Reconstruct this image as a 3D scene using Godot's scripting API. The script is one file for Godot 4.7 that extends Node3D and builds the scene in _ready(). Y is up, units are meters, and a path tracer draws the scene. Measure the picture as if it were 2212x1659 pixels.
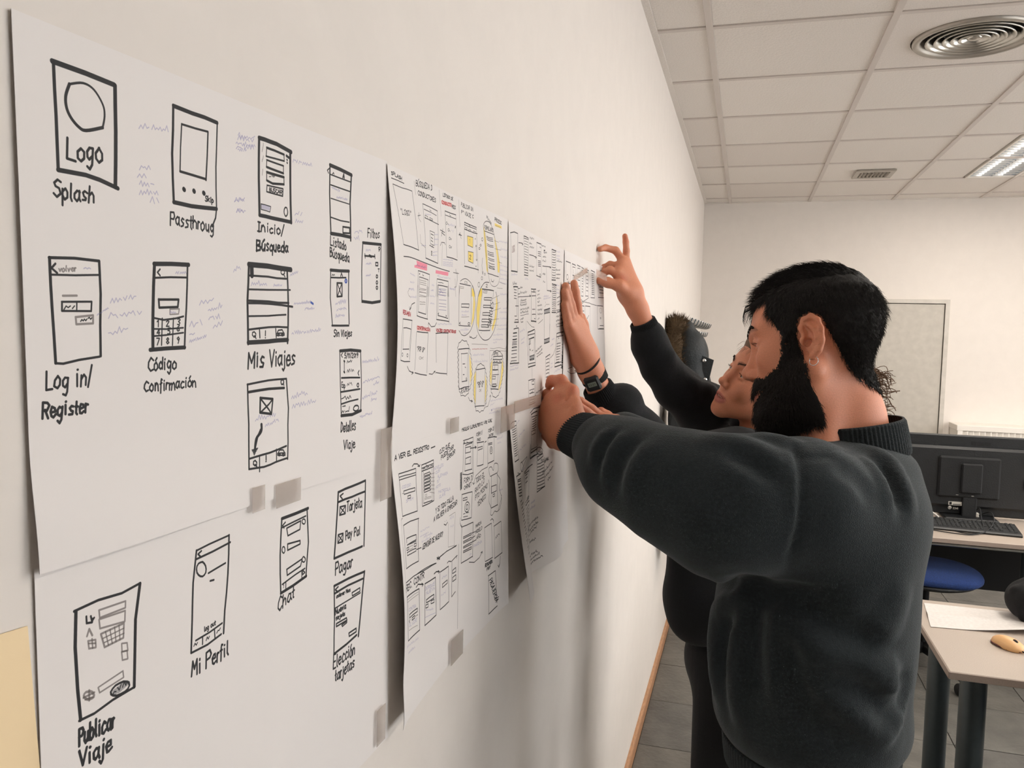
extends Node3D
# An office wall pinned with hand drawn app sketches; two people are taping up more sheets.
# Metres, y up. The sketch wall is the plane x = 0, the room lies at x > 0, the camera looks along -z.

const CEIL := 2.7526
const BACK := -6.77
const RIGHT := 4.3
const REAR := 2.3
const TILE := 0.6
const GRID_X := 0.2033
const GRID_Z := -2.9453
const SKETCH_SHEET := Vector2(0.445, 0.312)

var taken := {}
var M := {}


func _ready() -> void:
	make_camera()
	make_light()
	make_materials()
	make_room()
	make_ceiling_fittings()
	make_sheets()
	make_furniture()
	make_coats()
	make_people()


# ---------------------------------------------------------------- camera and light

func make_camera() -> void:
	var cam := Camera3D.new()
	cam.name = "camera"
	cam.fov = 51.29
	cam.near = 0.02
	cam.far = 60.0
	var b := Basis(Vector3.UP, 0.28293) * Basis(Vector3.RIGHT, -0.066266) * Basis(Vector3.BACK, 0.024133)
	cam.transform = Transform3D(b, Vector3(0.3711, 1.68, 0.0))
	add_child(cam)
	cam.current = true


func make_light() -> void:
	var e := Environment.new()
	e.background_mode = Environment.BG_COLOR
	e.background_color = Color(0.97, 0.975, 0.98)
	e.background_energy_multiplier = DAYLIGHT
	e.tonemap_mode = Environment.TONE_MAPPER_LINEAR
	e.tonemap_exposure = 1.05
	e.sdfgi_enabled = true
	e.ssao_enabled = true
	e.ssil_enabled = true
	var w := WorldEnvironment.new()
	w.name = "world_environment"
	w.environment = e
	add_child(w)
	# the ceiling lamps (x, z of the middle), each a louvred tube fitting with an area light of its size
	for p in [Vector2(1.85, -5.33), Vector2(1.85, -3.53), Vector2(1.85, -1.73), Vector2(3.65, -5.33), Vector2(3.65, -3.53)]:
		lamp_spots.append(p)


var lamp_spots: Array[Vector2] = []


# ---------------------------------------------------------------- helpers: names and nodes

func numbered(called: String) -> String:
	if not taken.has(called):
		taken[called] = 0
		return called
	taken[called] += 1
	return "%s_%03d" % [called, taken[called]]


func tag(o: Node, label: String, category: String, group := "", kind := "") -> Node:
	if label != "":
		o.set_meta("label", label)
	if category != "":
		o.set_meta("category", category)
	if group != "":
		o.set_meta("group", group)
	if kind != "":
		o.set_meta("kind", kind)
	return o


func thing(called: String, label: String, category: String, at := Vector3.ZERO, turn := 0.0, group := "") -> Node3D:
	var o := Node3D.new()
	o.name = numbered(called)
	add_child(o)
	o.position = at
	o.rotation.y = turn
	tag(o, label, category, group)
	return o


func put_mesh(called: String, mesh: Mesh, m: Material, parent: Node = null, at := Vector3.ZERO) -> MeshInstance3D:
	var o := MeshInstance3D.new()
	o.name = called if parent else numbered(called)
	o.mesh = mesh
	if m:
		o.material_override = m
	o.position = at
	(parent if parent else self).add_child(o, true)
	return o


func obj(called: String, st: SurfaceTool, m: Material, parent: Node = null, at := Vector3.ZERO) -> MeshInstance3D:
	st.generate_normals()
	return put_mesh(called, st.commit(), m, parent, at)


func struct(called: String, st: SurfaceTool, m: Material, label: String) -> MeshInstance3D:
	var o := obj(called, st, m)
	tag(o, label, "", "", "structure")
	return o


# ---------------------------------------------------------------- helpers: shapes

func start(smooth := false) -> SurfaceTool:
	var st := SurfaceTool.new()
	st.begin(Mesh.PRIMITIVE_TRIANGLES)
	st.set_smooth_group(0 if smooth else -1)
	return st


func tri(st: SurfaceTool, a: Vector3, b: Vector3, c: Vector3) -> void:   # counterclockwise from outside
	st.add_vertex(a)
	st.add_vertex(c)
	st.add_vertex(b)


func quad(st: SurfaceTool, a: Vector3, b: Vector3, c: Vector3, d: Vector3) -> void:
	tri(st, a, b, c)
	tri(st, a, c, d)


func box(st: SurfaceTool, lo: Vector3, hi: Vector3, bevel := 0.0, xf := Transform3D()) -> void:
	var c := (lo + hi) / 2
	var h := (hi - lo).abs() / 2
	var bv: float = minf(bevel, minf(h.x, minf(h.y, h.z)) * 0.9)
	var ax := [Vector3.RIGHT, Vector3.UP, Vector3.BACK]
	for i in 3:
		for s in [-1.0, 1.0]:
			var n: Vector3 = ax[i] * s
			var u: Vector3 = ax[(i + 1) % 3]
			var v: Vector3 = ax[(i + 2) % 3] * s
			var hn: float = h[i]
			var hu: float = h[(i + 1) % 3] - bv
			var hv: float = h[(i + 2) % 3] - bv
			quad(st, xf * (c + n * hn - u * hu - v * hv), xf * (c + n * hn + u * hu - v * hv), xf * (c + n * hn + u * hu + v * hv), xf * (c + n * hn - u * hu + v * hv))
	if bv <= 0.0:
		return
	for i in 3:   # chamfered edges along axis i
		var u: Vector3 = ax[(i + 1) % 3]
		var v: Vector3 = ax[(i + 2) % 3]
		var hi_: float = h[i] - bv
		var hu: float = h[(i + 1) % 3]
		var hv: float = h[(i + 2) % 3]
		for su in [-1.0, 1.0]:
			for sv in [-1.0, 1.0]:
				var p: Vector3 = c + u * su * hu + v * sv * (hv - bv)
				var q: Vector3 = c + u * su * (hu - bv) + v * sv * hv
				var w: Vector3 = ax[i] * hi_
				if su * sv > 0:
					quad(st, xf * (p - w), xf * (q - w), xf * (q + w), xf * (p + w))
				else:
					quad(st, xf * (p + w), xf * (q + w), xf * (q - w), xf * (p - w))
	for sx in [-1.0, 1.0]:
		for sy in [-1.0, 1.0]:
			for sz in [-1.0, 1.0]:
				var s := Vector3(sx, sy, sz)
				var k := h - Vector3.ONE * bv
				var a := c + Vector3(h.x, k.y, k.z) * s
				var b := c + Vector3(k.x, h.y, k.z) * s
				var d := c + Vector3(k.x, k.y, h.z) * s
				if sx * sy * sz > 0:
					tri(st, xf * a, xf * b, xf * d)
				else:
					tri(st, xf * a, xf * d, xf * b)


func tube(st: SurfaceTool, pts: Array, radii, sides := 10, caps := true) -> void:   # radii: one number or one for each point
	var n := pts.size()
	var rings := []
	var side := Vector3.ZERO
	for i in n:
		var t: Vector3 = (pts[mini(i + 1, n - 1)] - pts[maxi(i - 1, 0)]).normalized()
		if side == Vector3.ZERO:
			side = t.cross(Vector3.UP if absf(t.y) < 0.9 else Vector3.RIGHT).normalized()
		else:
			side = (side - t * side.dot(t)).normalized()
		var up := t.cross(side)
		var r: float = radii[i] if radii is Array else radii
		var ring := []
		for k in sides:
			var a := TAU * k / sides
			ring.append(pts[i] + (side * cos(a) + up * sin(a)) * r)
		rings.append(ring)
	for i in n - 1:
		for k in sides:
			var l := (k + 1) % sides
			quad(st, rings[i][k], rings[i][l], rings[i + 1][l], rings[i + 1][k])
	if caps:
		for k in sides:
			var l := (k + 1) % sides
			tri(st, pts[0], rings[0][l], rings[0][k])
			tri(st, pts[n - 1], rings[n - 1][k], rings[n - 1][l])


func lathe(st: SurfaceTool, profile: Array, xf := Transform3D(), segs := 32) -> void:   # profile: Vector2(radius, height), turned about y
	for i in profile.size() - 1:
		for k in segs:
			var a := TAU * k / segs
			var b := TAU * (k + 1) / segs
			var p: Vector2 = profile[i]
			var q: Vector2 = profile[i + 1]
			quad(st, xf * Vector3(p.x * cos(a), p.y, p.x * sin(a)), xf * Vector3(q.x * cos(a), q.y, q.x * sin(a)), xf * Vector3(q.x * cos(b), q.y, q.x * sin(b)), xf * Vector3(p.x * cos(b), p.y, p.x * sin(b)))


func prism(st: SurfaceTool, outline: PackedVector2Array, depth: float, xf := Transform3D()) -> void:   # outline in xy, thickness along z
	var ids := Geometry2D.triangulate_polygon(outline)
	var n := outline.size()
	var area := 0.0
	for i in n:
		area += outline[i].cross(outline[(i + 1) % n])
	for i in range(0, ids.size(), 3):
		var a := outline[ids[i]]
		var b := outline[ids[i + 1]]
		var c := outline[ids[i + 2]]
		if (b - a).cross(c - a) < 0:
			var s := b
			b = c
			c = s
		tri(st, xf * Vector3(a.x, a.y, depth), xf * Vector3(b.x, b.y, depth), xf * Vector3(c.x, c.y, depth))
		tri(st, xf * Vector3(a.x, a.y, 0), xf * Vector3(c.x, c.y, 0), xf * Vector3(b.x, b.y, 0))
	for i in n:
		var p := outline[i]
		var q := outline[(i + 1) % n]
		if area < 0:
			var s2 := p
			p = q
			q = s2
		quad(st, xf * Vector3(p.x, p.y, 0), xf * Vector3(q.x, q.y, 0), xf * Vector3(q.x, q.y, depth), xf * Vector3(p.x, p.y, depth))


func smooth_path(pts: Array, steps := 6) -> Array:   # Catmull-Rom through the points
	var out := []
	var n := pts.size()
	for i in n - 1:
		for k in steps:
			var t := float(k) / steps
			out.append(pts[i].cubic_interpolate(pts[i + 1], pts[maxi(i - 1, 0)], pts[mini(i + 2, n - 1)], t))
	out.append(pts[n - 1])
	return out


# ---------------------------------------------------------------- materials

func noise_tex(freq: float, size := 256, normal := false, strength := 4.0, lo := 0.85, hi := 1.0, octaves := 4, kind := FastNoiseLite.TYPE_SIMPLEX_SMOOTH) -> NoiseTexture2D:
	var n := FastNoiseLite.new()
	n.seed = 7
	n.noise_type = kind
	n.frequency = freq
	n.fractal_octaves = octaves
	var t := NoiseTexture2D.new()
	t.width = size
	t.height = size
	t.seamless = true
	t.noise = n
	t.as_normal_map = normal
	t.bump_strength = strength
	if not normal:
		var g := Gradient.new()
		g.set_color(0, Color(lo, lo, lo))
		g.set_color(1, Color(hi, hi, hi))
		t.color_ramp = g
	return t


func mat(col: Color, rough := 0.8, metal := 0.0) -> StandardMaterial3D:
	var m := StandardMaterial3D.new()
	m.albedo_color = col
	m.roughness = rough
	m.metallic = metal
	return m


func grained(col: Color, rough: float, tex: Texture2D, per_metre: float, normal: Texture2D = null, depth := 0.3) -> StandardMaterial3D:
	var m := mat(col, rough)
	m.albedo_texture = tex
	m.uv1_triplanar = true
	m.uv1_world_triplanar = true
	m.uv1_scale = Vector3.ONE * per_metre
	if normal:
		m.normal_enabled = true
		m.normal_texture = normal
		m.normal_scale = depth
	return m


func make_materials() -> void:
	var fine := noise_tex(0.05, 256, false, 4.0, 0.93, 1.0)
	var plaster := noise_tex(0.03, 256, false, 4.0, 0.985, 1.0)
	var blotch := noise_tex(0.012, 256, false, 4.0, 0.80, 1.0)
	var speck := noise_tex(0.25, 256, false, 4.0, 0.9, 1.0, 2)
	var bump := noise_tex(0.08, 256, true, 5.0)
	var weave := noise_tex(0.22, 256, true, 7.0, 0.0, 1.0, 3)
	var cloth := noise_tex(0.06, 256, false, 4.0, 0.62, 1.0, 5)
	M.wall = grained(Color8(229, 222, 215), 0.85, plaster, 1.1)
	M.wall_back = grained(Color8(228, 221, 214), 0.85, plaster, 1.1)
	M.tile_a = grained(Color8(238, 231, 224), 0.9, speck, 3.0, bump, 0.15)
	M.tile_b = grained(Color8(234, 226, 219), 0.9, speck, 3.0, bump, 0.15)
	M.tile_c = grained(Color8(241, 234, 227), 0.9, speck, 3.0, bump, 0.15)
	M.tee = mat(Color8(204, 195, 188), 0.5)
	M.floor_base = mat(Color8(58, 56, 53), 0.9)
	M.floor = [grained(Color8(108, 106, 100), 0.6, blotch, 1.6, bump, 0.2), grained(Color8(103, 101, 96), 0.6, blotch, 1.9, bump, 0.2), grained(Color8(112, 109, 102), 0.6, blotch, 1.3, bump, 0.2)]
	var wood := grained(Color8(214, 160, 118), 0.5, cloth, 3.0)
	wood.uv1_scale = Vector3(30, 30, 1.2)
	M.wood = wood
	M.door = grained(Color8(196, 190, 180), 0.45, fine, 1.0)
	M.door_frame = grained(Color8(208, 202, 193), 0.45, fine, 1.0)
	M.white_metal = mat(Color8(232, 226, 218), 0.45)
	M.alu = mat(Color8(190, 187, 180), 0.28, 0.85)
	M.alu_matt = mat(Color8(176, 170, 161), 0.45, 0.6)
	M.zinc = mat(Color8(128, 128, 126), 0.6, 0.3)
	M.mirror = mat(Color8(214, 220, 228), 0.12, 1.0)
	M.dark = mat(Color8(14, 15, 17), 0.7)
	M.black_plastic = grained(Color8(26, 28, 30), 0.45, fine, 6.0, bump, 0.15)
	M.black_matt = grained(Color8(20, 22, 24), 0.75, fine, 6.0, bump, 0.2)
	M.key = grained(Color8(44, 46, 47), 0.55, fine, 9.0)
	M.steel_dark = grained(Color8(64, 74, 78), 0.38, fine, 4.0)
	M.steel_dark.metallic = 0.35
	M.desk = grained(Color8(186, 172, 159), 0.42, speck, 4.0)
	M.desk_edge = grained(Color8(160, 144, 133), 0.6, speck, 4.0)
	M.blue = grained(Color8(24, 60, 128), 0.9, cloth, 7.0, weave, 0.6)
	M.blue.rim_enabled = true
	M.blue.rim = 0.3
	M.chrome = mat(Color8(205, 205, 205), 0.15, 1.0)
	M.beige_plastic = mat(Color8(226, 178, 124), 0.4)
	M.maroon = mat(Color8(94, 40, 44), 0.5)
	M.paper = grained(Color8(226, 221, 217), 0.8, fine, 5.0)
	M.tape = mat(Color8(206, 192, 182), 0.22)
	M.tape.transparency = BaseMaterial3D.TRANSPARENCY_ALPHA
	M.tape.albedo_color.a = 0.3
	M.sweater = grained(Color8(30, 41, 45), 0.95, cloth, 9.0, weave, 0.4)
	M.sweater.rim_enabled = true
	M.sweater.rim = 0.8
	M.rib = grained(Color8(32, 42, 46), 0.95, cloth, 11.0, weave, 0.5)
	M.rib.rim_enabled = true
	M.rib.rim = 0.5
	M.navy = grained(Color8(16, 20, 24), 0.95, cloth, 9.0, weave, 0.3)
	M.navy.rim_enabled = true
	M.navy.rim = 0.35
	M.trousers = grained(Color8(15, 17, 20), 0.92, cloth, 9.0, weave, 0.3)
	M.coat = grained(Color8(18, 28, 33), 0.6, cloth, 5.0, bump, 0.3)
	M.fur = grained(Color8(104, 82, 56), 0.9, cloth, 12.0)
	M.hair = grained(Color8(30, 27, 25), 0.8, cloth, 20.0)
	M.beard = grained(Color8(36, 30, 26), 0.85, cloth, 20.0)
	M.curls = grained(Color8(122, 88, 60), 0.7, cloth, 20.0)
	var skin := grained(Color(1, 1, 1), 0.52, noise_tex(0.09, 256, false, 4.0, 0.9, 1.0), 14.0, bump, 0.12)
	skin.vertex_color_use_as_albedo = true
	skin.subsurf_scatter_enabled = true
	skin.subsurf_scatter_strength = 0.08
	M.skin = skin
	M.eye_white = mat(Color8(206, 196, 188), 0.2)
	M.iris = mat(Color8(52, 36, 26), 0.15)
	M.teeth = mat(Color8(228, 218, 205), 0.25)
	M.lash = mat(Color8(22, 18, 16), 0.8)
	M.print_white = mat(Color8(200, 196, 186), 0.6)
	M.lamp_tube = mat(Color8(250, 248, 240), 0.4)
	M.lamp_tube.emission_enabled = true
	M.lamp_tube.emission = Color(1.0, 0.96, 0.9)
	M.lamp_tube.emission_energy_multiplier = 3.0
	M.pane = mat(Color(0.95, 0.98, 1.0, 0.06), 0.02)
	M.pane.transparency = BaseMaterial3D.TRANSPARENCY_ALPHA
	M.lcd = mat(Color8(120, 132, 122), 0.35)


# ---------------------------------------------------------------- the room

func make_room() -> void:
	var st := start()
	box(st, Vector3(-0.15, 0, BACK - 0.15), Vector3(0, CEIL + 0.12, REAR + 0.15))
	struct("wall_left", st, M.wall, "long white plastered wall carrying the pinned sketch sheets")
	st = start()
	box(st, Vector3(0, 0, BACK - 0.3), Vector3(1.337, CEIL + 0.12, BACK))
	box(st, Vector3(1.809, 0, BACK - 0.3), Vector3(RIGHT, CEIL + 0.12, BACK))
	box(st, Vector3(1.337, 1.965, BACK - 0.3), Vector3(1.809, CEIL + 0.12, BACK))
	box(st, Vector3(1.30, 0, BACK - 0.32), Vector3(1.85, 2.0, BACK - 0.2))
	struct("wall_back", st, M.wall_back, "white plastered end wall with the grey closet door")
	make_window_wall()
	st = start()
	box(st, Vector3(0, 0, REAR), Vector3(RIGHT, CEIL + 0.12, REAR + 0.15))
	struct("wall_rear", st, M.wall_back, "white plastered wall behind the viewer")
	# floor: a slab with a tile piece in every cell, joints left open between them
	st = start()
	box(st, Vector3(-0.15, -0.12, BACK - 0.15), Vector3(RIGHT + 0.15, -0.006, REAR + 0.15))
	var fl := struct("floor", st, M.floor_base, "grey stone-look tiled floor")
	var pitch := 0.42
	var tile_mesh := BoxMesh.new()
	tile_mesh.size = Vector3(pitch - 0.004, 0.008, pitch - 0.004)
	var rng := RandomNumberGenerator.new()
	rng.seed = 11
	var z0 := -4.052
	for i in 11:
		for j in range(-7, 15):
			var x0 := 0.014 + i * pitch
			var x1 := minf(x0 + pitch, RIGHT)
			var za := z0 + j * pitch
			var zb := za + pitch
			za = maxf(za, BACK)
			zb = minf(zb, REAR)
			if zb - za < 0.03 or x1 - x0 < 0.03:
				continue
			var t := put_mesh("floor_tile", tile_mesh, M.floor[rng.randi() % 3], fl, Vector3((x0 + x1) / 2, -0.004 + rng.randf_range(-0.0006, 0.0006), (za + zb) / 2))
			t.scale = Vector3((x1 - x0) / pitch, 1, (zb - za) / pitch)
	# skirting: a wooden strip with a rounded lighter top arris
	st = start()
	var prof := PackedVector2Array([Vector2(0, 0), Vector2(0.014, 0), Vector2(0.014, 0.052), Vector2(0.0115, 0.0565), Vector2(0.007, 0.059), Vector2(0, 0.06)])
	prism(st, prof, REAR - BACK, Transform3D(Basis(), Vector3(0, 0, BACK)))
	struct("baseboard_left", st, M.wood, "pale wooden skirting strip along the foot of the sketch wall")
	# ceiling: slab, hanging grid of tees, one tile in every cell
	st = start()
	box(st, Vector3(-0.15, CEIL + 0.1, BACK - 0.15), Vector3(RIGHT + 0.15, CEIL + 0.22, REAR + 0.15))
	var ce := struct("ceiling", st, M.wall_back, "suspended ceiling of square white tiles in a grey grid")
	var xs := [0.0]
	var x := GRID_X
	while x < RIGHT - 0.05:
		xs.append(x)
		x += TILE
	xs.append(RIGHT)
	var zs := [BACK]
	var z := GRID_Z - 6 * TILE
	while z < REAR - 0.05:
		zs.append(z)
		z += TILE
	zs.append(REAR)
	for i in xs.size():
		st = start()
		if i == 0 or i == xs.size() - 1:
			var s := 1.0 if i == 0 else -1.0
			box(st, Vector3(xs[i], CEIL - 0.002, BACK), Vector3(xs[i] + s * 0.024, CEIL + 0.002, REAR))
			obj("edge_trim", st, M.tile_c, ce)
		else:
			box(st, Vector3(xs[i] - 0.012, CEIL - 0.003, BACK), Vector3(xs[i] + 0.012, CEIL + 0.03, REAR), 0.001)
			obj("ceiling_tee", st, M.tee, ce)
	for j in zs.size():
		st = start()
		if j == 0 or j == zs.size() - 1:
			var s2 := 1.0 if j == 0 else -1.0
			box(st, Vector3(0, CEIL - 0.002, zs[j]), Vector3(RIGHT, CEIL + 0.002, zs[j] + s2 * 0.02))
			obj("edge_trim", st, M.tile_c, ce)
		else:
			box(st, Vector3(0, CEIL - 0.0015, zs[j] - 0.012), Vector3(RIGHT, CEIL + 0.03, zs[j] + 0.012), 0.001)
			obj("ceiling_tee", st, M.tee, ce)
	var kinds := [M.tile_a, M.tile_b, M.tile_c, M.tile_a]
	for i in xs.size() - 1:
		for j in zs.size() - 1:
			var a := Vector3(xs[i] + 0.0125, CEIL + 0.002, zs[j] + 0.0145)
			var b := Vector3(xs[i + 1] - 0.0125, CEIL + 0.016, zs[j + 1] - 0.0125)
			var lamp_cell := false
			for p in lamp_spots:
				if absf((a.z + b.z) / 2 - p.y) < 0.55 and p.x > a.x - 0.1 and p.x < b.x + 0.1:
					lamp_cell = true
			if lamp_cell:   # half a tile beside the narrow lamp
				if (a.x + b.x) / 2 < 1.9:
					b.x = a.x + 0.2775
				st = start()
				for p in lamp_spots:
					if absf((a.z + b.z) / 2 - p.y) < 0.55 and p.x > a.x - 0.1 and p.x < b.x + 0.4:
						if p.x - 0.15 > a.x + 0.02:
							b.x = p.x - 0.162
						else:
							a.x = p.x + 0.162
							b.x = xs[i + 1] - 0.0125
				box(st, a, b)
				obj("ceiling_tile", st, kinds[rng.randi() % 4], ce)
				continue
			st = start()
			a.y += rng.randf_range(0.0, 0.0015)
			if i == 2 and absf((a.z + b.z) / 2 - (GRID_Z - 0.3)) < 0.1:
				ring_tile(st, a, b, Vector3(1.103, 0, -3.245), 0.205)
			elif i == 2 and absf((a.z + b.z) / 2 + 5.645) < 0.1:   # cut out for the grille
				box(st, a, Vector3(1.026, b.y, b.z))
				box(st, Vector3(1.21, a.y, a.z), b)
				box(st, Vector3(1.026, a.y, a.z), Vector3(1.21, b.y, -5.784))
				box(st, Vector3(1.026, a.y, -5.606), Vector3(1.21, b.y, b.z))
			else:
				box(st, a, b)
			obj("ceiling_tile", st, kinds[rng.randi() % 4], ce)
	make_door()
	make_radiator()


func make_window_wall() -> void:   # the wall across the room, out of the picture: a row of windows lets the daylight in
	var st := start()
	var lo := 0.95
	var hi := 2.55
	box(st, Vector3(RIGHT, 0, BACK - 0.15), Vector3(RIGHT + 0.2, lo, REAR + 0.15))
	box(st, Vector3(RIGHT, hi, BACK - 0.15), Vector3(RIGHT + 0.2, CEIL + 0.12, REAR + 0.15))
	var z := BACK + 1.5
	var n := 0
	var from := BACK - 0.15
	while z + 1.5 < 0.5:
		box(st, Vector3(RIGHT, lo, from), Vector3(RIGHT + 0.2, hi, z))
		from = z + 1.5
		n += 1
		var w := Node3D.new()
		w.name = "window_%d" % n
		add_child(w)
		w.position = Vector3(RIGHT + 0.1, lo, z)
		tag(w, "white framed window in the wall across the room", "", "", "structure")
		var f := start()
		for e in [[0.0, 0.0, 1.60, 0.05], [0.0, 1.45, 1.60, 1.5], [0.0, 0.05, 0.05, 1.45], [1.55, 0.05, 1.60, 1.45], [0.05, 0.725, 1.55, 0.775]]:
			box(f, Vector3(-0.03, e[0], e[1]), Vector3(0.03, e[2], e[3]), 0.004)
		obj("window_frame", f, M.white_metal, w)
		for e in [[0.05, 0.725], [0.775, 1.45]]:
			f = start()
			box(f, Vector3(-0.003, 0.05, e[0]), Vector3(0.003, 1.55, e[1]))
			obj("pane", f, M.pane, w)
		f = start()
		box(f, Vector3(-0.14, -0.025, -0.03), Vector3(0.0, 0.0, 1.53), 0.003)
		obj("window_sill", f, M.white_metal, w)
		z += 1.95
	box(st, Vector3(RIGHT, lo, from), Vector3(RIGHT + 0.2, hi, REAR + 0.15))
	struct("wall_right", st, M.wall_back, "white plastered window wall across the room")


func ring_tile(st: SurfaceTool, a: Vector3, b: Vector3, c: Vector3, r: float) -> void:   # a tile with a round hole
	var n := 48
	for k in n:
		var p := []
		for q in [k, k + 1]:
			var an: float = TAU * q / n
			var d := Vector2(cos(an), sin(an))
			var t := minf(((b.x if d.x > 0 else a.x) - c.x) / d.x if absf(d.x) > 0.001 else 9.0, ((b.z if d.y > 0 else a.z) - c.z) / d.y if absf(d.y) > 0.001 else 9.0)
			p.append(Vector3(c.x + d.x * r, 0, c.z + d.y * r))
			p.append(Vector3(c.x + d.x * t, 0, c.z + d.y * t))
		var lo := Vector3(0, a.y, 0)
		quad(st, p[0] + lo, p[1] + lo, p[3] + lo, p[2] + lo)
		quad(st, p[0] + lo, p[2] + lo, p[2] + lo + Vector3(0, 0.014, 0), p[0] + lo + Vector3(0, 0.014, 0))


func make_door() -> void:
	var d := Node3D.new()
	d.name = "door_1"
	add_child(d)
	d.position = Vector3(1.575, 0, BACK)
	tag(d, "narrow grey closet door with a pale frame in the end wall", "", "", "structure")
	var st := start()
	var f := PackedVector2Array([Vector2(-0.268, 0), Vector2(-0.268, 1.995), Vector2(0.264, 1.995), Vector2(0.264, 0), Vector2(0.234, 0), Vector2(0.234, 1.965), Vector2(-0.238, 1.965), Vector2(-0.238, 0)])
	prism(st, f, 0.022)
	obj("door_frame", st, M.door_frame, d)
	st = start()
	box(st, Vector3(-0.2325, 0.006, -0.03), Vector3(0.2285, 1.9595, 0.012), 0.001)
	obj("door_leaf", st, M.door, d)
	st = start(true)
	tube(st, [Vector3(-0.19, 1.0, 0.016), Vector3(-0.19, 1.0, 0.055), Vector3(-0.185, 1.0, 0.06), Vector3(-0.09, 1.0, 0.06)], 0.008)
	obj("door_handle", st, M.alu, d)


func make_radiator() -> void:
	var r := thing("radiator_cover", "white radiator cover with upright flutes below the end wall", "radiator", Vector3(1.89, 0, -6.53))
	var w := 1.9
	var st := start()
	box(st, Vector3(0, 0, -0.238), Vector3(w, 0.06, -0.004))
	obj("plinth", st, M.white_metal, r)
	st = start()
	box(st, Vector3(0, 0.06, -0.238), Vector3(w, 1.028, -0.02), 0.002)
	obj("body", st, M.white_metal, r)
	st = start()
	box(st, Vector3(-0.006, 1.028, -0.239), Vector3(w + 0.006, 1.069, 0.0), 0.003)
	obj("top_panel", st, M.white_metal, r)
	for e in [[0.0, 0.034], [w - 0.034, w]]:
		st = start()
		box(st, Vector3(e[0], 0.06, -0.02), Vector3(e[1], 1.028, 0.0), 0.001)
		obj("side_frame", st, M.white_metal, r)
	st = start()
	var n := 48
	var p := (w - 0.068) / n
	prism(st, PackedVector2Array([Vector2(0.001, -0.004), Vector2(p * 0.82, 0.012), Vector2(p - 0.001, 0.012), Vector2(p - 0.001, -0.006), Vector2(0.001, -0.006)]), 0.966, Transform3D(Basis(Vector3.RIGHT, Vector3.BACK, Vector3.UP), Vector3.ZERO))
	st.generate_normals()
	var m := st.commit()
	for i in n:
		put_mesh("flute", m, M.white_metal, r, Vector3(0.034 + i * p, 0.061, -0.016))


func make_ceiling_fittings() -> void:
	# round swirl diffuser: nested cones round a small hub
	var d := thing("ceiling_diffuser", "round aluminium air diffuser with nested rings in the ceiling", "air vent", Vector3(1.103, CEIL, -3.245))
	var st := start(true)
	lathe(st, [Vector2(0.2, 0.006), Vector2(0.2, -0.004), Vector2(0.196, -0.008), Vector2(0.184, -0.009), Vector2(0.176, -0.004), Vector2(0.168, 0.02), Vector2(0.168, 0.05)])
	obj("outer_ring", st, M.alu_matt, d)
	var rad := [0.158, 0.13, 0.103, 0.077, 0.052]
	for i in 5:
		var r: float = rad[i]
		st = start(true)
		lathe(st, [Vector2(r, -0.004), Vector2(r - 0.004, -0.006), Vector2(r - 0.009, -0.002), Vector2(r - 0.026, 0.028), Vector2(r - 0.023, 0.03), Vector2(r - 0.004, 0.001), Vector2(r, -0.004)])
		obj("cone_ring", st, M.alu, d)
	st = start(true)
	lathe(st, [Vector2(0.0, -0.006), Vector2(0.02, -0.003), Vector2(0.027, 0.004), Vector2(0.012, 0.03), Vector2(0.012, 0.05)])
	obj("hub", st, M.alu, d)
	st = start()
	lathe(st, [Vector2(0.0, 0.094), Vector2(0.18, 0.094), Vector2(0.18, 0.012)])
	obj("duct", st, M.zinc, d)
	# small return grille
	var g := thing("ceiling_grille", "small rectangular metal ventilation grille in the far ceiling", "air vent", Vector3(1.118, CEIL, -5.695))
	st = start()
	for b in [[-0.118, -0.13, 0.118, -0.085], [-0.118, 0.085, 0.118, 0.13], [-0.118, -0.085, -0.088, 0.085], [0.088, -0.085, 0.118, 0.085]]:
		box(st, Vector3(b[0], -0.01, b[1]), Vector3(b[2], 0.0, b[3]), 0.002)
	obj("frame", st, M.alu_matt, g)
	st = start()
	for b in [[-0.092, -0.089, -0.088, 0.089], [0.088, -0.089, 0.092, 0.089], [-0.088, -0.089, 0.088, -0.085], [-0.088, 0.085, 0.088, 0.089]]:
		box(st, Vector3(b[0], 0.0, b[1]), Vector3(b[2], 0.094, b[3]))
	box(st, Vector3(-0.092, 0.09, -0.089), Vector3(0.092, 0.096, 0.089))
	obj("duct", st, M.zinc, g)
	for i in 8:
		st = start()
		box(st, Vector3(-0.0012, -0.009, -0.085), Vector3(0.0012, 0.009, 0.085), 0.0, Transform3D(Basis(Vector3.BACK, 0.6), Vector3(-0.077 + i * 0.022, -0.006, 0)))
		obj("blade", st, M.alu_matt, g)
	for i in lamp_spots.size():
		make_lamp(lamp_spots[i], ["louvred ceiling lamp above the far desk, partly in view", "louvred ceiling lamp above the near desk", "louvred ceiling lamp nearest to the viewer", "louvred ceiling lamp by the farthest window", "louvred ceiling lamp by the middle window"][i])


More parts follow.
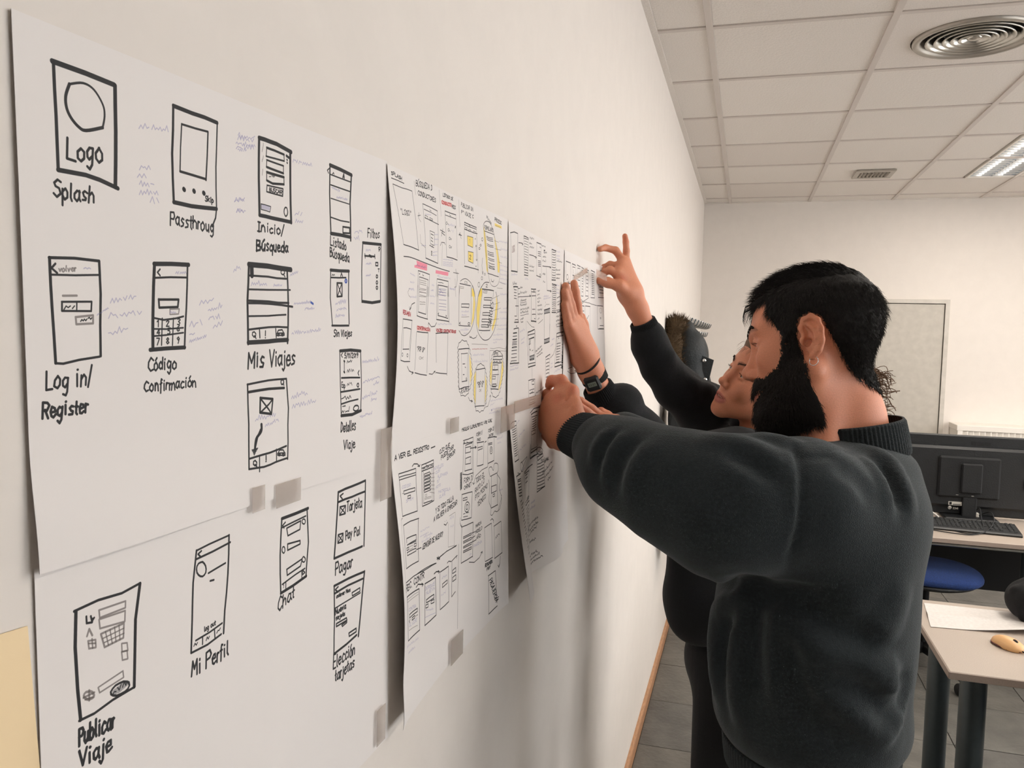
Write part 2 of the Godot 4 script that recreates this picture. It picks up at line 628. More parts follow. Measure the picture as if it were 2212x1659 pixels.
func make_lamp(p: Vector2, label: String) -> void:
	var l := thing("ceiling_lamp", label, "lamp", Vector3(p.x, CEIL, p.y), 0.0, "louvred ceiling lamps")
	var w := 0.135
	var h := 0.59
	var st := start()
	for b in [[-w - 0.014, -h - 0.01, -w, h + 0.01], [w, -h - 0.01, w + 0.014, h + 0.01], [-w, -h - 0.01, w, -h], [-w, h, w, h + 0.01]]:
		box(st, Vector3(b[0], -0.005, b[1]), Vector3(b[2], 0.06, b[3]), 0.001)
	obj("housing", st, M.white_metal, l)
	st = start()
	box(st, Vector3(-w, 0.062, -h), Vector3(w, 0.068, h))
	obj("reflector", st, M.white_metal, l)
	for s in [-1, 1]:
		st = start(true)
		tube(st, [Vector3(s * 0.062, 0.036, -h + 0.02), Vector3(s * 0.062, 0.036, h - 0.02)], 0.013, 10)
		obj("tube", st, M.lamp_tube, l)
	st = start()   # centre spine and side wings of the mirror louvre
	box(st, Vector3(-0.004, 0.0, -h), Vector3(0.004, 0.036, h))
	for s in [-1.0, 1.0]:
		box(st, Vector3(s * (w - 0.003) - 0.002, 0.0, -h), Vector3(s * (w - 0.003) + 0.002, 0.04, h))
	obj("louvre_spine", st, M.mirror, l)
	for k in 20:
		st = start()
		var z := -h + (k + 0.5) * 2 * h / 20
		prism(st, PackedVector2Array([Vector2(z - 0.002, 0.036), Vector2(z - 0.008, 0.0), Vector2(z + 0.008, 0.0), Vector2(z + 0.002, 0.036)]), w * 2 - 0.01, Transform3D(Basis(Vector3(0, 0, 1), Vector3.UP, Vector3(-1, 0, 0)), Vector3(w - 0.005, 0, 0)))
		obj("louvre_blade", st, M.mirror, l)
	var a := AreaLight3D.new()
	a.name = "lamp_light"
	a.area_size = Vector2(w * 2, h * 2)
	a.light_color = Color(1.0, 0.965, 0.92)
	a.light_energy = LAMP_ENERGY
	a.area_range = 14.0
	a.shadow_enabled = true
	a.position = Vector3(0, -0.012, 0)
	a.rotation.x = -PI / 2
	l.add_child(a)


const LAMP_ENERGY := 2.1
const DAYLIGHT := 8.0


# ---------------------------------------------------------------- the sketch sheets

# Hand lettering as pen strokes on a grid 4 wide and 6 high (baseline 0); strokes parted by ";".
const PEN := {
	"A": "0 0,2 6,4 0;1 2,3 2", "B": "0 0,0 6,3 5.5,3 3.6,0 3.2;0 3.2,4 2.6,3.6 .4,0 0", "C": "4 5,2 6,0 4,0 2,2 0,4 1", "D": "0 0,0 6,3 5,4 3,3 1,0 0", "E": "4 6,0 6,0 0,4 0;0 3,3 3", "F": "4 6,0 6,0 0;0 3,3 3",
	"G": "4 5,2 6,0 4,0 2,2 0,4 1,4 3,2.4 3", "H": "0 0,0 6;4 0,4 6;0 3,4 3", "I": "2 0,2 6;1 0,3 0;1 6,3 6", "J": "1 6,4 6;3 6,3 1,2 0,.4 .8", "K": "0 0,0 6;4 6,0 2.6;1.4 3.6,4 0", "L": "0 6,0 0,4 0", "M": "0 0,.4 6,2 2.4,3.6 6,4 0",
	"N": "0 0,0 6,4 0,4 6", "O": "2 6,0 4.4,0 1.6,2 0,4 1.6,4 4.4,2 6", "P": "0 0,0 6,3 6,4 4.6,3 3,0 2.8", "Q": "2 6,0 4.4,0 1.6,2 0,4 1.6,4 4.4,2 6;2.4 1.6,4.4 -.6", "R": "0 0,0 6,3 6,4 4.6,3 3,0 3;1.6 3,4 0", "S": "4 5.2,2 6,0 4.8,1 3.4,3 2.8,4 1.4,2 0,0 .8",
	"T": "0 6,4 6;2 6,2 0", "U": "0 6,0 1.4,2 0,4 1.4,4 6", "V": "0 6,2 0,4 6", "W": "0 6,.8 0,2 4,3.2 0,4 6", "X": "0 0,4 6;0 6,4 0", "Y": "0 6,2 3,4 6;2 3,2 0", "Z": "0 6,4 6,0 0,4 0",
	"a": "3.4 3.4,1.6 3.8,.2 2.4,.4 .6,1.8 0,3.2 1.2,3.4 3.6;3.2 1.2,4 0", "b": "0 6,.2 0;.2 2.4,1.8 3.8,3.6 2.6,3.4 .8,1.8 0,.2 .8", "c": "3.6 3.2,2 3.8,.4 2.4,.6 .6,2.2 0,3.6 .8", "d": "3.6 6,3.4 0;3.4 2.4,2 3.8,.4 2.6,.4 .8,1.8 0,3.4 1", "e": ".4 2,3.4 2.2,3 3.6,1.4 3.8,.2 2.2,.8 .4,2.2 0,3.8 .8",
	"f": "3.6 5.6,2.4 6,1.8 5,1.6 -1;.4 3.4,3.2 3.6", "g": "3.4 3.4,1.6 3.8,.3 2.6,.5 1,1.8 .4,3.3 1.6;3.4 3.6,3.4 -1.2,2.2 -2.4,.6 -1.8", "h": "0 6,.1 0;.1 2.4,1.8 3.8,3.2 2.8,3.4 0", "i": "1.8 3.6,1.9 0;1.8 5,2 5.2", "j": "2.4 3.6,2.4 -1.4,1.4 -2.3,.2 -1.6;2.4 5,2.5 5.2",
	"l": "1.8 6,1.7 .8,2.6 0", "m": "0 3.6,.2 0;.2 2.6,1.2 3.7,1.9 2.8,1.9 0;1.9 2.6,3 3.7,3.8 2.8,4 0", "n": ".2 3.6,.3 0;.3 2.4,1.8 3.8,3.2 2.8,3.4 0", "o": "2 3.8,.3 2.6,.4 .8,2 0,3.6 1,3.6 2.8,2 3.8", "p": ".2 3.6,.3 -2.2;.3 2.4,1.8 3.8,3.5 2.6,3.3 .8,1.8 0,.4 .8", "q": "3.4 3.6,3.4 -2.2;3.4 2.6,1.8 3.8,.3 2.6,.5 .8,1.8 .2,3.4 1.2",
	"r": ".4 3.6,.5 0;.5 2.2,1.6 3.6,3.2 3.4", "s": "3.4 3.4,1.8 3.8,.6 3,1.6 2,3 1.4,2.6 .3,.4 .2", "t": "1.8 5.6,1.7 .6,3 0;.2 3.6,3.6 3.8", "u": ".3 3.6,.4 1,1.6 0,3.2 1.2;3.3 3.6,3.5 0", "v": ".2 3.6,1.8 0,3.4 3.6", "x": ".2 0,3.4 3.6;.2 3.6,3.4 0", "y": ".2 3.6,1.8 .6;3.4 3.6,1 -2.2", "k": "0 6,.1 0;3.2 3.6,.2 1.6;1.2 2,3.4 0",
	"0": "2 6,.3 4,.3 2,2 0,3.7 2,3.7 4,2 6", "1": ".8 4.6,2 6,2 0", "2": ".2 4.8,2 6,3.6 4.6,.2 0,4 0", "3": ".2 5.4,2.4 6,3.4 4.6,1.6 3.2,3.6 1.8,2.4 0,.2 .6", "4": "3 0,3 6,0 2,4 2", "5": "3.6 6,.6 6,.4 3.4,2.6 3.6,3.6 1.8,2.4 0,.2 .4", "6": "3.2 5.8,1 4,.2 1.6,1.8 0,3.6 1.4,2.4 3,.4 2.2", "7": "0 6,4 6,1.4 0", "8": "2 3.2,.4 4.6,2 6,3.6 4.6,2 3.2,.2 1.4,2 0,3.8 1.4,2 3.2", "9": "3.4 4.4,2 3,.4 4.4,2 6,3.4 4.4,2.4 0",
	"/": "0 -.6,3.6 6.6", "!": "2 6,2 2;2 .2,2.1 0", "(": "3 6.6,1.4 4,1.4 2,3 -.6", ")": "1 6.6,2.6 4,2.6 2,1 -.6", ".": "1.6 0,1.9 .2", "?": ".4 4.8,2 6,3.6 4.6,2 3,2 1.8;2 .2,2.1 0", "¿": "3.6 .4,2 -.8,.4 .6,2 2.2,2 3.4;2 5,2.1 5.2", "<": "3.6 5.6,.6 3,3.6 .4", "º": "2 6,1.2 5,2 4,2.8 5,2 6", "\"": "1.2 6,1.2 4.6;2.6 6,2.6 4.6",
}
const MARKS := {"ú": "u", "ó": "o", "í": "i", "Ú": "U", "Ó": "O", "Ñ": "N", "á": "a"}
const INKS := {
	"K": [0.105, 0.105, 0.115, 0.96], "F": [0.48, 0.46, 0.66, 0.42], "G": [0.32, 0.29, 0.28, 0.62], "B": [0.30, 0.28, 0.48, 0.55], "C": [0.12, 0.25, 0.62, 0.85], "R": [0.62, 0.10, 0.13, 0.95], "M": [0.30, 0.12, 0.12, 0.8],
	"S": [0.93, 0.45, 0.42, 0.35], "P": [0.94, 0.40, 0.52, 0.75], "Y": [0.97, 0.83, 0.27, 0.75], "H": [0.25, 0.25, 0.27, 0.45],
}
const SHEETS := {
	"A": [Vector2(-0.3320, 1.8390), Vector2(-0.7790, 1.8540), Vector2(-0.7920, 1.5340), Vector2(-0.3400, 1.5410)],
	"B": [Vector2(-0.3410, 1.5430), Vector2(-0.7910, 1.5390), Vector2(-0.8030, 1.2190), Vector2(-0.3480, 1.2260)],
	"C": [Vector2(-0.7770, 1.8510), Vector2(-1.2190, 1.8540), Vector2(-1.2390, 1.5460), Vector2(-0.7900, 1.5460)],
	"D": [Vector2(-0.7970, 1.5490), Vector2(-1.2380, 1.5480), Vector2(-1.2580, 1.2260), Vector2(-0.8060, 1.2280)],
	"E": [Vector2(-1.2180, 1.8520), Vector2(-1.6240, 1.8480), Vector2(-1.6520, 1.5410), Vector2(-1.2340, 1.5450)],
	"F": [Vector2(-1.2380, 1.5450), Vector2(-1.6720, 1.5430), Vector2(-1.7000, 1.2260), Vector2(-1.2620, 1.2280)],
	"G": [Vector2(-1.6210, 1.8480), Vector2(-2.0360, 1.8500), Vector2(-2.0600, 1.5480), Vector2(-1.6400, 1.5460)],
}

const INK := {
	"A": [
		["s","K",11.7,[111,94,214,94,313,98]],
		["s","K",8.1,[114,96,116,233,116,373]],
		["s","K",10.8,[316,99,313,226,306,387]],
		["s","K",10.1,[116,373,203,371,251,376,315,389]],
		["c","K",5.1,[161,138,205,123,241,131,270,164,275,194,267,228]],
		["c","K",7.4,[161,138,148,172,149,202,162,226,186,245,210,249,267,228]],
		["t","K",5.8,"Logo",[143,337,125,-8,2,-58]],
		["t","K",5,"Splash",[97,445,137,1,2,-44]],
		["s","K",10.7,[549,97,634,99,759,101]],
		["s","K",8.1,[549,97,539,246,542,396]],
		["s","K",5.2,[759,101,749,249,749,389]],
		["s","K",10.9,[542,396,624,397,749,388]],
		["s","K",5.5,[585,145,711,141,697,301]],
		["s","K",4.4,[585,145,573,294]],
		["s","K",6.6,[573,294,697,298]],
		["s","K",12.2,[589,347,591,349]],
		["s","K",12.4,[636,346,638,347]],
		["s","K",12.6,[684,345,686,346]],
		["t","K",3.3,"Skip",[691,370,44,1,1,-19]],
		["t","K",4.5,"Passthroug",[523,467,212,1,1,-41]],
		["s","K",5.3,[749,389,743,419,725,450]],
		["x","F",3,[402,200,40,-7,1,-17]],
		["x","F",3,[454,192,70,-11,1,-17]],
		["x","F",3,[400,321,44,-8,1,-17]],
		["x","F",3,[391,346,35,-6,1,-17]],
		["x","F",3,[398,370,59,-10,1,-17]],
		["x","F",3,[397,394,77,-12,1,-17]],
		["x","F",3.1,[440,413,36,-5,1,-18]],
		["x","F",3.5,[870,132,100,-8,1,-22]],
		["x","F",3.5,[861,169,100,-20,1,-22]],
		["x","F",3.5,[847,353,57,-11,1,-25]],
		["x","F",3.5,[858,387,37,-5,1,-20]],
		["s","K",12.9,[993,102,1108,100,1208,111]],
		["s","K",9.5,[993,102,988,246,990,377]],
		["s","K",11,[1201,116,1200,230,1202,381]],
		["s","K",11.4,[990,378,1075,379,1202,379]],
		["s","K",7,[1038,128,1095,127,1158,130]],
		["s","K",3.9,[1038,128,1033,158]],
		["s","K",5.2,[1033,159,1159,154]],
		["s","K",3.6,[1158,130,1159,154]],
		["s","K",5.3,[1036,172,1153,173]],
		["s","K",3.9,[1037,172,1035,196]],
		["s","K",7,[1035,197,1152,201]],
		["s","K",3.6,[1153,173,1152,200]],
		["s","K",7.9,[1036,216,1155,215]],
		["s","K",4.4,[1036,216,1035,245]],
		["s","K",7,[1035,246,1078,251,1155,242]],
		["s","K",4.1,[1155,215,1156,241]],
		["x","K",2.2,[1053,231,39,-5,0,-9]],
		["s","K",4.4,[1037,264,1148,259,1145,288,1034,287,1037,264]],
		["t","K",2.9,"BUSCAR",[1052,285,92,-4,0,-15]],
		["s","K",2.6,[999,336,1063,338,1056,358,999,356,999,336]],
		["f","F",0,[1002,338,1060,340,1054,355,1001,354]],
		["s","K",4.6,[1178,342,1177,350,1173,356,1168,360,1163,361,1158,358,1154,352,1153,345,1155,338,1158,331,1163,327,1169,327,1174,329,1177,335,1178,342]],
		["s","K",8.2,[1175,132,1195,136]],
		["s","K",5.5,[1178,145,1180,147]],
		["s","K",5.5,[1179,156,1180,158]],
		["x","G",2.2,[1009,149,7,-26,0,-7]],
		["x","G",2.2,[1008,185,7,-19,0,-7]],
		["x","G",2.2,[1008,232,3,-22,0,-5]],
		["t","K",5.1,"Inicio/",[976,437,177,-2,1,-35]],
		["t","K",6.2,"Búsqueda",[968,508,211,-11,1,-40]],
		["x","F",3.1,[872,127,96,-13,1,-19]],
		["x","F",3.1,[860,153,110,-13,0,-16]],
		["x","F",3.1,[870,172,49,-9,0,-14]],
		["x","F",3.1,[848,350,63,-11,1,-21]],
		["x","F",3.1,[858,385,51,-5,0,-16]],
		["x","F",3.5,[1219,147,140,-7,0,-19]],
		["x","F",3.5,[1229,347,51,-2,1,-21]],
		["x","F",3.5,[1232,376,62,-3,0,-18]],
		["s","K",12.9,[1504,109,1594,112,1691,120]],
		["s","K",7.9,[1504,109,1497,225,1504,393]],
		["s","K",9.3,[1688,122,1674,243,1675,404]],
		["s","K",12.1,[1504,391,1675,390]],
		["s","K",4,[1504,119,1481,133,1491,144]],
		["s","K",4.5,[1507,147,1575,149,1681,151]],
		["s","K",4.5,[1508,189,1610,192,1675,193]],
		["s","K",3.5,[1507,244,1665,248]],
		["s","K",4.5,[1505,324,1590,328,1664,326]],
		["s","K",6.6,[1612,143,1620,127,1624,143]],
		["s","K",3.5,[1524,142,1533,135,1537,141]],
		["s","K",6.2,[1607,352,1666,350,1666,374,1607,378,1607,352]],
		["x","F",3.3,[1515,202,69,7,0,-12]],
		["x","F",3.4,[1556,237,93,-2,0,-11]],
		["t","K",5,"Listado",[1497,441,139,9,1,-38]],
		["t","K",5,"Búsqueda",[1492,488,171,13,1,-38]],
		["t","K",4.5,"Filtros",[1836,373,128,-5,1,-39]],
		["x","F",3.5,[1712,369,72,-7,0,-22]],
		["x","F",3.5,[1707,396,48,-2,0,-18]],
		["s","K",6.4,[78,608,157,603,239,604]],
		["s","K",7.2,[80,608,80,679,85,806,87,889]],
		["s","K",6.8,[240,604,242,698,236,874]],
		["s","K",5.3,[87,890,110,891,162,883,232,876]],
		["s","K",4.4,[82,652,156,649,242,643]],
		["s","K",4.8,[96,623,84,635,101,647]],
		["t","G",3,"volver",[105,644,57,-7,1,-15]],
		["x","F",3.1,[187,631,23,-2,0,-12]],
		["s","G",4.9,[116,707,161,705]],
		["s","K",4.5,[113,724,210,720,207,746,112,749,113,724]],
		["s","K",3.3,[160,723,159,748]],
		["x","K",3.1,[118,745,34,-3,1,-14]],
		["s","G",5,[155,764,214,758,213,781,156,784,155,764]],
		["x","K",3.1,[171,776,38,-6,0,-10]],
		["t","K",5,"Log in/",[54,961,150,-9,2,-50]],
		["t","K",5.7,"Register",[39,1033,150,1,2,-40]],
		["x","F",2.9,[276,722,97,-18,1,-18]],
		["x","F",2.9,[268,766,126,-13,1,-22]],
		["x","F",2.9,[266,815,72,-9,1,-20]],
		["x","F",2.9,[228,758,40,-21,0,-4]],
		["s","K",11.1,[450,596,605,587]],
		["s","K",10.2,[453,595,443,728,438,859]],
		["s","K",6.3,[599,590,591,724,578,859]],
		["s","K",10.3,[426,861,494,858,579,856]],
		["s","K",5.1,[451,639,592,629]],
		["s","K",4.2,[476,611,464,621,475,630]],
		["x","F",3.2,[544,620,49,-3,0,-12]],
		["s","K",6.1,[467,704,555,701,551,725,468,730,467,704]],
		["s","G",3.3,[515,734,557,731,554,748,514,750,515,734]],
		["x","F",2.8,[514,748,28,-3,0,-8]],
		["s","K",4.7,[447,763,486,767,541,762,576,755]],
		["s","K",4.2,[443,796,496,796,574,792]],
		["s","K",4.2,[442,818,495,815,574,808]],
		["s","K",3.8,[481,763,475,847]],
		["s","K",3.8,[530,762,523,848]],
		["t","K",3.1,"1",[455,790,15,0,1,-20]],
		["t","K",3.2,"2",[496,788,15,0,1,-20]],
		["t","K",3.2,"3",[546,784,16,0,1,-20]],
		["t","K",3.1,"4",[455,814,15,0,1,-20]],
		["t","K",3.2,"5",[501,811,15,0,1,-20]],
		["t","K",3.2,"6",[543,804,16,0,1,-20]],
		["t","K",3.1,"7",[452,845,15,0,1,-20]],
		["t","K",3.2,"8",[494,844,15,0,1,-20]],
		["t","K",3.2,"9",[541,842,16,0,1,-20]],
		["t","K",4.7,"Código",[415,926,126,-2,1,-39]],
		["t","K",4.6,"Confirmación",[397,989,236,-1,1,-35]],
		["x","F",3.3,[654,718,82,-20,1,-25]],
		["x","F",3.4,[697,738,72,-17,1,-17]],
		["x","F",3.4,[699,764,58,-5,1,-17]],
		["x","F",3.3,[604,790,61,-7,1,-25]],
		["x","F",3.4,[721,793,49,-11,1,-21]],
		["x","F",3.3,[603,819,24,-4,1,-16]],
		["x","F",3.3,[602,841,83,-18,0,-12]],
		["s","K",15.9,[924,563,1037,560,1195,563]],
		["s","K",9.3,[924,563,912,693,912,849]],
		["s","K",8.5,[1168,566,1173,702,1163,849]],
		["s","K",13.4,[912,844,1029,841,1164,837]],
		["s","K",17.3,[940,573,941,600]],
		["s","K",4.2,[1151,576,1150,580,1146,583,1141,585,1136,585,1131,584,1127,581,1126,577,1127,573,1131,570,1136,568,1142,568,1147,569,1150,572,1151,576]],
		["s","K",4.2,[1145,585,1152,593]],
		["s","K",6,[923,601,1036,600,1162,600]],
		["s","K",5.3,[922,651,1034,648,1188,642]],
		["s","K",6.7,[921,693,1033,692,1176,693]],
		["s","K",6.7,[920,701,1052,701,1202,707]],
		["s","K",5.3,[919,749,1032,745,1155,739]],
		["s","K",6,[918,797,1030,788,1163,788]],
		["s","K",4.8,[980,798,981,827]],
		["s","K",4.9,[1083,793,1086,827]],
		["t","K",3.9,"Q",[935,821,24,6,1,-20]],
		["t","K",4,"!",[1005,826,13,0,1,-26]],
		["s","K",4.2,[1092,811,1102,799,1128,798,1138,810,1092,811]],
		["s","K",4.3,[1108,817,1107,819,1105,820,1103,821,1100,821,1098,820,1096,819,1095,817,1096,815,1098,814,1100,813,1103,813,1105,814,1107,815,1108,817]],
		["s","K",4.3,[1135,817,1134,819,1132,820,1130,821,1127,821,1124,820,1123,819,1122,817,1123,815,1125,814,1127,813,1130,813,1132,814,1134,815,1135,817]],
		["s","K",4.2,[1087,812,1089,819,1141,819,1141,811]],
		["x","F",3.3,[936,637,89,-5,0,-16]],
		["x","F",3.5,[1074,633,56,-3,0,-13]],
		["t","K",6.7,"Mis Viajes",[905,938,314,-3,2,-61]],
		["x","F",3.2,[836,594,39,-12,0,-16]],
		["x","F",3.6,[1189,588,55,-15,0,-15]],
		["x","F",3.6,[1213,698,125,-10,0,-12]],
		["x","F",3.7,[1291,717,70,-5,0,-12]],
		["x","F",3.6,[1194,816,214,-12,0,-18]],
		["x","F",3.7,[1183,1071,124,-10,1,-21]],
		["x","F",3.7,[1187,1111,184,-13,1,-25]],
		["x","F",3.4,[945,1137,126,-8,1,-20]],
		["x","F",3.5,[1001,1163,90,-12,0,-15]],
		["s","C",7.5,[1338,686,1353,691]],
		["s","K",6.1,[903,997,1025,988,1150,989]],
		["s","K",6.7,[905,997,906,1141,898,1309]],
		["s","K",6.5,[1150,989,1160,1106,1148,1307]],
		["s","K",6.2,[898,1310,987,1314,1145,1303]],
		["s","K",8.1,[911,1025,1024,1021,1134,1024]],
		["s","K",5,[1131,1001,1130,1005,1127,1008,1123,1010,1119,1010,1116,1008,1113,1004,1112,1000,1113,996,1116,993,1120,991,1124,991,1128,993,1130,997,1131,1001]],
		["s","K",4.3,[1128,1008,1132,1013]],
		["s","K",6.2,[904,1271,1018,1265,1141,1254]],
		["s","K",4.9,[962,1270,960,1328]],
		["s","K",5,[1071,1259,1070,1308]],
		["t","K",4.6,"Q",[922,1298,24,7,1,-20]],
		["t","K",4.7,"!",[993,1295,13,0,1,-23]],
		["s","K",4.3,[1082,1275,1092,1264,1118,1266,1128,1280,1082,1275]],
		["s","K",4.4,[1098,1283,1097,1285,1095,1286,1093,1286,1090,1286,1088,1285,1086,1283,1086,1281,1086,1279,1088,1278,1090,1278,1093,1278,1096,1279,1097,1281,1098,1283]],
		["s","K",4.4,[1125,1287,1124,1288,1122,1290,1120,1290,1117,1290,1115,1289,1113,1287,1112,1285,1113,1283,1115,1282,1117,1281,1120,1282,1123,1283,1124,1285,1125,1287]],
		["s","K",4.3,[1078,1275,1079,1283,1131,1290,1131,1281]],
		["s","K",7.6,[977,1051,1053,1062,1041,1118,974,1106,977,1051]],
		["s","K",5.5,[977,1053,1041,1117]],
		["s","K",5.7,[1051,1063,976,1107]],
		["c","K",9.7,[980,1152,977,1178,947,1203,937,1242]],
		["f","K",0,[919,1239,959,1236,932,1265]],
		["s","K",6.3,[974,1171,957,1193,937,1242]],
		["s","K",10.8,[1497,545,1656,539]],
		["s","K",5.4,[1497,545,1490,661,1506,779]],
		["s","K",6.4,[1653,539,1649,655,1652,770]],
		["s","K",7.1,[1501,779,1649,778]],
		["s","K",5.4,[1501,576,1628,569]],
		["x","K",3.2,[1507,569,24,-4,0,-12]],
		["s","K",4.7,[1581,566,1590,551,1598,565]],
		["s","K",6.3,[1549,596,1593,594,1592,651,1548,655,1549,596]],
		["s","K",4.7,[1553,599,1588,649]],
		["s","K",4.8,[1590,598,1552,652]],
		["s","C",6.4,[1636,583,1635,586,1633,589,1629,590,1625,590,1622,589,1620,587,1619,584,1620,581,1622,579,1626,577,1629,577,1633,578,1635,580,1636,583]],
		["x","F",3.9,[1534,689,92,-9,0,-16]],
		["x","F",4,[1544,715,89,-9,0,-14]],
		["x","F",3.9,[1533,745,78,-8,0,-16]],
		["t","K",4.6,"Sin Viajes",[1515,827,164,-3,1,-30]],
		["s","K",10.7,[1789,403,1881,399,1975,395]],
		["s","K",6.6,[1789,403,1775,533,1775,671]],
		["s","K",6,[1975,395,1969,528,1967,662]],
		["s","K",10.8,[1778,668,1878,670,1962,662]],
		["s","K",6.6,[1806,461,1909,456]],
		["s","K",5,[1808,452,1811,470]],
		["s","K",5.1,[1908,447,1911,465]],
		["s","K",10.1,[1852,457,1873,459]],
		["s","K",5.1,[1917,483,1941,482,1941,496,1917,497,1917,483]],
		["t","K",3.6,"T",[1939,525,18,-1,0,-14]],
		["s","K",5.2,[1937,546,1937,549,1934,552,1931,553,1927,554,1924,552,1922,550,1921,547,1922,544,1924,541,1927,540,1931,539,1934,541,1937,543,1937,546]],
		["s","K",5.2,[1937,575,1936,578,1934,580,1931,582,1927,582,1924,581,1922,579,1921,576,1922,572,1924,570,1927,568,1931,568,1934,569,1936,572,1937,575]],
		["s","K",5.2,[1937,598,1936,601,1934,604,1930,606,1927,606,1923,605,1921,602,1921,599,1921,596,1924,593,1927,592,1931,592,1934,593,1936,595,1937,598]],
		["s","K",4.3,[1965,414,1964,417,1962,419,1959,420,1955,421,1952,420,1949,418,1949,416,1949,413,1952,411,1955,409,1959,409,1962,410,1964,412,1965,414]],
		["s","K",4.3,[1958,420,1952,428]],
		["x","F",3.5,[1819,440,46,-5,0,-12]],
		["x","F",3.5,[1818,499,54,-5,0,-10]],
		["x","F",3.5,[1817,551,47,-4,0,-10]],
		["s","K",11.2,[1567,889,1665,887,1759,893]],
		["s","K",5.6,[1567,889,1567,1038,1573,1178]],
		["s","K",5.9,[1759,895,1765,1050,1757,1166]],
		["s","K",11.4,[1573,1174,1674,1177,1760,1166]],
		["t","K",4,"< 5/11/2019",[1574,919,163,3,0,-21]],
		["s","K",4.1,[1605,932,1604,986]],
		["s","K",7.3,[1602,933,1608,936]],
		["s","K",7.3,[1601,981,1607,984]],
		["x","K",3.4,[1628,943,47,-2,0,-15]],
		["x","K",3.4,[1628,986,64,-4,0,-20]],
		["s","K",5,[1743,982,1731,992,1740,1003]],
		["s","K",6.5,[1579,1007,1750,1014]],
		["t","K",3.4,"Exp",[1578,1049,34,5,0,-24]],
		["x","K",3.4,[1627,1045,47,-2,0,-17]],
		["s","K",5.1,[1739,1048,1738,1052,1736,1055,1732,1056,1728,1056,1725,1054,1722,1051,1721,1047,1722,1044,1725,1041,1729,1039,1732,1040,1736,1041,1738,1045,1739,1048]],
		["s","K",6.5,[1571,1069,1749,1066]],
		["x","K",4.1,[1577,1110,87,-7,0,-27]],
		["s","K",5.7,[1577,1122,1731,1112]],
		["x","K",4.1,[1576,1165,73,-4,0,-20]],
		["s","K",5.9,[1730,1160,1721,1163,1710,1165,1699,1163,1691,1160,1686,1155,1687,1149,1692,1144,1701,1140,1712,1139,1723,1140,1732,1143,1736,1149,1736,1154,1730,1160]],
		["x","K",3.4,[1584,1136,28,-1,0,-7]],
		["t","K",5.5,"Detalles",[1568,1246,142,5,1,-44]],
		["t","K",5.5,"Viaje",[1590,1324,114,7,1,-41]],
		["x","F",4.2,[1774,950,174,-7,0,-20]],
		["x","F",4.3,[1780,1043,175,-16,0,-21]],
		["x","F",4.4,[1889,1057,57,-8,0,-15]],
		["x","F",4.3,[1771,1117,158,-18,0,-21]],
		["x","F",4.4,[1864,1131,57,-3,0,-15]],
		["x","F",4.3,[1748,1201,132,-10,0,-18]],
	],
	"B": [
		["s","K",6,[118,146,200,142,287,148,359,140]],
		["s","K",9,[124,148,118,245,121,364,128,452]],
		["s","K",9.3,[358,141,337,243,331,353,325,443]],
		["s","K",6.1,[124,452,175,456,242,446,327,444]],
		["s","G",4.4,[202,171,300,175,298,195,204,192,202,171]],
		["s","G",4.4,[201,197,298,203,295,234,203,223,201,197]],
		["s","G",5,[206,240,292,239,288,281,218,282,206,240]],
		["s","G",3.1,[222,239,232,282]],
		["s","G",3.2,[239,239,246,282]],
		["s","G",3.2,[256,238,260,282]],
		["s","G",3.2,[273,238,275,282]],
		["s","G",3.1,[213,255,291,253]],
		["s","G",3.1,[217,269,291,268]],
		["s","K",4.9,[157,174,158,193,177,197,179,187]],
		["s","K",4.9,[173,177,177,193,184,186]],
		["s","G",4.9,[158,229,166,211,176,233]],
		["s","G",4.3,[161,243,186,249,187,271,164,266,161,243]],
		["s","G",3.7,[162,251,186,259]],
		["s","G",3.7,[174,242,176,269]],
		["s","G",3.9,[281,295,302,300,304,324,282,320,281,295]],
		["s","G",3.9,[280,319,301,324,303,349,282,345,280,319]],
		["s","G",3.8,[191,388,283,378,285,398,195,405,191,388]],
		["s","K",5.3,[305,423,306,431,300,438,288,442,272,442,256,440,244,434,236,427,236,419,242,413,253,409,269,408,284,410,298,416,305,423]],
		["x","K",3.8,[242,432,63,-11,1,-16]],
		["f","H",0,[242,433,243,419,278,412,303,414,306,426,270,436]],
		["s","G",5.6,[176,404,174,408,169,410,162,409,154,406,147,400,142,394,141,389,143,385,148,383,155,384,163,387,170,392,174,398,176,404]],
		["s","G",4.9,[139,395,177,396]],
		["s","G",4.9,[159,382,159,411]],
		["s","G",4.3,[145,403,172,407]],
		["t","K",6.6,"Publicar",[119,518,128,12,2,-48]],
		["t","K",6.7,"Viaje",[115,581,122,12,2,-49]],
		["s","K",5.1,[614,106,679,101,785,96]],
		["s","K",6.6,[614,106,593,208,585,328,577,436]],
		["s","K",7,[785,96,776,229,755,353,746,431]],
		["s","K",5.9,[577,437,660,439,733,430]],
		["s","K",5.8,[613,134,697,131,792,122]],
		["s","K",5.1,[637,114,621,120,634,133]],
		["s","K",5.2,[660,182,657,192,650,198,641,200,630,197,621,190,614,180,612,168,615,159,622,152,631,150,642,152,651,160,658,170,660,182]],
		["s","K",5.2,[672,198,710,194,763,188]],
		["s","K",5.3,[680,227,699,229]],
		["s","K",5.2,[601,404,671,401,739,393]],
		["s","K",4.5,[635,404,634,429]],
		["s","K",4.6,[697,401,699,431]],
		["x","K",3.7,[591,421,18,-1,0,-15]],
		["x","K",3.8,[653,423,17,-3,0,-16]],
		["x","K",3.8,[709,418,20,-6,0,-13]],
		["t","K",3.1,"log out",[643,390,62,-4,0,-16]],
		["t","K",6.1,"Mi Perfil",[575,515,201,3,1,-49]],
		["s","K",10.3,[1114,108,1208,108,1308,106]],
		["s","K",7.8,[1114,108,1099,247,1100,396]],
		["s","K",7.3,[1299,111,1308,247,1286,384]],
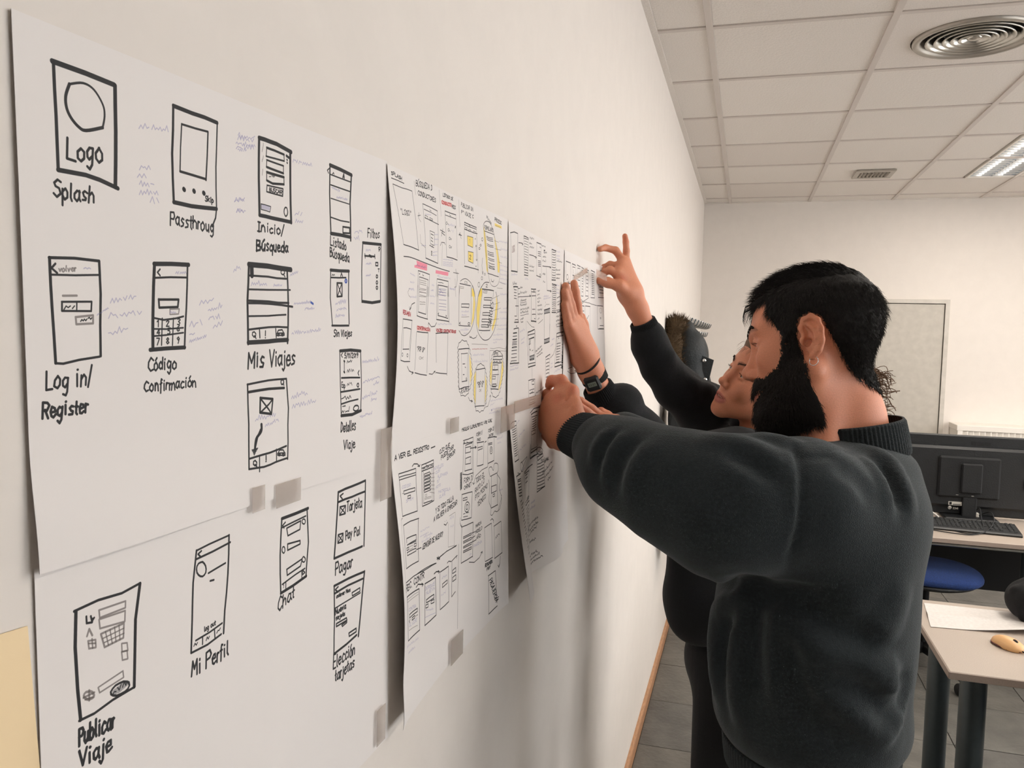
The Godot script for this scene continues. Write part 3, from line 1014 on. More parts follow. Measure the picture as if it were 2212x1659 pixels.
		["s","K",9.6,[1100,399,1189,394,1289,384]],
		["s","K",5.2,[1114,143,1290,134]],
		["s","K",5.2,[1139,127,1119,136,1129,147]],
		["s","K",5.2,[1148,153,1251,146,1245,179,1156,185,1148,153]],
		["s","K",4.5,[1286,156,1284,161,1281,163,1276,164,1270,163,1265,160,1262,156,1261,151,1262,146,1265,144,1271,143,1276,144,1281,147,1285,151,1286,156]],
		["s","K",5.3,[1153,217,1244,225,1244,239,1153,242,1153,217]],
		["s","K",4.4,[1133,235,1132,241,1129,245,1125,246,1121,245,1117,241,1114,236,1113,230,1114,225,1117,221,1121,220,1126,221,1130,224,1132,229,1133,235]],
		["s","K",5.3,[1145,316,1259,304,1245,330,1148,341,1145,316]],
		["s","K",4.6,[1283,313,1281,317,1278,320,1273,321,1267,319,1262,316,1259,311,1258,306,1259,302,1263,299,1268,298,1273,300,1278,303,1282,308,1283,313]],
		["s","K",5.2,[1111,367,1137,363,1279,349]],
		["s","K",4.4,[1137,363,1136,396]],
		["s","K",4.6,[1255,352,1255,386]],
		["t","K",3.6,"!",[1113,382,15,1,0,-18]],
		["s","K",4.6,[1261,350,1278,366,1261,371,1261,350]],
		["t","K",5.8,"Chat",[1077,469,124,-23,1,-51]],
		["s","K",8.8,[1558,84,1685,79,1816,75]],
		["s","K",9.8,[1558,84,1539,237,1518,370]],
		["s","K",8.4,[1816,75,1807,235,1798,383]],
		["s","K",8.8,[1521,371,1646,375,1781,381]],
		["s","K",7.8,[1557,128,1808,126]],
		["s","K",5.9,[1602,98,1574,105,1595,121]],
		["s","K",5.9,[1573,152,1623,156,1620,192,1569,189,1573,152]],
		["s","K",4.9,[1573,154,1620,191]],
		["s","K",5,[1623,157,1573,187]],
		["t","K",5.8,"Tarjeta",[1632,187,151,5,1,-46]],
		["s","K",5.9,[1555,274,1600,277,1596,315,1551,310,1555,274]],
		["s","K",4.9,[1555,275,1596,313]],
		["s","K",5,[1600,279,1554,308]],
		["t","K",5.9,"Pay Pal",[1621,310,142,8,0,-38]],
		["t","K",6.6,"Pagar",[1525,446,165,5,1,-53]],
		["s","K",8.9,[1516,493,1645,497,1802,508]],
		["s","K",7.9,[1516,493,1517,644,1510,799]],
		["s","K",10.6,[1802,508,1769,658,1738,799]],
		["s","K",9,[1510,799,1624,796,1721,788]],
		["s","K",7.9,[1523,528,1644,528,1785,537]],
		["s","K",6,[1552,507,1527,513,1550,531]],
		["t","K",5,"cobrar Nxx",[1534,554,131,6,0,-15]],
		["s","K",5.2,[1679,573,1755,572,1755,590,1682,589,1679,573]],
		["s","K",5,[1517,596,1609,597,1760,598]],
		["t","K",5.8,"Nueva",[1522,625,101,3,0,-25]],
		["t","K",5,"tarjeta",[1528,652,84,3,0,-17]],
		["s","K",6,[1533,670,1625,674,1629,686,1534,682,1533,670]],
		["s","K",5.1,[1582,692,1629,690,1628,697,1587,700,1582,692]],
		["s","K",6.2,[1647,753,1716,754,1716,771,1650,769,1647,753]],
		["t","K",6.7,"Elección",[1502,865,206,7,1,-58]],
		["t","K",6.7,"tarjetas",[1517,930,184,2,1,-50]],
	],
	"C": [
		["t","K",3.2,"SPLASH",[38,43,130,6,0,-17]],
		["s","K",3.2,[37,61,190,61]],
		["s","K",2.8,[51,89,165,88,292,83]],
		["s","K",2.4,[51,89,97,214,155,377]],
		["s","K",2.5,[292,83,333,222,369,384]],
		["s","K",3.7,[155,377,264,379,375,385]],
		["t","K",2.9,"\"LOGO\"",[125,226,155,-7,0,-29]],
		["t","K",3.4,"BÚSQUEDA D",[344,45,236,-12,0,-30]],
		["t","K",3.4,"CONDUCTORES",[369,90,265,0,0,-24]],
		["t","K",3.3,"LISTADO DE",[745,35,171,0,0,-18]],
		["t","R",4.2,"CONDUCTO",[726,82,163,-6,0,-19]],
		["t","K",3.4,"RES",[895,81,64,-1,0,-19]],
		["f","S",0,[720,63,891,56,900,78,726,82]],
		["t","K",3,"PUBLICAR UN",[1048,48,232,-1,0,-24]],
		["t","K",3.5,"Pº VIAJE C",[1053,92,236,0,0,-22]],
		["s","G",2.2,[321,25,339,93]],
		["s","G",2.2,[683,11,720,155]],
		["s","G",2.2,[1006,15,1024,177]],
		["s","K",3.1,[436,127,550,129,658,134]],
		["s","K",2.2,[436,127,469,292,478,418]],
		["s","K",2.3,[658,134,672,268,667,431]],
		["s","K",4,[478,418,573,425,667,432]],
		["s","K",2.6,[453,153,562,157,643,162]],
		["s","K",3.1,[464,197,562,202,679,208]],
		["s","K",2.2,[470,183,510,187,509,200,470,199,470,183]],
		["s","K",2.2,[538,187,585,190,585,199,538,199,538,187]],
		["s","K",2.2,[539,140,544,148,562,148]],
		["s","K",2.2,[542,259,613,262,609,335,550,331,542,259]],
		["s","K",3.2,[556,275,597,279]],
		["s","K",3.2,[559,295,585,300]],
		["s","K",3.2,[559,311,585,317]],
		["s","K",3.2,[535,342,603,348]],
		["s","K",2.3,[587,335,571,350]],
		["s","K",4.1,[561,372,575,373]],
		["s","K",4.1,[561,381,575,382]],
		["s","K",4.1,[561,392,575,393]],
		["x","F",2.2,[609,275,61,-5,0,-9]],
		["x","F",2.2,[609,303,67,-7,0,-9]],
		["x","F",2.2,[609,335,61,-9,0,-8]],
		["x","F",2.2,[585,379,73,-12,0,-9]],
		["x","F",2.2,[585,397,73,-7,0,-9]],
		["x","F",2.2,[413,358,67,-5,0,-9]],
		["x","F",2.2,[475,180,86,-8,0,-7]],
		["s","K",2.2,[365,202,403,193]],
		["s","K",2.2,[381,183,376,212]],
		["s","G",2.2,[376,212,408,229]],
		["s","G",2.2,[397,298,404,343,474,362]],
		["s","K",3.3,[707,235,777,242]],
		["s","K",2.8,[747,224,726,269]],
		["s","K",3.3,[726,248,781,258]],
		["s","K",2.8,[707,325,726,305,777,301,790,312]],
		["s","G",2.2,[738,312,734,440]],
		["s","K",3.8,[781,116,869,115,964,113]],
		["s","K",2.8,[783,138,875,138,964,137]],
		["s","K",2.3,[781,116,796,230,812,381]],
		["s","G",2.2,[964,113,978,232,985,370]],
		["s","K",4.3,[812,381,902,380,985,385]],
		["s","K",2.4,[859,122,862,132,882,132]],
		["s","K",2.4,[820,182,819,185,816,188,812,190,807,191,803,190,800,188,799,184,800,181,803,178,807,176,812,175,816,176,819,179,820,182]],
		["x","K",2.4,[825,190,17,-1,0,-16]],
		["s","K",2.4,[853,217,852,221,849,224,844,226,840,226,836,225,833,223,832,220,833,216,836,213,840,211,844,211,849,212,852,214,853,217]],
		["x","K",2.4,[858,225,17,-1,0,-16]],
		["s","K",2.4,[870,265,869,269,866,272,862,274,857,274,853,273,850,271,849,267,850,264,853,261,857,259,862,259,866,260,869,262,870,265]],
		["x","K",2.4,[875,273,17,-1,0,-16]],
		["s","K",2.4,[873,314,872,318,869,321,864,323,860,323,855,322,852,320,851,317,852,313,855,310,860,308,864,308,869,309,872,311,873,314]],
		["x","K",2.4,[878,323,18,-1,0,-16]],
		["f","K",0,[950,182,964,178,960,195,950,195]],
		["x","F",2.2,[836,196,108,-9,0,-17]],
		["x","F",2.2,[889,228,41,0,0,-29]],
		["x","F",2.2,[751,403,165,-7,0,-9]],
		["x","F",2.2,[751,419,165,-7,0,-9]],
		["x","F",2.2,[751,429,165,-6,0,-9]],
		["x","F",2.2,[751,438,165,-6,0,-9]],
		["s","K",4,[1010,226,1063,226]],
		["s","K",3.5,[1024,212,1013,231]],
		["s","K",3,[1020,217,1053,246]],
		["s","K",4.5,[1117,137,1234,141,1341,142]],
		["s","K",3.5,[1117,151,1337,154]],
		["s","K",2.5,[1117,137,1114,267,1118,396]],
		["s","K",2.2,[1341,142,1358,294,1376,436]],
		["s","K",4.6,[1118,411,1251,413,1382,415]],
		["s","K",4,[1117,180,1235,181,1358,180]],
		["s","K",2.5,[1129,167,1171,168,1166,177,1126,179,1129,167]],
		["s","K",2.6,[1196,171,1238,172,1235,182,1193,182,1196,171]],
		["s","K",2.6,[1281,171,1325,172,1321,182,1278,183,1281,171]],
		["s","K",3.1,[1204,142,1231,156]],
		["f","Y",0,[1171,216,1278,213,1274,278,1177,275]],
		["s","K",2.5,[1171,216,1278,213,1274,278,1177,273,1171,216]],
		["t","G",2.6,"1",[1207,254,25,0,0,-23]],
		["f","Y",0,[1186,311,1282,310,1279,377,1187,371]],
		["s","K",2.6,[1186,311,1282,310,1279,380,1187,372,1186,311]],
		["t","K",3.1,"2",[1205,357,38,-1,0,-28]],
		["s","K",2.6,[1334,255,1346,358]],
		["s","K",2.6,[1325,268,1334,255,1345,266]],
		["s","K",2.6,[1333,349,1346,359,1356,347]],
		["s","K",2.2,[1313,222,1323,213,1329,222]],
		["s","K",2.2,[1322,392,1333,400,1343,390]],
		["s","K",2.7,[1472,204,1470,209,1466,213,1460,216,1453,217,1447,215,1443,212,1441,208,1443,203,1447,199,1453,196,1460,195,1466,197,1470,200,1472,204]],
		["s","K",2.7,[1438,247,1437,250,1433,252,1427,254,1420,255,1414,254,1410,252,1409,250,1410,247,1414,244,1420,242,1427,242,1433,242,1437,244,1438,247]],
		["s","K",2.7,[1414,271,1412,274,1408,277,1402,278,1396,279,1390,278,1386,277,1384,274,1386,271,1390,268,1396,267,1402,266,1408,267,1412,268,1414,271]],
		["s","K",2.7,[1461,329,1448,382,1465,435]],
		["s","K",2.7,[1453,419,1465,439,1478,418]],
		["s","K",2.7,[1519,433,1518,436,1516,439,1512,440,1507,441,1503,440,1500,438,1499,435,1500,432,1503,429,1507,428,1511,428,1516,429,1518,431,1519,433]],
		["s","K",2.7,[1462,465,1461,469,1457,473,1452,476,1446,476,1440,475,1437,471,1435,466,1436,462,1440,458,1445,455,1451,455,1457,456,1461,460,1462,465]],
		["s","K",2.7,[1407,511,1405,518,1400,524,1392,528,1383,528,1376,526,1370,520,1368,514,1370,507,1375,501,1383,497,1392,497,1400,499,1405,504,1407,511]],
		["f","Y",0,[1489,114,1536,200,1563,317,1573,421,1547,407,1502,225,1485,146]],
		["f","Y",0,[1713,158,1789,240,1847,332,1838,402,1800,399,1780,298,1732,201]],
		["c","K",3.2,[1490,146,1479,107,1535,76,1613,76,1676,112,1723,163]],
		["c","K",2.2,[1490,146,1519,251,1555,357,1600,458,1654,500,1745,503,1820,473,1848,407,1818,295,1760,209,1723,163]],
		["t","K",3.2,"FORMULARIO",[1496,132,193,0,0,-27]],
		["s","K",3.8,[1501,144,1597,145,1700,145]],
		["s","K",2.2,[1513,148,1564,422]],
		["s","G",2.2,[1700,145,1810,427]],
		["s","K",3.9,[1573,424,1689,427,1820,431]],
		["s","K",3.4,[1644,458,1657,473,1693,474,1708,460]],
		["s","K",3,[1541,175,1597,178,1677,174]],
		["s","K",3,[1545,185,1601,189,1681,184]],
		["s","K",3,[1550,196,1606,199,1685,195]],
		["s","K",3,[1554,225,1610,229,1690,225]],
		["s","K",3,[1558,235,1614,239,1694,235]],
		["s","K",3,[1563,272,1619,277,1698,274]],
		["s","K",3,[1567,284,1624,289,1702,286]],
		["s","K",3,[1571,295,1628,299,1707,297]],
		["s","K",3,[1576,316,1632,321,1711,319]],
		["s","K",3,[1580,327,1637,332,1715,330]],
		["s","K",3,[1585,349,1641,354,1719,352]],
		["s","K",3,[1589,365,1646,370,1724,369]],
		["s","K",3,[1593,381,1650,387,1728,385]],
		["s","K",2.8,[1595,375,1716,380,1716,388,1603,385,1595,375]],
		["t","K",2.7,"Mínimo",[1543,53,106,30,0,-19]],
		["t","K",3.9,"PROCESO",[1718,49,164,7,0,-23]],
		["f","Y",0,[1721,65,1882,65,1888,83,1725,85]],
		["x","B",2.2,[1740,82,123,-1,0,-10]],
		["x","F",2.3,[1816,183,237,-11,0,-17]],
		["x","F",2.3,[1855,234,199,-5,0,-17]],
		["x","F",2.3,[1856,288,199,-3,0,-17]],
		["x","F",2.3,[1857,352,199,-1,0,-17]],
		["x","F",2.3,[1857,383,199,0,0,-17]],
		["x","F",2.3,[1858,415,199,1,0,-17]],
		["x","F",2.3,[1858,444,200,2,0,-17]],
		["x","F",2.3,[1859,473,200,3,0,-17]],
		["s","G",2.2,[1714,186,1816,186]],
		["s","G",2.2,[1724,241,1875,237]],
		["s","G",2.2,[1818,326,1895,328]],
		["s","G",2.2,[1835,466,1997,474]],
		["s","G",2.2,[1783,512,1918,508]],
		["c","K",3.7,[150,439,263,435,468,446,682,458,859,464]],
		["f","P",0,[339,444,500,451,497,488,307,483,310,470,347,467]],
		["x","B",2.2,[336,472,149,6,0,-17]],
		["f","P",0,[635,473,842,470,836,493,630,491]],
		["x","F",2.2,[657,511,219,-1,0,-14]],
		["s","K",3.5,[363,496,446,499,535,505]],
		["s","K",2.2,[363,496,357,567,348,637]],
		["s","K",2.3,[535,505,525,629]],
		["s","K",3.1,[379,529,514,537]],
		["s","K",2.2,[379,529,370,636]],
		["s","K",2.2,[511,537,500,631]],
		["s","K",2.6,[390,508,377,513,388,516]],
		["s","K",2.7,[429,509,432,518,446,517]],
		["s","G",2.2,[384,545,485,548]],
		["s","G",2.2,[384,556,485,559]],
		["s","G",2.2,[384,567,485,570]],
		["s","G",2.2,[384,589,485,593]],
		["s","G",2.2,[384,609,485,613]],
		["s","G",2.2,[384,627,485,631]],
		["s","K",3.7,[654,521,745,523,838,525]],
		["s","K",2.3,[654,521,638,624]],
		["s","K",2.4,[838,525,846,615]],
		["s","K",2.3,[672,556,663,623]],
		["s","K",2.4,[825,558,833,615]],
		["s","K",3.8,[669,556,825,559]],
		["s","K",2.2,[669,541,732,539,757,542]],
		["s","B",2.2,[681,582,796,583]],
		["s","B",2.2,[681,594,796,595]],
		["s","B",2.2,[681,613,796,615]],
		["x","F",2.2,[242,522,73,10,0,-11]],
		["x","F",2.2,[241,569,62,0,0,-11]],
		["x","F",2.2,[246,608,57,1,0,-11]],
		["x","F",2.2,[572,567,36,0,0,-14]],
		["x","F",2.2,[572,595,30,-1,0,-12]],
		["x","F",2.2,[862,570,82,6,0,-15]],
		["s","K",2.5,[964,441,969,470]],
		["s","K",2.5,[923,466,1007,466]],
		["s","K",2.2,[985,459,986,504,969,550,941,555]],
		["s","G",2.2,[951,501,961,610]],
		["c","K",3,[1035,511,1086,496,1145,489,1221,504,1268,533,1299,573,1307,594]],
		["s","K",4,[1021,526,1115,526,1229,529]],
		["s","K",2.2,[1021,542,1011,607]],
		["s","K",2.2,[1244,529,1249,597]],
		["s","G",2.2,[1035,543,1104,544,1101,553,1031,554,1035,543]],
		["t","G",2.2,"C3",[1115,521,60,-1,0,-15]],
		["f","Y",0,[1252,544,1276,543,1312,593,1255,596]],
		["f","Y",0,[1380,590,1421,540,1454,533,1443,587]],
		["c","K",3.8,[1380,590,1429,534,1505,492,1600,485]],
		["s","K",4.4,[1454,536,1565,535,1705,536]],
		["s","K",2.2,[1454,536,1443,588]],
		["s","K",2.3,[1700,538,1691,577]],
		["t","K",2.8,"2",[1527,521,47,-1,0,-21]],
		["s","G",2.2,[1476,548,1557,550,1552,561,1471,561,1476,548]],
		["s","K",2.9,[1755,543,1780,573]],
		["s","K",2.3,[353,577,340,742]],
		["s","K",2.4,[518,577,499,757]],
		["s","K",2.3,[373,576,363,721]],
		["s","K",2.3,[498,574,481,731]],
		["s","K",3.7,[340,742,406,750,507,758]],
		["s","K",3.7,[363,721,476,731]],
		["s","G",2.2,[378,599,476,597]],
		["s","G",2.2,[378,612,476,611]],
		["s","G",2.2,[378,635,476,635]],
		["x","G",2.2,[383,667,87,-1,0,-6]],
		["x","G",2.2,[383,679,87,-1,0,-6]],
		["s","K",2.4,[660,559,647,757]],
		["s","K",2.5,[839,549,852,776]],
		["s","K",2.4,[675,563,666,732]],
		["s","K",2.5,[825,555,832,748]],
		["s","K",4.4,[647,757,751,761,850,766]],
		["s","K",3.9,[670,734,832,748]],
		["s","K",2.9,[685,718,670,724,683,729]],
		["s","K",3,[798,729,811,734,798,739]],
		["s","B",2.2,[686,577,804,575]],
		["s","B",2.2,[686,597,804,595]],
		["s","B",2.2,[686,612,804,610]],
		["s","B",2.2,[686,641,804,640]],
		["s","B",2.2,[685,663,804,663]],
		["s","B",2.2,[685,680,804,680]],
		["s","B",2.2,[685,700,804,700]],
		["s","B",2.2,[673,612,712,596,699,577,751,601]],
		["x","F",2.2,[215,605,75,-3,0,-9]],
		["x","F",2.2,[241,648,92,-2,0,-13]],
		["x","F",2.2,[542,630,80,-1,0,-12]],
		["x","F",2.2,[548,670,62,0,0,-10]],
		["x","F",2.2,[554,596,37,-2,0,-9]],
		["x","F",2.2,[866,570,92,-2,0,-10]],
		["x","F",2.2,[666,788,228,-3,0,-12]],
		["s","G",2.2,[231,598,201,621,215,638,241,646]],
		["s","K",3.2,[308,672,262,683,230,711]],
		["s","K",3.1,[225,698,230,715,249,701]],
		["s","K",3.4,[647,776,621,796,566,800,523,780]],
		["s","K",3.3,[517,792,521,778,535,785]],
		["t","R",3.9,"RESUMEN",[115,736,128,12,0,-20]],
		["s","K",3.9,[114,763,188,765,267,769]],
		["s","K",2.6,[114,763,96,860,80,975]],
		["s","K",2.7,[264,770,250,860,230,979]],
		["s","K",3.9,[80,977,145,986,236,989]],
		["s","K",3.5,[124,810,177,809,248,816]],
		["s","K",2.2,[124,812,115,923]],
		["s","K",2.2,[245,818,223,932]],
		["s","K",3.5,[115,921,218,922]],
		["s","K",2.6,[119,949,118,953,115,956,111,957,106,957,102,955,100,952,99,948,100,945,103,942,107,940,111,940,115,942,118,945,119,949]],
		["s","K",2.7,[205,955,204,958,201,961,197,963,192,962,188,961,185,958,184,954,185,951,188,948,192,947,197,947,201,949,204,951,205,955]],
		["f","S",0,[340,794,535,814,537,828,340,822]],
		["t","R",3.2,"CONFIRMACIÓN",[343,815,204,12,0,-18]],
		["s","K",4.1,[343,829,428,833,514,835]],
		["s","K",2.3,[335,829,312,1039]],
		["s","K",2.4,[514,835,498,1064]],
		["s","K",4.1,[314,1054,404,1067,495,1077]],
		["t","K",3.2,"\"POP UP\"",[342,934,126,10,0,-25]],
		["t","G",2.2,"OK",[376,982,69,3,0,-15]],
		["t","R",4.4,"VIAJES CONTRATADOS",[640,828,325,8,0,-16]],
		["s","K",4.4,[636,838,737,835,839,836]],
		["s","K",2.4,[640,842,644,1009]],
		["s","K",2.5,[832,836,815,1094]],
		["s","K",4,[640,1068,711,1077,815,1084]],
		["s","K",3.6,[194,1014,227,1040,290,1054]],
		["s","K",3.2,[265,1060,292,1053,276,1046]],
		["s","K",3.4,[532,1071,583,1076,627,1060]],
		["s","K",2.9,[608,1062,627,1059,627,1073]],
		["s","K",2.6,[1013,539,1005,787]],
		["s","K",2.7,[1239,537,1235,776]],
		["s","K",3.7,[1009,789,1107,791,1224,790]],
		["s","K",3.7,[1058,652,1203,647,1197,671,1054,672,1058,652]],
		["x","F",2.2,[1054,705,138,-4,0,-13]],
		["x","F",2.2,[1061,726,92,-2,0,-11]],
		["s","G",2.2,[1054,734,1200,729]],
		["s","K",3.7,[1028,767,1014,775,1031,781]],
		["s","K",3.8,[1215,775,1213,779,1208,781,1201,783,1193,783,1186,782,1181,779,1180,776,1181,773,1186,770,1193,768,1201,768,1208,770,1213,772,1215,775]],
		["x","F",2.2,[1032,821,161,-3,0,-16]],
		["x","F",2.2,[1099,842,70,-3,0,-13]],
		["c","K",3.3,[1266,524,1309,577,1321,659,1289,754,1224,820,1138,850,1062,847,1009,821]],
		["f","Y",0,[1255,547,1292,567,1316,642,1289,743,1235,798,1272,699,1283,616]],
		["c","K",3.9,[1444,520,1379,579,1343,669,1338,764,1372,831,1450,873,1529,885,1629,868,1732,806,1789,715,1802,613,1758,543]],
		["f","Y",0,[1433,531,1456,558,1405,695,1389,814,1350,769,1346,686,1379,590]],
		["f","Y",0,[1762,561,1798,625,1776,728,1685,824,1666,800,1731,722,1763,626]],
		["s","K",3.9,[1465,538,1701,537]],
		["s","K",2.3,[1465,538,1381,814]],
		["s","K",2.3,[1701,537,1620,815]],
		["s","K",4.5,[1389,817,1625,817]],
		["s","G",2.3,[1491,545,1562,544,1553,559,1482,560,1491,545]],
		["s","K",4,[1497,593,1660,587,1654,605,1493,609,1497,593]],
		["s","K",4,[1479,645,1642,641,1636,658,1476,661,1479,645]],
		["s","K",4,[1466,697,1628,694,1622,711,1462,713,1466,697]],
		["s","K",4,[1449,742,1610,741,1604,758,1445,758,1449,742]],
		["s","K",4,[1440,779,1601,779,1595,796,1437,795,1440,779]],
		["t","K",4.1,"SWITCHES",[1643,794,68,-177,-74,-4]],
		["x","F",2.4,[1857,560,260,-15,0,-15]],
		["x","F",2.5,[2022,605,107,-7,0,-16]],
		["x","F",2.5,[1939,658,268,-11,0,-15]],
		["x","F",2.4,[1848,690,260,-10,0,-15]],
		["x","F",2.4,[1859,735,261,-8,0,-15]],
		["x","F",2.4,[1830,784,259,-6,0,-15]],
		["x","F",2.4,[1791,812,255,-5,0,-15]],
		["x","F",2.4,[1695,854,247,-3,0,-15]],
		["x","F",2.4,[1695,887,247,-1,0,-15]],
		["x","F",2.4,[1695,909,96,-2,0,-15]],
		["s","G",2.2,[1664,595,1837,563]],
		["s","G",2.2,[1711,631,1857,611]],
		["s","G",2.2,[1683,679,1878,653]],
		["s","G",2.2,[1619,745,1839,731]],
		["s","G",2.2,[1601,783,1820,778]],
		["s","K",3.3,[1213,861,1281,872,1331,864,1351,849]],
		["s","K",3.3,[1209,853,1213,864,1241,860]],
		["s","K",2.8,[1432,833,1436,835]],
		["s","G",2.2,[1249,908,1575,917]],
		["s","G",2.4,[1621,957,2049,971]],
		["x","R",2.2,[1257,944,309,2,0,-6]],
		["x","F",2.2,[1266,986,229,3,0,-19]],
		["x","F",2.2,[1282,1034,294,1,0,-22]],
		["s","G",2.2,[1630,942,1705,946,1842,941,2006,953,2048,930]],
		["s","K",3.2,[998,918,1007,898,1035,892,1070,879,1112,888,1154,887,1171,907,1192,915,1200,936,1219,946,1217,967,1234,978,1231,997,1249,1011,1244,1028,1259,1043,1248,1059,1263,1076,1251,1090,1266,1108,1250,1121,1255,1140,1237,1151,1241,1171,1223,1181,1219,1201,1195,1208,1187,1230,1163,1234,1124,1245,1084,1236,1038,1236,1029,1215,1011,1206,1012,1184,998,1174,1007,1155,996,1143,1005,1125,993,1112,1002,1095,991,1081,1000,1065,988,1050,999,1036,988,1019,999,1006,988,988,999,977,988,957,998,947,988,927,998,918]],
		["f","Y",0,[1204,968,1237,1029,1250,1113,1218,1167,1214,1084]],
		["s","K",4.8,[1005,938,1201,936]],
		["s","K",4.3,[1006,1191,1108,1185,1202,1186]],
		["s","K",2.2,[1005,938,1006,1192]],
		["s","K",2.2,[1193,938,1194,1185]],
		["s","K",3.2,[1047,967,1170,966]],
		["s","K",2.2,[1054,967,1062,1147]],
		["s","K",2.2,[1173,966,1162,1145]],
		["s","K",4.3,[1062,1147,1162,1146]],
		["s","K",3.8,[1080,1034,1123,1034]],
		["s","K",3.8,[1085,1102,1111,1103]],
		["s","K",3.8,[1123,1055,1136,1059]],
		["s","K",2.7,[1158,1135,1157,1137,1154,1139,1149,1140,1144,1140,1140,1139,1137,1136,1136,1133,1137,1131,1140,1128,1144,1127,1149,1128,1154,1129,1157,1132,1158,1135]],
		["t","K",3.2,"RESUMEN",[1040,1221,154,-8,0,-30]],
		["s","K",3.4,[1342,1069,1359,1052,1386,1048,1429,1042,1462,1055,1496,1060,1512,1079,1531,1088,1530,1107,1550,1118,1547,1136,1568,1148,1557,1164,1572,1178,1561,1193,1577,1208,1563,1222,1573,1238,1556,1250,1566,1267,1549,1278,1558,1297,1542,1306,1550,1326,1528,1333,1528,1353,1508,1359,1488,1374,1446,1370,1410,1379,1372,1362,1329,1360,1327,1339,1310,1330,1311,1311,1297,1301,1303,1283,1289,1272,1295,1255,1280,1243,1287,1227,1277,1214,1290,1200,1280,1186,1292,1173,1282,1158,1294,1146,1289,1130,1305,1120,1302,1102,1317,1093,1321,1076,1342,1069]],
		["f","Y",0,[1296,1121,1329,1089,1320,1315,1292,1256]],
		["f","Y",0,[1526,1121,1556,1187,1542,1287,1521,1326]],
		["s","K",4.5,[1332,1081,1519,1079]],
		["s","K",4.6,[1317,1329,1507,1340]],
		["s","K",2.3,[1335,1081,1320,1329]],
		["s","K",2.3,[1519,1079,1510,1340]],
		["t","K",4,"\"POP UP\"",[1353,1204,144,0,0,-37]],
		["t","G",2.3,"OK",[1392,1235,52,2,0,-17]],
		["x","K",3,[1528,1327,22,-158,0,-8]],
		["s","K",3.6,[1690,987,1709,969,1745,967,1790,960,1834,967,1877,971,1905,988,1937,996,1931,1016,1953,1027,1945,1045,1967,1058,1953,1075,1973,1089,1959,1105,1976,1120,1952,1134,1959,1150,1936,1162,1942,1180,1921,1191,1923,1209,1901,1218,1902,1238,1882,1246,1880,1267,1860,1273,1841,1292,1813,1295,1773,1305,1730,1295,1701,1288,1687,1267,1660,1258,1662,1238,1642,1228,1646,1209,1624,1197,1629,1180,1615,1168,1630,1152,1618,1139,1633,1124,1621,1109,1636,1096,1627,1080,1645,1069,1639,1052,1657,1041,1652,1023,1672,1014,1671,995,1690,987]],
		["f","Y",0,[1650,1055,1687,1021,1661,1211,1629,1150]],
		["f","Y",0,[1928,1028,1962,1104,1910,1202,1846,1263,1846,1235,1905,1145]],
		["s","K",4.8,[1706,1003,1944,1005]],
		["s","K",4.8,[1697,1024,1924,1029]],
		["s","K",6,[1697,1048,1914,1054]],
		["s","K",5.4,[1661,1233,1836,1248]],
		["s","K",3,[1706,1003,1667,1233]],
		["s","K",3.1,[1934,1006,1836,1248]],
		["t","K",3.6,"APPS",[1706,994,117,1,0,-21]],
		["s","K",3.6,[1716,1037,1754,1038]],
		["s","K",3.6,[1774,1039,1813,1040]],
		["s","K",3.7,[1843,1041,1893,1042]],
		["s","K",3.6,[1697,1063,1827,1067,1820,1101,1692,1096,1697,1063]],
		["s","K",3,[1745,1065,1736,1098]],
		["s","K",3.6,[1688,1135,1844,1138]],
		["s","K",3,[1688,1099,1834,1104,1806,1220,1674,1213,1688,1099]],
		["s","K",3,[1685,1147,1769,1150,1762,1166,1681,1163,1685,1147]],
		["s","K",4.8,[1689,1201,1782,1205,1776,1225,1686,1219,1689,1201]],
		["s","K",3.3,[1183,1256,1211,1281,1259,1289]],
		["s","K",3.4,[1238,1280,1264,1289,1243,1294]],
		["s","K",3,[1546,1352,1588,1350,1634,1306,1643,1276]],
		["s","K",3,[1624,1287,1645,1275,1656,1291]],
		["x","F",2.4,[1643,1324,305,3,0,-17]],
		["x","F",2.4,[1644,1355,95,-10,0,-17]],
		["x","F",2.4,[1663,1387,235,6,0,-17]],
		["x","F",2.4,[1616,1409,252,12,0,-17]],
		["s","B",4.3,[1686,1389,1685,1391,1682,1392,1678,1393,1674,1392,1670,1391,1668,1389,1667,1387,1668,1385,1670,1383,1674,1383,1678,1383,1682,1385,1685,1386,1686,1389]],
		["s","G",2.2,[1621,960,1619,1072]],
		["s","K",2.6,[2035,1171,1991,1372]],
	],
	"D": [
		["t","K",4.6,"A VER EL REGISTRO",[40,67,467,3,0,-24]],
		["s","K",5.1,[537,69,599,67]],
		["t","K",4.1,"OJO QUE",[673,123,179,-21,0,-25]],
		["t","K",4.1,"PUEDE DAR",[699,159,219,-39,0,-24]],
		["t","K",4.2,"ERROR",[802,176,142,-23,0,-24]],
		["s","K",4.3,[263,131,287,121,335,128,367,145]],
		["s","K",3.8,[373,137,367,147,339,141]],
		["s","K",4.1,[82,142,194,146,312,149]],
		["s","K",3.6,[82,142,90,242,102,364]],
		["s","K",3.8,[312,149,318,267,330,384]],
		["s","K",4.2,[102,364,208,373,327,383]],
		["s","K",3.6,[86,159,312,171]],
		["s","K",3.6,[86,174,312,184]],
		["s","K",3.7,[137,240,299,251,299,268,141,258,137,240]],
		["s","K",3.7,[192,276,234,278,234,293,192,290,192,276]],
		["t","F",2.2,"CODIGO",[115,225,126,7,0,-16]],
		["t","F",2.2,"SPAM",[166,305,108,5,0,-15]],
		["s","G",2.2,[115,249,137,251]],
		["s","K",4.4,[396,144,486,144,576,141]],
		["s","K",3.9,[396,144,399,260,407,374]],
		["s","K",4,[576,141,580,257,586,376]],
		["s","K",4.5,[407,374,502,377,586,376]],
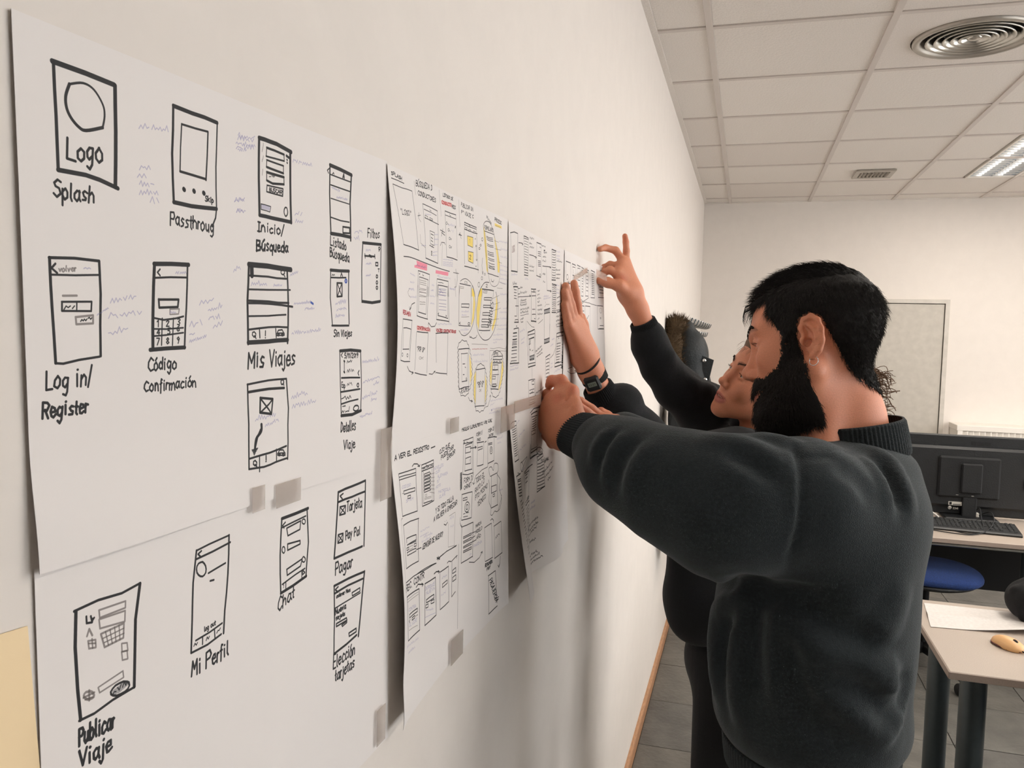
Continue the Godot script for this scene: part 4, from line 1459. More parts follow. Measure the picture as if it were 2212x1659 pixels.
		["s","K",3.9,[396,162,576,161]],
		["s","K",3.4,[459,147,465,158,483,159]],
		["s","K",4.4,[399,178,577,179]],
		["s","K",3.3,[416,167,449,167,449,179,416,178,416,167]],
		["s","K",3.4,[471,168,508,168,508,180,471,178,471,168]],
		["s","K",3.4,[531,169,569,169,569,180,531,178,531,169]],
		["s","K",2.2,[420,186,426,360]],
		["s","K",2.3,[554,187,560,371]],
		["s","K",3.9,[426,360,560,370]],
		["s","K",3.6,[431,199,516,201,534,214,435,211,431,199]],
		["s","K",3.6,[431,217,516,219,534,232,435,229,431,217]],
		["s","K",3.6,[431,235,516,237,534,250,435,247,431,235]],
		["s","K",3.6,[431,253,516,255,535,269,435,265,431,253]],
		["s","K",3.6,[431,271,517,273,535,287,436,283,431,271]],
		["s","K",3.6,[431,289,517,292,535,305,436,301,431,289]],
		["s","G",2.2,[450,317,472,317,472,329,450,328,450,317]],
		["s","G",2.2,[443,335,540,342,540,350,443,343,443,335]],
		["t","F",2.3,"NIVELES",[589,201,151,1,0,-16]],
		["t","F",2.3,"CUST",[608,230,87,-8,0,-16]],
		["t","F",2.3,"ALEMANIA",[643,256,172,5,0,-16]],
		["t","F",2.3,"TLF",[632,289,48,-14,0,-16]],
		["t","F",2.3,"FOTO",[616,318,79,-8,0,-16]],
		["t","F",2.4,"MATRICULA",[656,349,207,15,0,-16]],
		["t","F",2.4,"CLAVE",[672,381,106,-3,0,-17]],
		["s","G",2.2,[516,215,592,218]],
		["s","G",2.2,[516,235,592,242]],
		["s","G",2.2,[516,255,593,265]],
		["s","G",2.2,[517,275,593,288]],
		["s","G",2.2,[517,295,593,311]],
		["s","G",2.2,[517,315,593,334]],
		["t","K",4.1,"Y SI TODO FALLA",[613,458,309,-21,0,-28]],
		["t","K",4.1,"A VOLVER A EMPEZAR",[582,500,401,-23,0,-26]],
		["s","K",4.2,[759,552,789,564,819,553]],
		["s","G",2.4,[769,536,775,540]],
		["s","G",2.4,[797,536,802,539]],
		["s","K",4.2,[109,412,222,416,351,428]],
		["s","K",3.7,[109,412,119,526,135,646]],
		["s","K",3.9,[344,426,338,541,346,663]],
		["s","K",4.3,[135,646,237,653,346,663]],
		["s","K",4.3,[155,513,155,492,310,508,310,536,160,528]],
		["s","K",3.7,[160,528,310,543]],
		["s","K",3.7,[151,542,186,545,186,557,151,554,151,542]],
		["s","K",3.8,[276,551,310,554,310,569,276,565,276,551]],
		["s","K",3.7,[155,566,306,582,307,597,160,583,155,566]],
		["s","G",2.2,[196,546,256,552,256,568,196,561,196,546]],
		["s","K",3.9,[315,591,388,599]],
		["t","K",4.5,"¿ENVIAR DE NUEVO?",[405,614,338,4,0,-28]],
		["x","F",2.2,[376,511,138,6,0,-16]],
		["x","F",2.2,[370,538,138,7,0,-16]],
		["x","F",2.3,[423,556,141,8,0,-16]],
		["x","F",2.3,[395,575,140,8,0,-16]],
		["s","G",3.1,[75,379,81,373,100,373]],
		["s","G",2.2,[78,377,69,472,82,632]],
		["s","G",2.2,[848,522,953,519]],
		["s","G",2.2,[836,563,833,707]],
		["s","G",2.2,[953,526,937,724]],
		["s","G",2.5,[833,710,946,726]],
		["x","F",2.5,[857,546,70,6,0,-22]],
		["x","F",2.5,[866,597,61,4,0,-19]],
		["s","K",3.9,[318,728,461,734,620,750]],
		["s","K",4.2,[668,734,807,728,968,736]],
		["s","K",3.6,[647,723,684,746]],
		["s","K",3.6,[672,725,660,743]],
		["s","K",3.6,[644,731,692,739]],
		["t","K",4.4,"PROCESO (LINEALMENTE) UNE CONZ",[1062,36,624,-4,0,-26]],
		["s","K",4.4,[1095,95,1201,96,1290,95]],
		["s","K",3.8,[1101,96,1088,304]],
		["s","K",3.9,[1290,95,1288,336]],
		["s","K",4.5,[1084,306,1184,324,1294,329]],
		["s","K",4.4,[1095,115,1291,125]],
		["s","K",3.8,[1127,104,1108,108,1127,115]],
		["s","K",3.9,[1166,107,1172,117,1191,118]],
		["s","K",2.6,[1139,131,1126,290]],
		["s","K",2.6,[1271,130,1269,305]],
		["s","K",4.5,[1139,131,1271,130]],
		["s","K",4.5,[1126,292,1269,301]],
		["s","K",3.8,[1139,145,1245,149,1241,184,1140,180,1139,145]],
		["s","K",3.9,[1144,213,1246,216,1242,259,1141,251,1144,213]],
		["s","K",4.6,[1231,160,1353,169]],
		["s","K",4.6,[1326,159,1355,169,1332,175]],
		["x","K",2.6,[1218,243,12,-11,0,-7]],
		["t","K",3.3,"FORM 1/",[1352,103,127,-8,0,-25]],
		["t","K",3.3,"PAGO",[1367,133,76,2,0,-19]],
		["t","K",3.5,"FORM 2/",[1605,104,129,-9,0,-25]],
		["t","K",3.5,"DATOS",[1619,130,97,1,0,-15]],
		["s","K",4.7,[1367,142,1508,151]],
		["s","K",2.7,[1380,144,1365,298]],
		["s","K",2.7,[1508,151,1497,304]],
		["s","K",4.7,[1375,298,1497,304]],
		["s","K",4,[1380,177,1480,179]],
		["s","K",4,[1389,194,1480,194,1480,179]],
		["s","K",4.8,[1530,158,1561,154]],
		["s","K",5.6,[1597,136,1752,144]],
		["s","K",2.8,[1597,136,1593,315]],
		["s","K",2.8,[1735,144,1731,314]],
		["s","K",4.9,[1599,312,1724,311]],
		["s","K",4.2,[1606,176,1689,179]],
		["s","K",4.2,[1606,186,1689,189]],
		["s","K",4.3,[1695,234,1692,245,1684,252,1673,255,1661,254,1650,247,1642,238,1639,227,1642,216,1649,209,1660,206,1672,207,1684,213,1692,223,1695,234]],
		["s","K",3.5,[1681,230,1679,234,1675,237,1670,238,1664,238,1658,235,1654,231,1653,226,1654,222,1658,219,1663,218,1670,219,1675,222,1679,226,1681,230]],
		["s","K",5.7,[1740,144,1793,152]],
		["x","F",2.2,[1800,137,111,7,0,-22]],
		["x","F",2.2,[1800,176,136,-2,0,-20]],
		["x","F",2.2,[1813,203,86,3,0,-14]],
		["s","K",3.8,[1028,291,1069,291,1036,300]],
		["s","K",3.8,[1028,298,1069,299,1036,308]],
		["s","K",3.8,[1029,306,1069,306,1036,315]],
		["s","K",3.8,[1029,314,1069,314,1036,323]],
		["s","K",3.8,[1029,321,1070,322,1036,331]],
		["s","K",3.8,[1029,329,1070,329,1036,338]],
		["s","K",3.8,[1029,336,1070,337,1036,346]],
		["s","K",3.8,[1029,344,1070,345,1036,353]],
		["s","K",3.8,[1029,352,1070,352,1037,361]],
		["s","K",3.8,[1029,359,1070,360,1037,369]],
		["s","K",3.8,[1029,367,1070,368,1037,376]],
		["s","K",3.8,[1029,374,1070,375,1037,384]],
		["s","K",3.8,[1029,382,1070,383,1037,392]],
		["s","K",3.8,[1030,390,1070,391,1037,399]],
		["t","K",3.9,"FORM 3/",[1112,370,183,3,0,-31]],
		["t","K",3.9,"CARNET",[1112,410,148,-3,0,-24]],
		["s","K",3.3,[1295,403,1345,358,1472,338,1586,335,1600,316]],
		["s","K",4,[1280,391,1297,407,1321,400]],
		["t","K",4,"TODO EL",[1342,411,185,-23,0,-32]],
		["t","K",4,"RATO LO",[1326,476,195,-44,0,-32]],
		["t","K",4,"PTO MISMO",[1331,520,258,-45,0,-30]],
		["t","K",4.1,"TECNICO",[1379,574,172,-32,0,-31]],
		["s","K",4.5,[1071,432,1166,441,1275,451]],
		["s","K",4.5,[1071,432,1063,594]],
		["s","K",4.7,[1275,451,1257,619]],
		["s","K",4.5,[1063,594,1168,610,1257,619]],
		["s","K",3.9,[1094,461,1176,469,1176,484,1094,476,1094,461]],
		["s","K",4.6,[1220,543,1210,556,1193,564,1172,565,1151,560,1135,550,1127,536,1127,521,1137,509,1153,501,1174,499,1195,504,1211,514,1220,529,1220,543]],
		["s","K",4,[1196,538,1192,544,1183,548,1173,549,1162,546,1154,541,1150,534,1150,527,1155,520,1163,516,1174,516,1184,518,1192,523,1197,530,1196,538]],
		["s","K",3.9,[1171,522,1171,542]],
		["s","K",3.2,[1101,563,1139,566]],
		["s","K",3.3,[1158,568,1207,573]],
		["s","K",3.2,[1101,582,1188,594]],
		["s","K",3.8,[1035,571,1032,606,1064,634]],
		["s","K",3.9,[1045,623,1066,636,1073,627]],
		["s","K",4.5,[1064,639,1169,649,1292,657]],
		["s","K",4.5,[1070,640,1057,869]],
		["s","K",4.7,[1292,657,1281,887]],
		["s","K",4.6,[1057,869,1172,878,1281,883]],
		["s","K",4.2,[1102,712,1258,720,1259,733,1103,722,1102,712]],
		["s","K",4.3,[1103,742,1259,750,1259,763,1103,752,1103,742]],
		["s","K",4.3,[1103,775,1259,783,1259,797,1103,784,1103,775]],
		["s","K",4.3,[1104,804,1260,814,1260,827,1104,814,1104,804]],
		["t","K",3.4,"MARCA",[1340,707,116,-3,0,-20]],
		["t","K",3.4,"MODELO",[1334,747,139,-1,0,-22]],
		["t","K",3.4,"AÑO",[1355,790,91,3,0,-23]],
		["t","F",2.7,"PAGINA",[1300,831,168,4,0,-19]],
		["s","K",4,[1269,725,1330,729]],
		["s","K",4,[1265,758,1330,757]],
		["s","K",4.1,[1265,785,1351,789]],
		["s","K",4,[1215,905,1312,932,1416,929,1476,903]],
		["s","K",4.2,[1448,903,1476,901,1480,915]],
		["x","F",2.7,[1221,864,40,0,0,-13]],
		["s","K",4.2,[1526,747,1675,748]],
		["s","K",2.8,[1526,747,1536,986]],
		["s","K",2.9,[1675,748,1703,1002]],
		["s","K",5,[1543,989,1703,1002]],
		["s","K",4.4,[1732,783,1892,781]],
		["s","K",2.9,[1739,784,1750,1022]],
		["s","K",3,[1897,782,1922,1022]],
		["s","K",5.2,[1750,1022,1922,1023]],
		["x","K",3.7,[1765,885,97,-6,0,-30]],
		["s","K",4.3,[1656,723,1691,719,1722,737,1722,755]],
		["t","K",3.6,"RESUMEN",[1537,1029,166,10,0,-23]],
		["t","K",3.6,"PDF",[1571,1064,80,4,0,-20]],
		["s","K",3.8,[1882,1038,1865,1098,1849,1116]],
		["c","K",3.5,[1640,406,1616,353,1673,348,1716,379,1739,336,1816,348,1829,393,1805,419,1879,475,1855,529,1907,613,1870,680,1797,691,1749,677,1691,694,1656,679,1666,639,1620,579,1634,490,1610,430]],
		["s","K",4.3,[1647,411,1805,411]],
		["s","K",3.6,[1674,415,1666,639]],
		["s","K",3.6,[1805,415,1816,647]],
		["s","K",5,[1666,639,1816,643]],
		["s","K",4.3,[1676,487,1789,494,1790,538,1676,535,1676,487]],
		["s","K",4.3,[1707,550,1747,551,1747,568,1707,566,1707,550]],
		["x","F",3,[1856,552,75,2,0,-15]],
		["s","K",3.7,[1906,590,1894,625,1834,684]],
		["t","K",5,"REC. CONTR",[121,766,316,17,0,-34]],
		["s","K",5.2,[306,797,338,791,421,816]],
		["s","K",4.7,[396,802,423,817,404,822]],
		["s","K",4.4,[121,716,266,724,429,740,632,753]],
		["s","K",4.2,[641,723,688,746]],
		["s","K",4.2,[663,720,659,744]],
		["s","K",4.2,[641,733,689,734]],
		["s","K",4.2,[674,732,813,729,976,733]],
		["s","K",5,[136,796,235,806,355,820]],
		["s","K",5,[141,797,152,911,168,1044]],
		["s","K",4.6,[355,820,364,943,370,1058]],
		["s","K",5.1,[168,1044,268,1051,370,1058]],
		["s","G",2.2,[144,814,343,834]],
		["s","G",2.2,[147,828,344,847]],
		["s","G",2.2,[182,993,332,1018]],
		["s","K",4.5,[187,909,328,921,328,939,190,927,187,909]],
		["s","K",4.5,[236,943,286,947,286,960,236,956,236,943]],
		["s","K",3.8,[202,938,182,941,197,955]],
		["t","F",2.5,"CONTRA",[174,890,132,18,0,-19]],
		["t","F",2.6,"OLVIDE",[178,974,146,18,0,-18]],
		["s","K",4.6,[299,954,302,956]],
		["s","K",4.6,[315,957,318,958]],
		["s","K",4.6,[328,958,331,959]],
		["x","F",2.5,[138,1074,211,30,0,-22]],
		["x","F",2.6,[176,1117,117,15,0,-16]],
		["s","G",2.4,[84,518,114,780]],
		["s","K",5.4,[447,821,533,828,620,833]],
		["s","K",4.7,[447,821,452,1062]],
		["s","K",4.9,[620,833,635,1062]],
		["s","K",5.4,[452,1062,544,1065,635,1064]],
		["t","F",2.7,"INTRODUCE",[455,862,154,16,0,-19]],
		["t","F",2.7,"NUEVA",[468,893,142,9,0,-19]],
		["s","K",4.8,[473,921,597,928,597,949,473,938,473,921]],
		["s","K",4.1,[465,949,503,953,503,972,465,966,465,949]],
		["s","K",4.1,[549,952,601,958,601,976,549,968,549,952]],
		["x","F",2.7,[465,983,124,34,0,-14]],
		["s","F",2.4,[457,1018,625,1047]],
		["s","K",5.5,[596,806,632,804,683,818]],
		["s","K",4.9,[664,806,686,819,671,824]],
		["s","K",5,[694,824,774,828,838,828]],
		["s","K",3.5,[694,824,700,1054]],
		["s","K",3.6,[838,828,846,1051]],
		["s","K",5,[700,1054,777,1054,846,1051]],
		["s","K",4.3,[737,910,820,908,821,928,737,930,737,910]],
		["x","F",2.9,[727,877,88,4,0,-18]],
		["x","F",2.9,[718,978,87,6,0,-21]],
		["s","K",4.3,[817,804,843,798,886,812]],
		["s","K",4.4,[894,812,987,800]],
		["s","K",3.7,[898,813,896,1037]],
		["s","K",3.7,[977,815,977,800]],
		["s","K",4.4,[911,875,967,872,967,896,911,895,911,875]],
		["s","K",4.5,[911,920,968,917,968,946,912,946,911,920]],
		["s","K",4.5,[896,1037,958,1023]],
		["s","G",3,[1008,734,1000,972,993,1273]],
		["s","K",5.1,[1606,1109,1770,1117]],
		["s","K",5.1,[1614,1111,1624,1395]],
		["s","K",5.2,[1770,1117,1811,1370]],
		["s","K",6,[1624,1391,1817,1394]],
		["t","K",5.1,"PASAJERO/A",[1626,1148,157,212,67,-2]],
		["t","K",4.2,"RESUMEN",[1535,1028,159,12,0,-22]],
		["t","K",4.2,"PAY",[1572,1064,88,5,0,-20]],
		["s","K",4.4,[1882,1043,1869,1088,1846,1108]],
		["s","K",4.4,[1826,1093,1846,1112]],
	],
	"E": [
		["s","K",5.5,[44,78,150,60,248,59]],
		["s","K",2.5,[51,77,76,360]],
		["s","K",2.5,[253,59,245,350]],
		["s","K",7.5,[71,359,245,352]],
		["s","K",4.4,[253,59,247,350]],
		["t","M",3.1,"LOGO",[88,220,79,-12,-2,-50]],
		["x","F",3.1,[77,392,168,-16,-1,-19]],
		["s","K",4.5,[275,126,363,119,415,123]],
		["s","K",3.9,[381,114,418,124,389,132]],
		["s","K",5.8,[439,55,518,52,600,54]],
		["s","K",3.9,[440,71,608,64]],
		["s","K",2.6,[439,58,475,361]],
		["s","K",2.7,[608,55,602,351]],
		["s","K",5.3,[467,359,602,353]],
		["s","K",2.6,[459,92,520,88,593,88]],
		["s","K",2.6,[459,112,520,109,593,109]],
		["s","K",2.6,[460,133,521,129,594,129]],
		["s","K",2.6,[461,153,522,150,595,150]],
		["s","K",2.6,[461,173,522,170,596,171]],
		["s","K",2.6,[462,193,523,191,596,191]],
		["s","K",2.6,[463,214,524,211,597,212]],
		["s","K",2.6,[463,234,524,232,598,233]],
		["s","K",2.6,[469,254,525,252,598,254]],
		["s","K",4.6,[470,274,526,273,599,270]],
		["s","K",4.6,[471,295,526,293,600,291]],
		["s","K",4.6,[471,315,527,314,600,312]],
		["s","K",4.6,[472,336,528,335,601,333]],
		["s","K",4.6,[473,356,529,355,602,354]],
		["x","K",3.3,[641,54,170,-12,-1,-27]],
		["x","K",3.3,[637,95,90,-5,-1,-17]],
		["x","K",3.4,[649,122,159,-8,-1,-19]],
		["x","K",3.4,[649,279,170,-8,-1,-20]],
		["x","K",3.4,[650,313,156,-9,-1,-20]],
		["s","K",4.7,[640,181,787,175,898,179]],
		["s","K",4.2,[859,173,904,179,869,189]],
		["x","F",3.3,[490,393,121,-5,-1,-23]],
		["x","F",3.5,[911,366,121,-5,-1,-21]],
		["s","K",6.2,[906,53,975,51,1067,49]],
		["s","K",2.8,[906,53,909,327]],
		["s","K",2.8,[1067,54,1086,324]],
		["s","K",4.9,[903,328,1061,332]],
		["s","K",4.2,[956,123,1054,117]],
		["s","K",4.2,[957,140,1054,135]],
		["s","K",4.2,[957,158,1055,152]],
		["s","K",4.2,[959,200,1056,195]],
		["s","K",4.2,[959,214,1057,209]],
		["s","K",4.2,[960,228,1057,223]],
		["s","K",4.2,[960,242,1058,238]],
		["x","K",3.5,[1083,63,143,-1,-1,-18]],
		["x","K",3.6,[1163,116,113,-10,-1,-14]],
		["x","K",3.6,[1133,155,112,-7,-1,-21]],
		["x","K",3.6,[1119,192,128,-5,-1,-25]],
		["x","K",3.6,[1123,303,96,0,-1,-22]],
		["x","K",3.6,[1141,371,80,-6,-1,-22]],
		["f","K",0,[1162,87,1210,81,1211,95,1163,100]],
		["s","K",3.5,[1027,69,1021,81,1068,79]],
		["s","K",3.6,[1061,313,1058,318,1052,322,1042,324,1031,325,1021,324,1014,321,1011,317,1014,313,1020,309,1030,306,1041,305,1051,306,1058,309,1061,313]],
		["s","K",5,[1120,229,1280,221,1431,216]],
		["s","K",4.5,[1386,212,1437,215,1397,226]],
		["s","K",2.9,[1255,231,1288,431]],
		["s","K",5.2,[1288,431,1456,428]],
		["s","K",4.5,[1414,421,1462,428,1422,438]],
		["s","K",7.4,[1459,52,1641,47]],
		["s","K",3.7,[1459,52,1476,325]],
		["s","K",3.8,[1634,47,1633,313]],
		["s","K",7.5,[1469,325,1644,315]],
		["s","K",4.5,[1480,73,1557,69,1620,61]],
		["s","K",4.5,[1481,95,1558,92,1621,84]],
		["s","K",3,[1482,118,1558,115,1622,107]],
		["s","K",4.5,[1483,141,1559,138,1623,130]],
		["s","K",4.5,[1484,164,1560,161,1624,153]],
		["s","K",3,[1484,186,1561,184,1625,176]],
		["s","K",4.5,[1485,209,1562,207,1625,200]],
		["s","K",4.5,[1486,232,1563,230,1626,223]],
		["s","K",3,[1487,255,1564,253,1627,246]],
		["s","K",4.5,[1488,278,1564,277,1628,269]],
		["s","K",4.5,[1489,301,1565,300,1629,293]],
		["s","K",7.6,[1487,358,1689,358]],
		["s","K",3.8,[1487,358,1504,616]],
		["s","K",3.9,[1682,359,1680,610]],
		["s","K",7.7,[1497,617,1691,612]],
		["s","K",4.6,[1509,374,1586,373,1668,366]],
		["s","K",4.6,[1509,391,1586,391,1668,383]],
		["s","K",3,[1510,408,1587,408,1669,401]],
		["s","K",4.6,[1511,425,1588,425,1670,418]],
		["s","K",4.6,[1511,443,1588,443,1670,436]],
		["s","K",3,[1512,460,1589,460,1671,453]],
		["s","K",4.6,[1512,477,1590,478,1671,471]],
		["s","K",4.6,[1513,495,1590,495,1672,489]],
		["s","K",3.1,[1514,512,1591,513,1673,506]],
		["s","K",4.6,[1514,529,1592,530,1673,524]],
		["s","K",4.6,[1515,546,1592,548,1674,542]],
		["s","K",3.1,[1516,564,1593,565,1675,559]],
		["s","K",4.6,[1516,581,1593,583,1675,577]],
		["s","K",4.6,[1517,599,1594,600,1676,595]],
		["x","K",3.8,[1674,141,261,-12,-1,-23]],
		["x","K",3.8,[1652,227,191,-16,-1,-19]],
		["x","K",3.9,[1667,265,195,-15,-1,-15]],
		["x","K",3.9,[1661,300,184,-14,-1,-15]],
		["x","K",3.9,[1723,479,148,-20,-1,-16]],
		["x","K",3.9,[1724,522,243,-32,-1,-22]],
		["x","K",3.9,[1762,544,207,-29,-1,-20]],
		["x","K",3.9,[1709,597,224,-17,-1,-16]],
		["x","F",3.8,[1660,58,158,-12,-1,-21]],
		["x","F",3.8,[1661,96,158,-11,-1,-21]],
		["x","F",3.8,[1662,123,158,-11,-1,-21]],
		["x","F",3.9,[1671,365,158,-6,-1,-22]],
		["x","F",3.9,[1673,404,158,-6,-1,-22]],
		["x","F",3.9,[1674,435,158,-5,-1,-22]],
		["x","K",3.8,[115,460,116,-12,-1,-24]],
		["s","K",7.6,[134,473,261,466]],
		["s","K",5.2,[266,467,290,736]],
		["s","K",3.2,[144,475,154,497]],
		["s","K",6.4,[172,743,300,739]],
		["s","K",3.8,[152,494,225,492]],
		["s","K",3.8,[152,515,225,513]],
		["s","K",3.8,[153,538,226,537]],
		["s","K",3.8,[154,559,227,558]],
		["s","K",3.9,[190,723,281,718,282,740,191,742,190,723]],
		["s","K",3.2,[227,557,243,689]],
		["s","K",3.9,[175,694,238,693]],
		["s","K",4.5,[274,477,324,473]],
		["s","K",4.5,[275,520,325,516]],
		["s","K",3.9,[276,544,521,525,698,511]],
		["s","K",4.1,[662,505,707,511,671,520]],
		["s","K",4.5,[197,616,291,612]],
		["x","K",3.6,[337,473,77,-8,-1,-18]],
		["x","K",3.6,[333,517,235,-22,-1,-23]],
		["x","K",3.6,[340,577,209,-20,-1,-20]],
		["x","K",3.6,[341,610,222,-17,-1,-20]],
		["x","K",3.6,[347,646,299,-25,-1,-23]],
		["x","K",3.6,[356,669,264,-20,-1,-20]],
		["x","K",3.6,[357,721,103,-13,-1,-18]],
		["x","K",3.6,[371,741,78,-5,0,-13]],
		["s","K",2.6,[345,587,549,567]],
		["s","K",2.6,[356,685,634,662]],
		["s","K",6.2,[716,454,884,445]],
		["s","K",4.1,[725,453,719,718]],
		["s","K",4.2,[884,445,887,717]],
		["s","K",8.3,[719,718,893,719]],
		["s","K",4.8,[725,475,870,470]],
		["s","K",4.8,[735,509,885,500]],
		["s","K",4.2,[759,619,860,615]],
		["s","K",4.9,[752,662,876,657]],
		["s","K",4.9,[828,694,863,695]],
		["x","K",3.5,[791,472,49,-6,0,-14]],
		["x","K",3.5,[938,466,85,-11,-1,-20]],
		["x","K",3.5,[939,495,75,-10,-1,-20]],
		["x","K",3.6,[940,527,121,-12,-1,-20]],
		["x","K",3.6,[941,559,75,-9,-1,-20]],
		["x","K",3.6,[942,587,153,-12,-1,-20]],
		["x","K",3.6,[943,626,168,-12,-1,-20]],
		["x","K",3.6,[945,662,178,-12,-1,-20]],
		["x","K",3.6,[946,701,60,-7,-1,-20]],
		["x","F",3.7,[1161,497,195,-16,-1,-18]],
		["x","F",3.7,[1156,519,285,-30,-1,-15]],
		["s","K",3,[1227,534,1233,545]],
		["s","K",8.1,[1181,610,1294,598,1410,584]],
		["s","K",4.4,[1181,610,1191,906]],
		["s","K",4.5,[1420,584,1421,887]],
		["s","K",8.2,[1191,905,1421,887]],
		["s","K",5.9,[1182,643,1412,622]],
		["f","H",0,[1188,613,1407,590,1405,622,1189,643]],
		["f","H",0,[1197,869,1416,851,1414,883,1198,900]],
		["s","K",6,[1190,870,1420,852]],
		["s","G",2.9,[1202,580,1260,555,1392,549]],
		["s","K",2.7,[581,722,664,747,749,766,830,768]],
		["s","K",2.9,[968,733,1074,709,1130,693]],
		["s","G",2.2,[549,723,574,934]],
		["x","K",4.7,[1710,625,242,-37,-1,-25]],
		["x","K",4.7,[1711,660,379,-40,-1,-25]],
		["x","K",4.7,[1713,699,359,-38,-1,-25]],
		["x","K",4.7,[1714,735,379,-37,-1,-25]],
		["s","K",4,[1733,746,2086,721]],
		["s","K",3.9,[1746,604,2089,579]],
		["s","K",4.6,[246,770,245,772,243,773,240,773,237,773,234,773,232,772,231,770,232,769,234,768,237,767,240,767,243,768,245,769,246,770]],
		["s","K",5.8,[154,795,296,783]],
		["s","K",5.9,[296,783,310,973]],
		["s","K",3.9,[138,830,252,824]],
		["s","K",3.9,[132,852,253,846]],
		["s","K",3.9,[125,874,254,868]],
		["s","K",3.9,[119,896,255,890]],
		["s","K",3.9,[112,918,255,913]],
		["s","K",3.9,[106,940,256,935]],
		["s","K",3.9,[100,962,257,957]],
		["x","F",3.3,[348,821,155,-22,-1,-20]],
		["x","F",3.3,[388,887,117,-28,-1,-20]],
		["x","F",3.3,[389,911,104,-14,0,-13]],
		["s","K",7.6,[611,814,722,802,836,786]],
		["s","K",5.5,[612,838,838,821]],
		["s","K",4.1,[611,814,612,1004]],
		["s","K",4.3,[842,787,858,978]],
		["s","K",4.8,[641,869,824,850]],
		["s","K",4.2,[655,872,698,907,648,917,711,872,656,910]],
		["s","K",4.2,[671,956,699,963,688,949]],
		["s","K",4.2,[750,967,784,960]],
		["s","K",7.2,[1753,810,1902,796,2057,788]],
		["s","K",6.4,[1747,842,2039,823]],
		["s","K",4.8,[1753,810,1732,1017]],
		["s","K",5,[2065,788,2057,988]],
		["x","K",4.8,[1829,857,38,8,-1,-20]],
		["s","K",7.1,[63,1061,181,1059,325,1060]],
		["s","K",5.9,[304,787,317,1060]],
		["s","K",3.2,[97,1041,63,1061]],
		["s","K",3.9,[138,825,247,819]],
		["s","K",3.9,[132,852,248,847]],
		["s","K",3.9,[125,879,249,874]],
		["s","K",3.9,[119,907,250,902]],
		["s","K",3.9,[113,934,251,929]],
		["s","K",3.9,[107,961,252,957]],
		["s","K",3.9,[100,988,253,985]],
		["s","K",3.9,[94,1015,253,1012]],
		["s","K",3.9,[88,1041,254,1040]],
		["x","F",3.2,[63,1088,242,-10,-1,-18]],
		["x","F",3.2,[64,1117,242,-13,-1,-19]],
		["s","K",4.1,[606,816,621,1103]],
		["s","K",4.3,[851,791,861,1091]],
		["s","K",7.7,[626,1103,861,1091]],
		["s","K",5.6,[625,1077,861,1068]],
		["s","K",4.2,[655,870,824,855,822,1040,669,1046,655,870]],
		["s","K",5.6,[668,1013,829,1001,822,1033,669,1041,668,1013]],
		["f","H",0,[668,1013,829,1001,822,1033,669,1041]],
		["x","K",4.3,[872,984,225,-51,-1,-25]],
		["x","K",4.3,[903,1005,212,-42,-1,-22]],
		["x","K",4.3,[909,1027,222,-38,-1,-22]],
		["s","K",2.8,[746,1106,750,1202]],
		["s","K",5.6,[630,1213,736,1209,845,1210]],
		["s","K",4.2,[630,1213,637,1422]],
		["s","K",4.3,[845,1210,843,1412]],
		["s","K",7.8,[637,1422,843,1412]],
		["s","K",5,[736,1223,743,1252,817,1252,816,1221,736,1223]],
		["s","K",4.2,[655,1297,819,1293]],
		["s","K",4.2,[656,1325,819,1322]],
		["s","K",4.3,[657,1361,821,1358]],
		["s","K",4.3,[657,1382,821,1380]],
		["s","K",4.3,[658,1403,822,1401]],
		["x","K",4.2,[656,1332,126,-7,-1,-21]],
		["x","K",4.4,[870,1341,320,-35,-1,-22]],
		["s","K",3.6,[826,1357,884,1346]],
		["s","B",3.6,[843,1412,901,1412,945,1386,1020,1383]],
		["s","K",4.4,[1185,733,1191,904]],
		["s","K",4.6,[1425,728,1421,885]],
		["s","K",8.2,[1191,904,1421,887]],
		["s","K",6,[1190,871,1420,854]],
		["s","K",6.8,[1260,1029,1358,1015,1459,1004]],
		["s","K",3.8,[1260,1029,1260,1302]],
		["s","K",3.9,[1459,1004,1424,1252]],
		["s","K",6.9,[1260,1302,1392,1293]],
		["s","K",5.3,[1284,1052,1359,1045,1430,1044]],
		["s","K",5.3,[1285,1084,1361,1078,1431,1077]],
		["s","K",5.3,[1286,1116,1362,1110,1432,1109]],
		["s","K",5.3,[1287,1148,1363,1142,1433,1142]],
		["s","K",5.4,[1288,1180,1364,1175,1435,1175]],
		["s","K",5.4,[1289,1212,1365,1207,1436,1207]],
		["s","K",5.4,[1290,1244,1366,1239,1437,1240]],
		["s","K",5.4,[1292,1276,1367,1272,1438,1273]],
		["s","K",3.9,[1478,1040,1616,1006,1704,951]],
		["s","K",4.8,[1746,808,1684,1119]],
		["s","K",5,[2065,787,1960,1109]],
		["s","K",8.8,[1685,1128,1952,1113]],
		["s","K",6.4,[1691,1095,1951,1084]],
		["s","K",4,[1810,843,1756,1072]],
		["s","K",4.1,[2000,837,1920,1067]],
		["s","K",4.8,[1764,907,1925,899]],
		["s","K",4.8,[1761,933,1919,925]],
		["s","K",4.8,[1759,959,1912,951]],
		["s","K",4.8,[1756,984,1905,977]],
		["s","K",4.8,[1753,1010,1899,1003]],
		["s","K",4.8,[1751,1036,1892,1030]],
		["s","K",4.8,[1748,1061,1885,1056]],
		["s","K",4.8,[1745,1087,1879,1082]],
		["t","K",5,"(NO ADMINISTRADOR)",[2071,1162,62,-250,-117,-7]],
		["x","F",4,[1676,1182,259,-25,-1,-28]],
		["x","F",3.9,[1498,1137,87,-9,-1,-16]],
		["x","F",3.9,[1514,1099,70,-6,-1,-16]],
		["x","F",3.9,[1523,873,141,-9,-1,-19]],
		["x","F",3.9,[1474,935,139,-23,-1,-23]],
	],
	"F": [
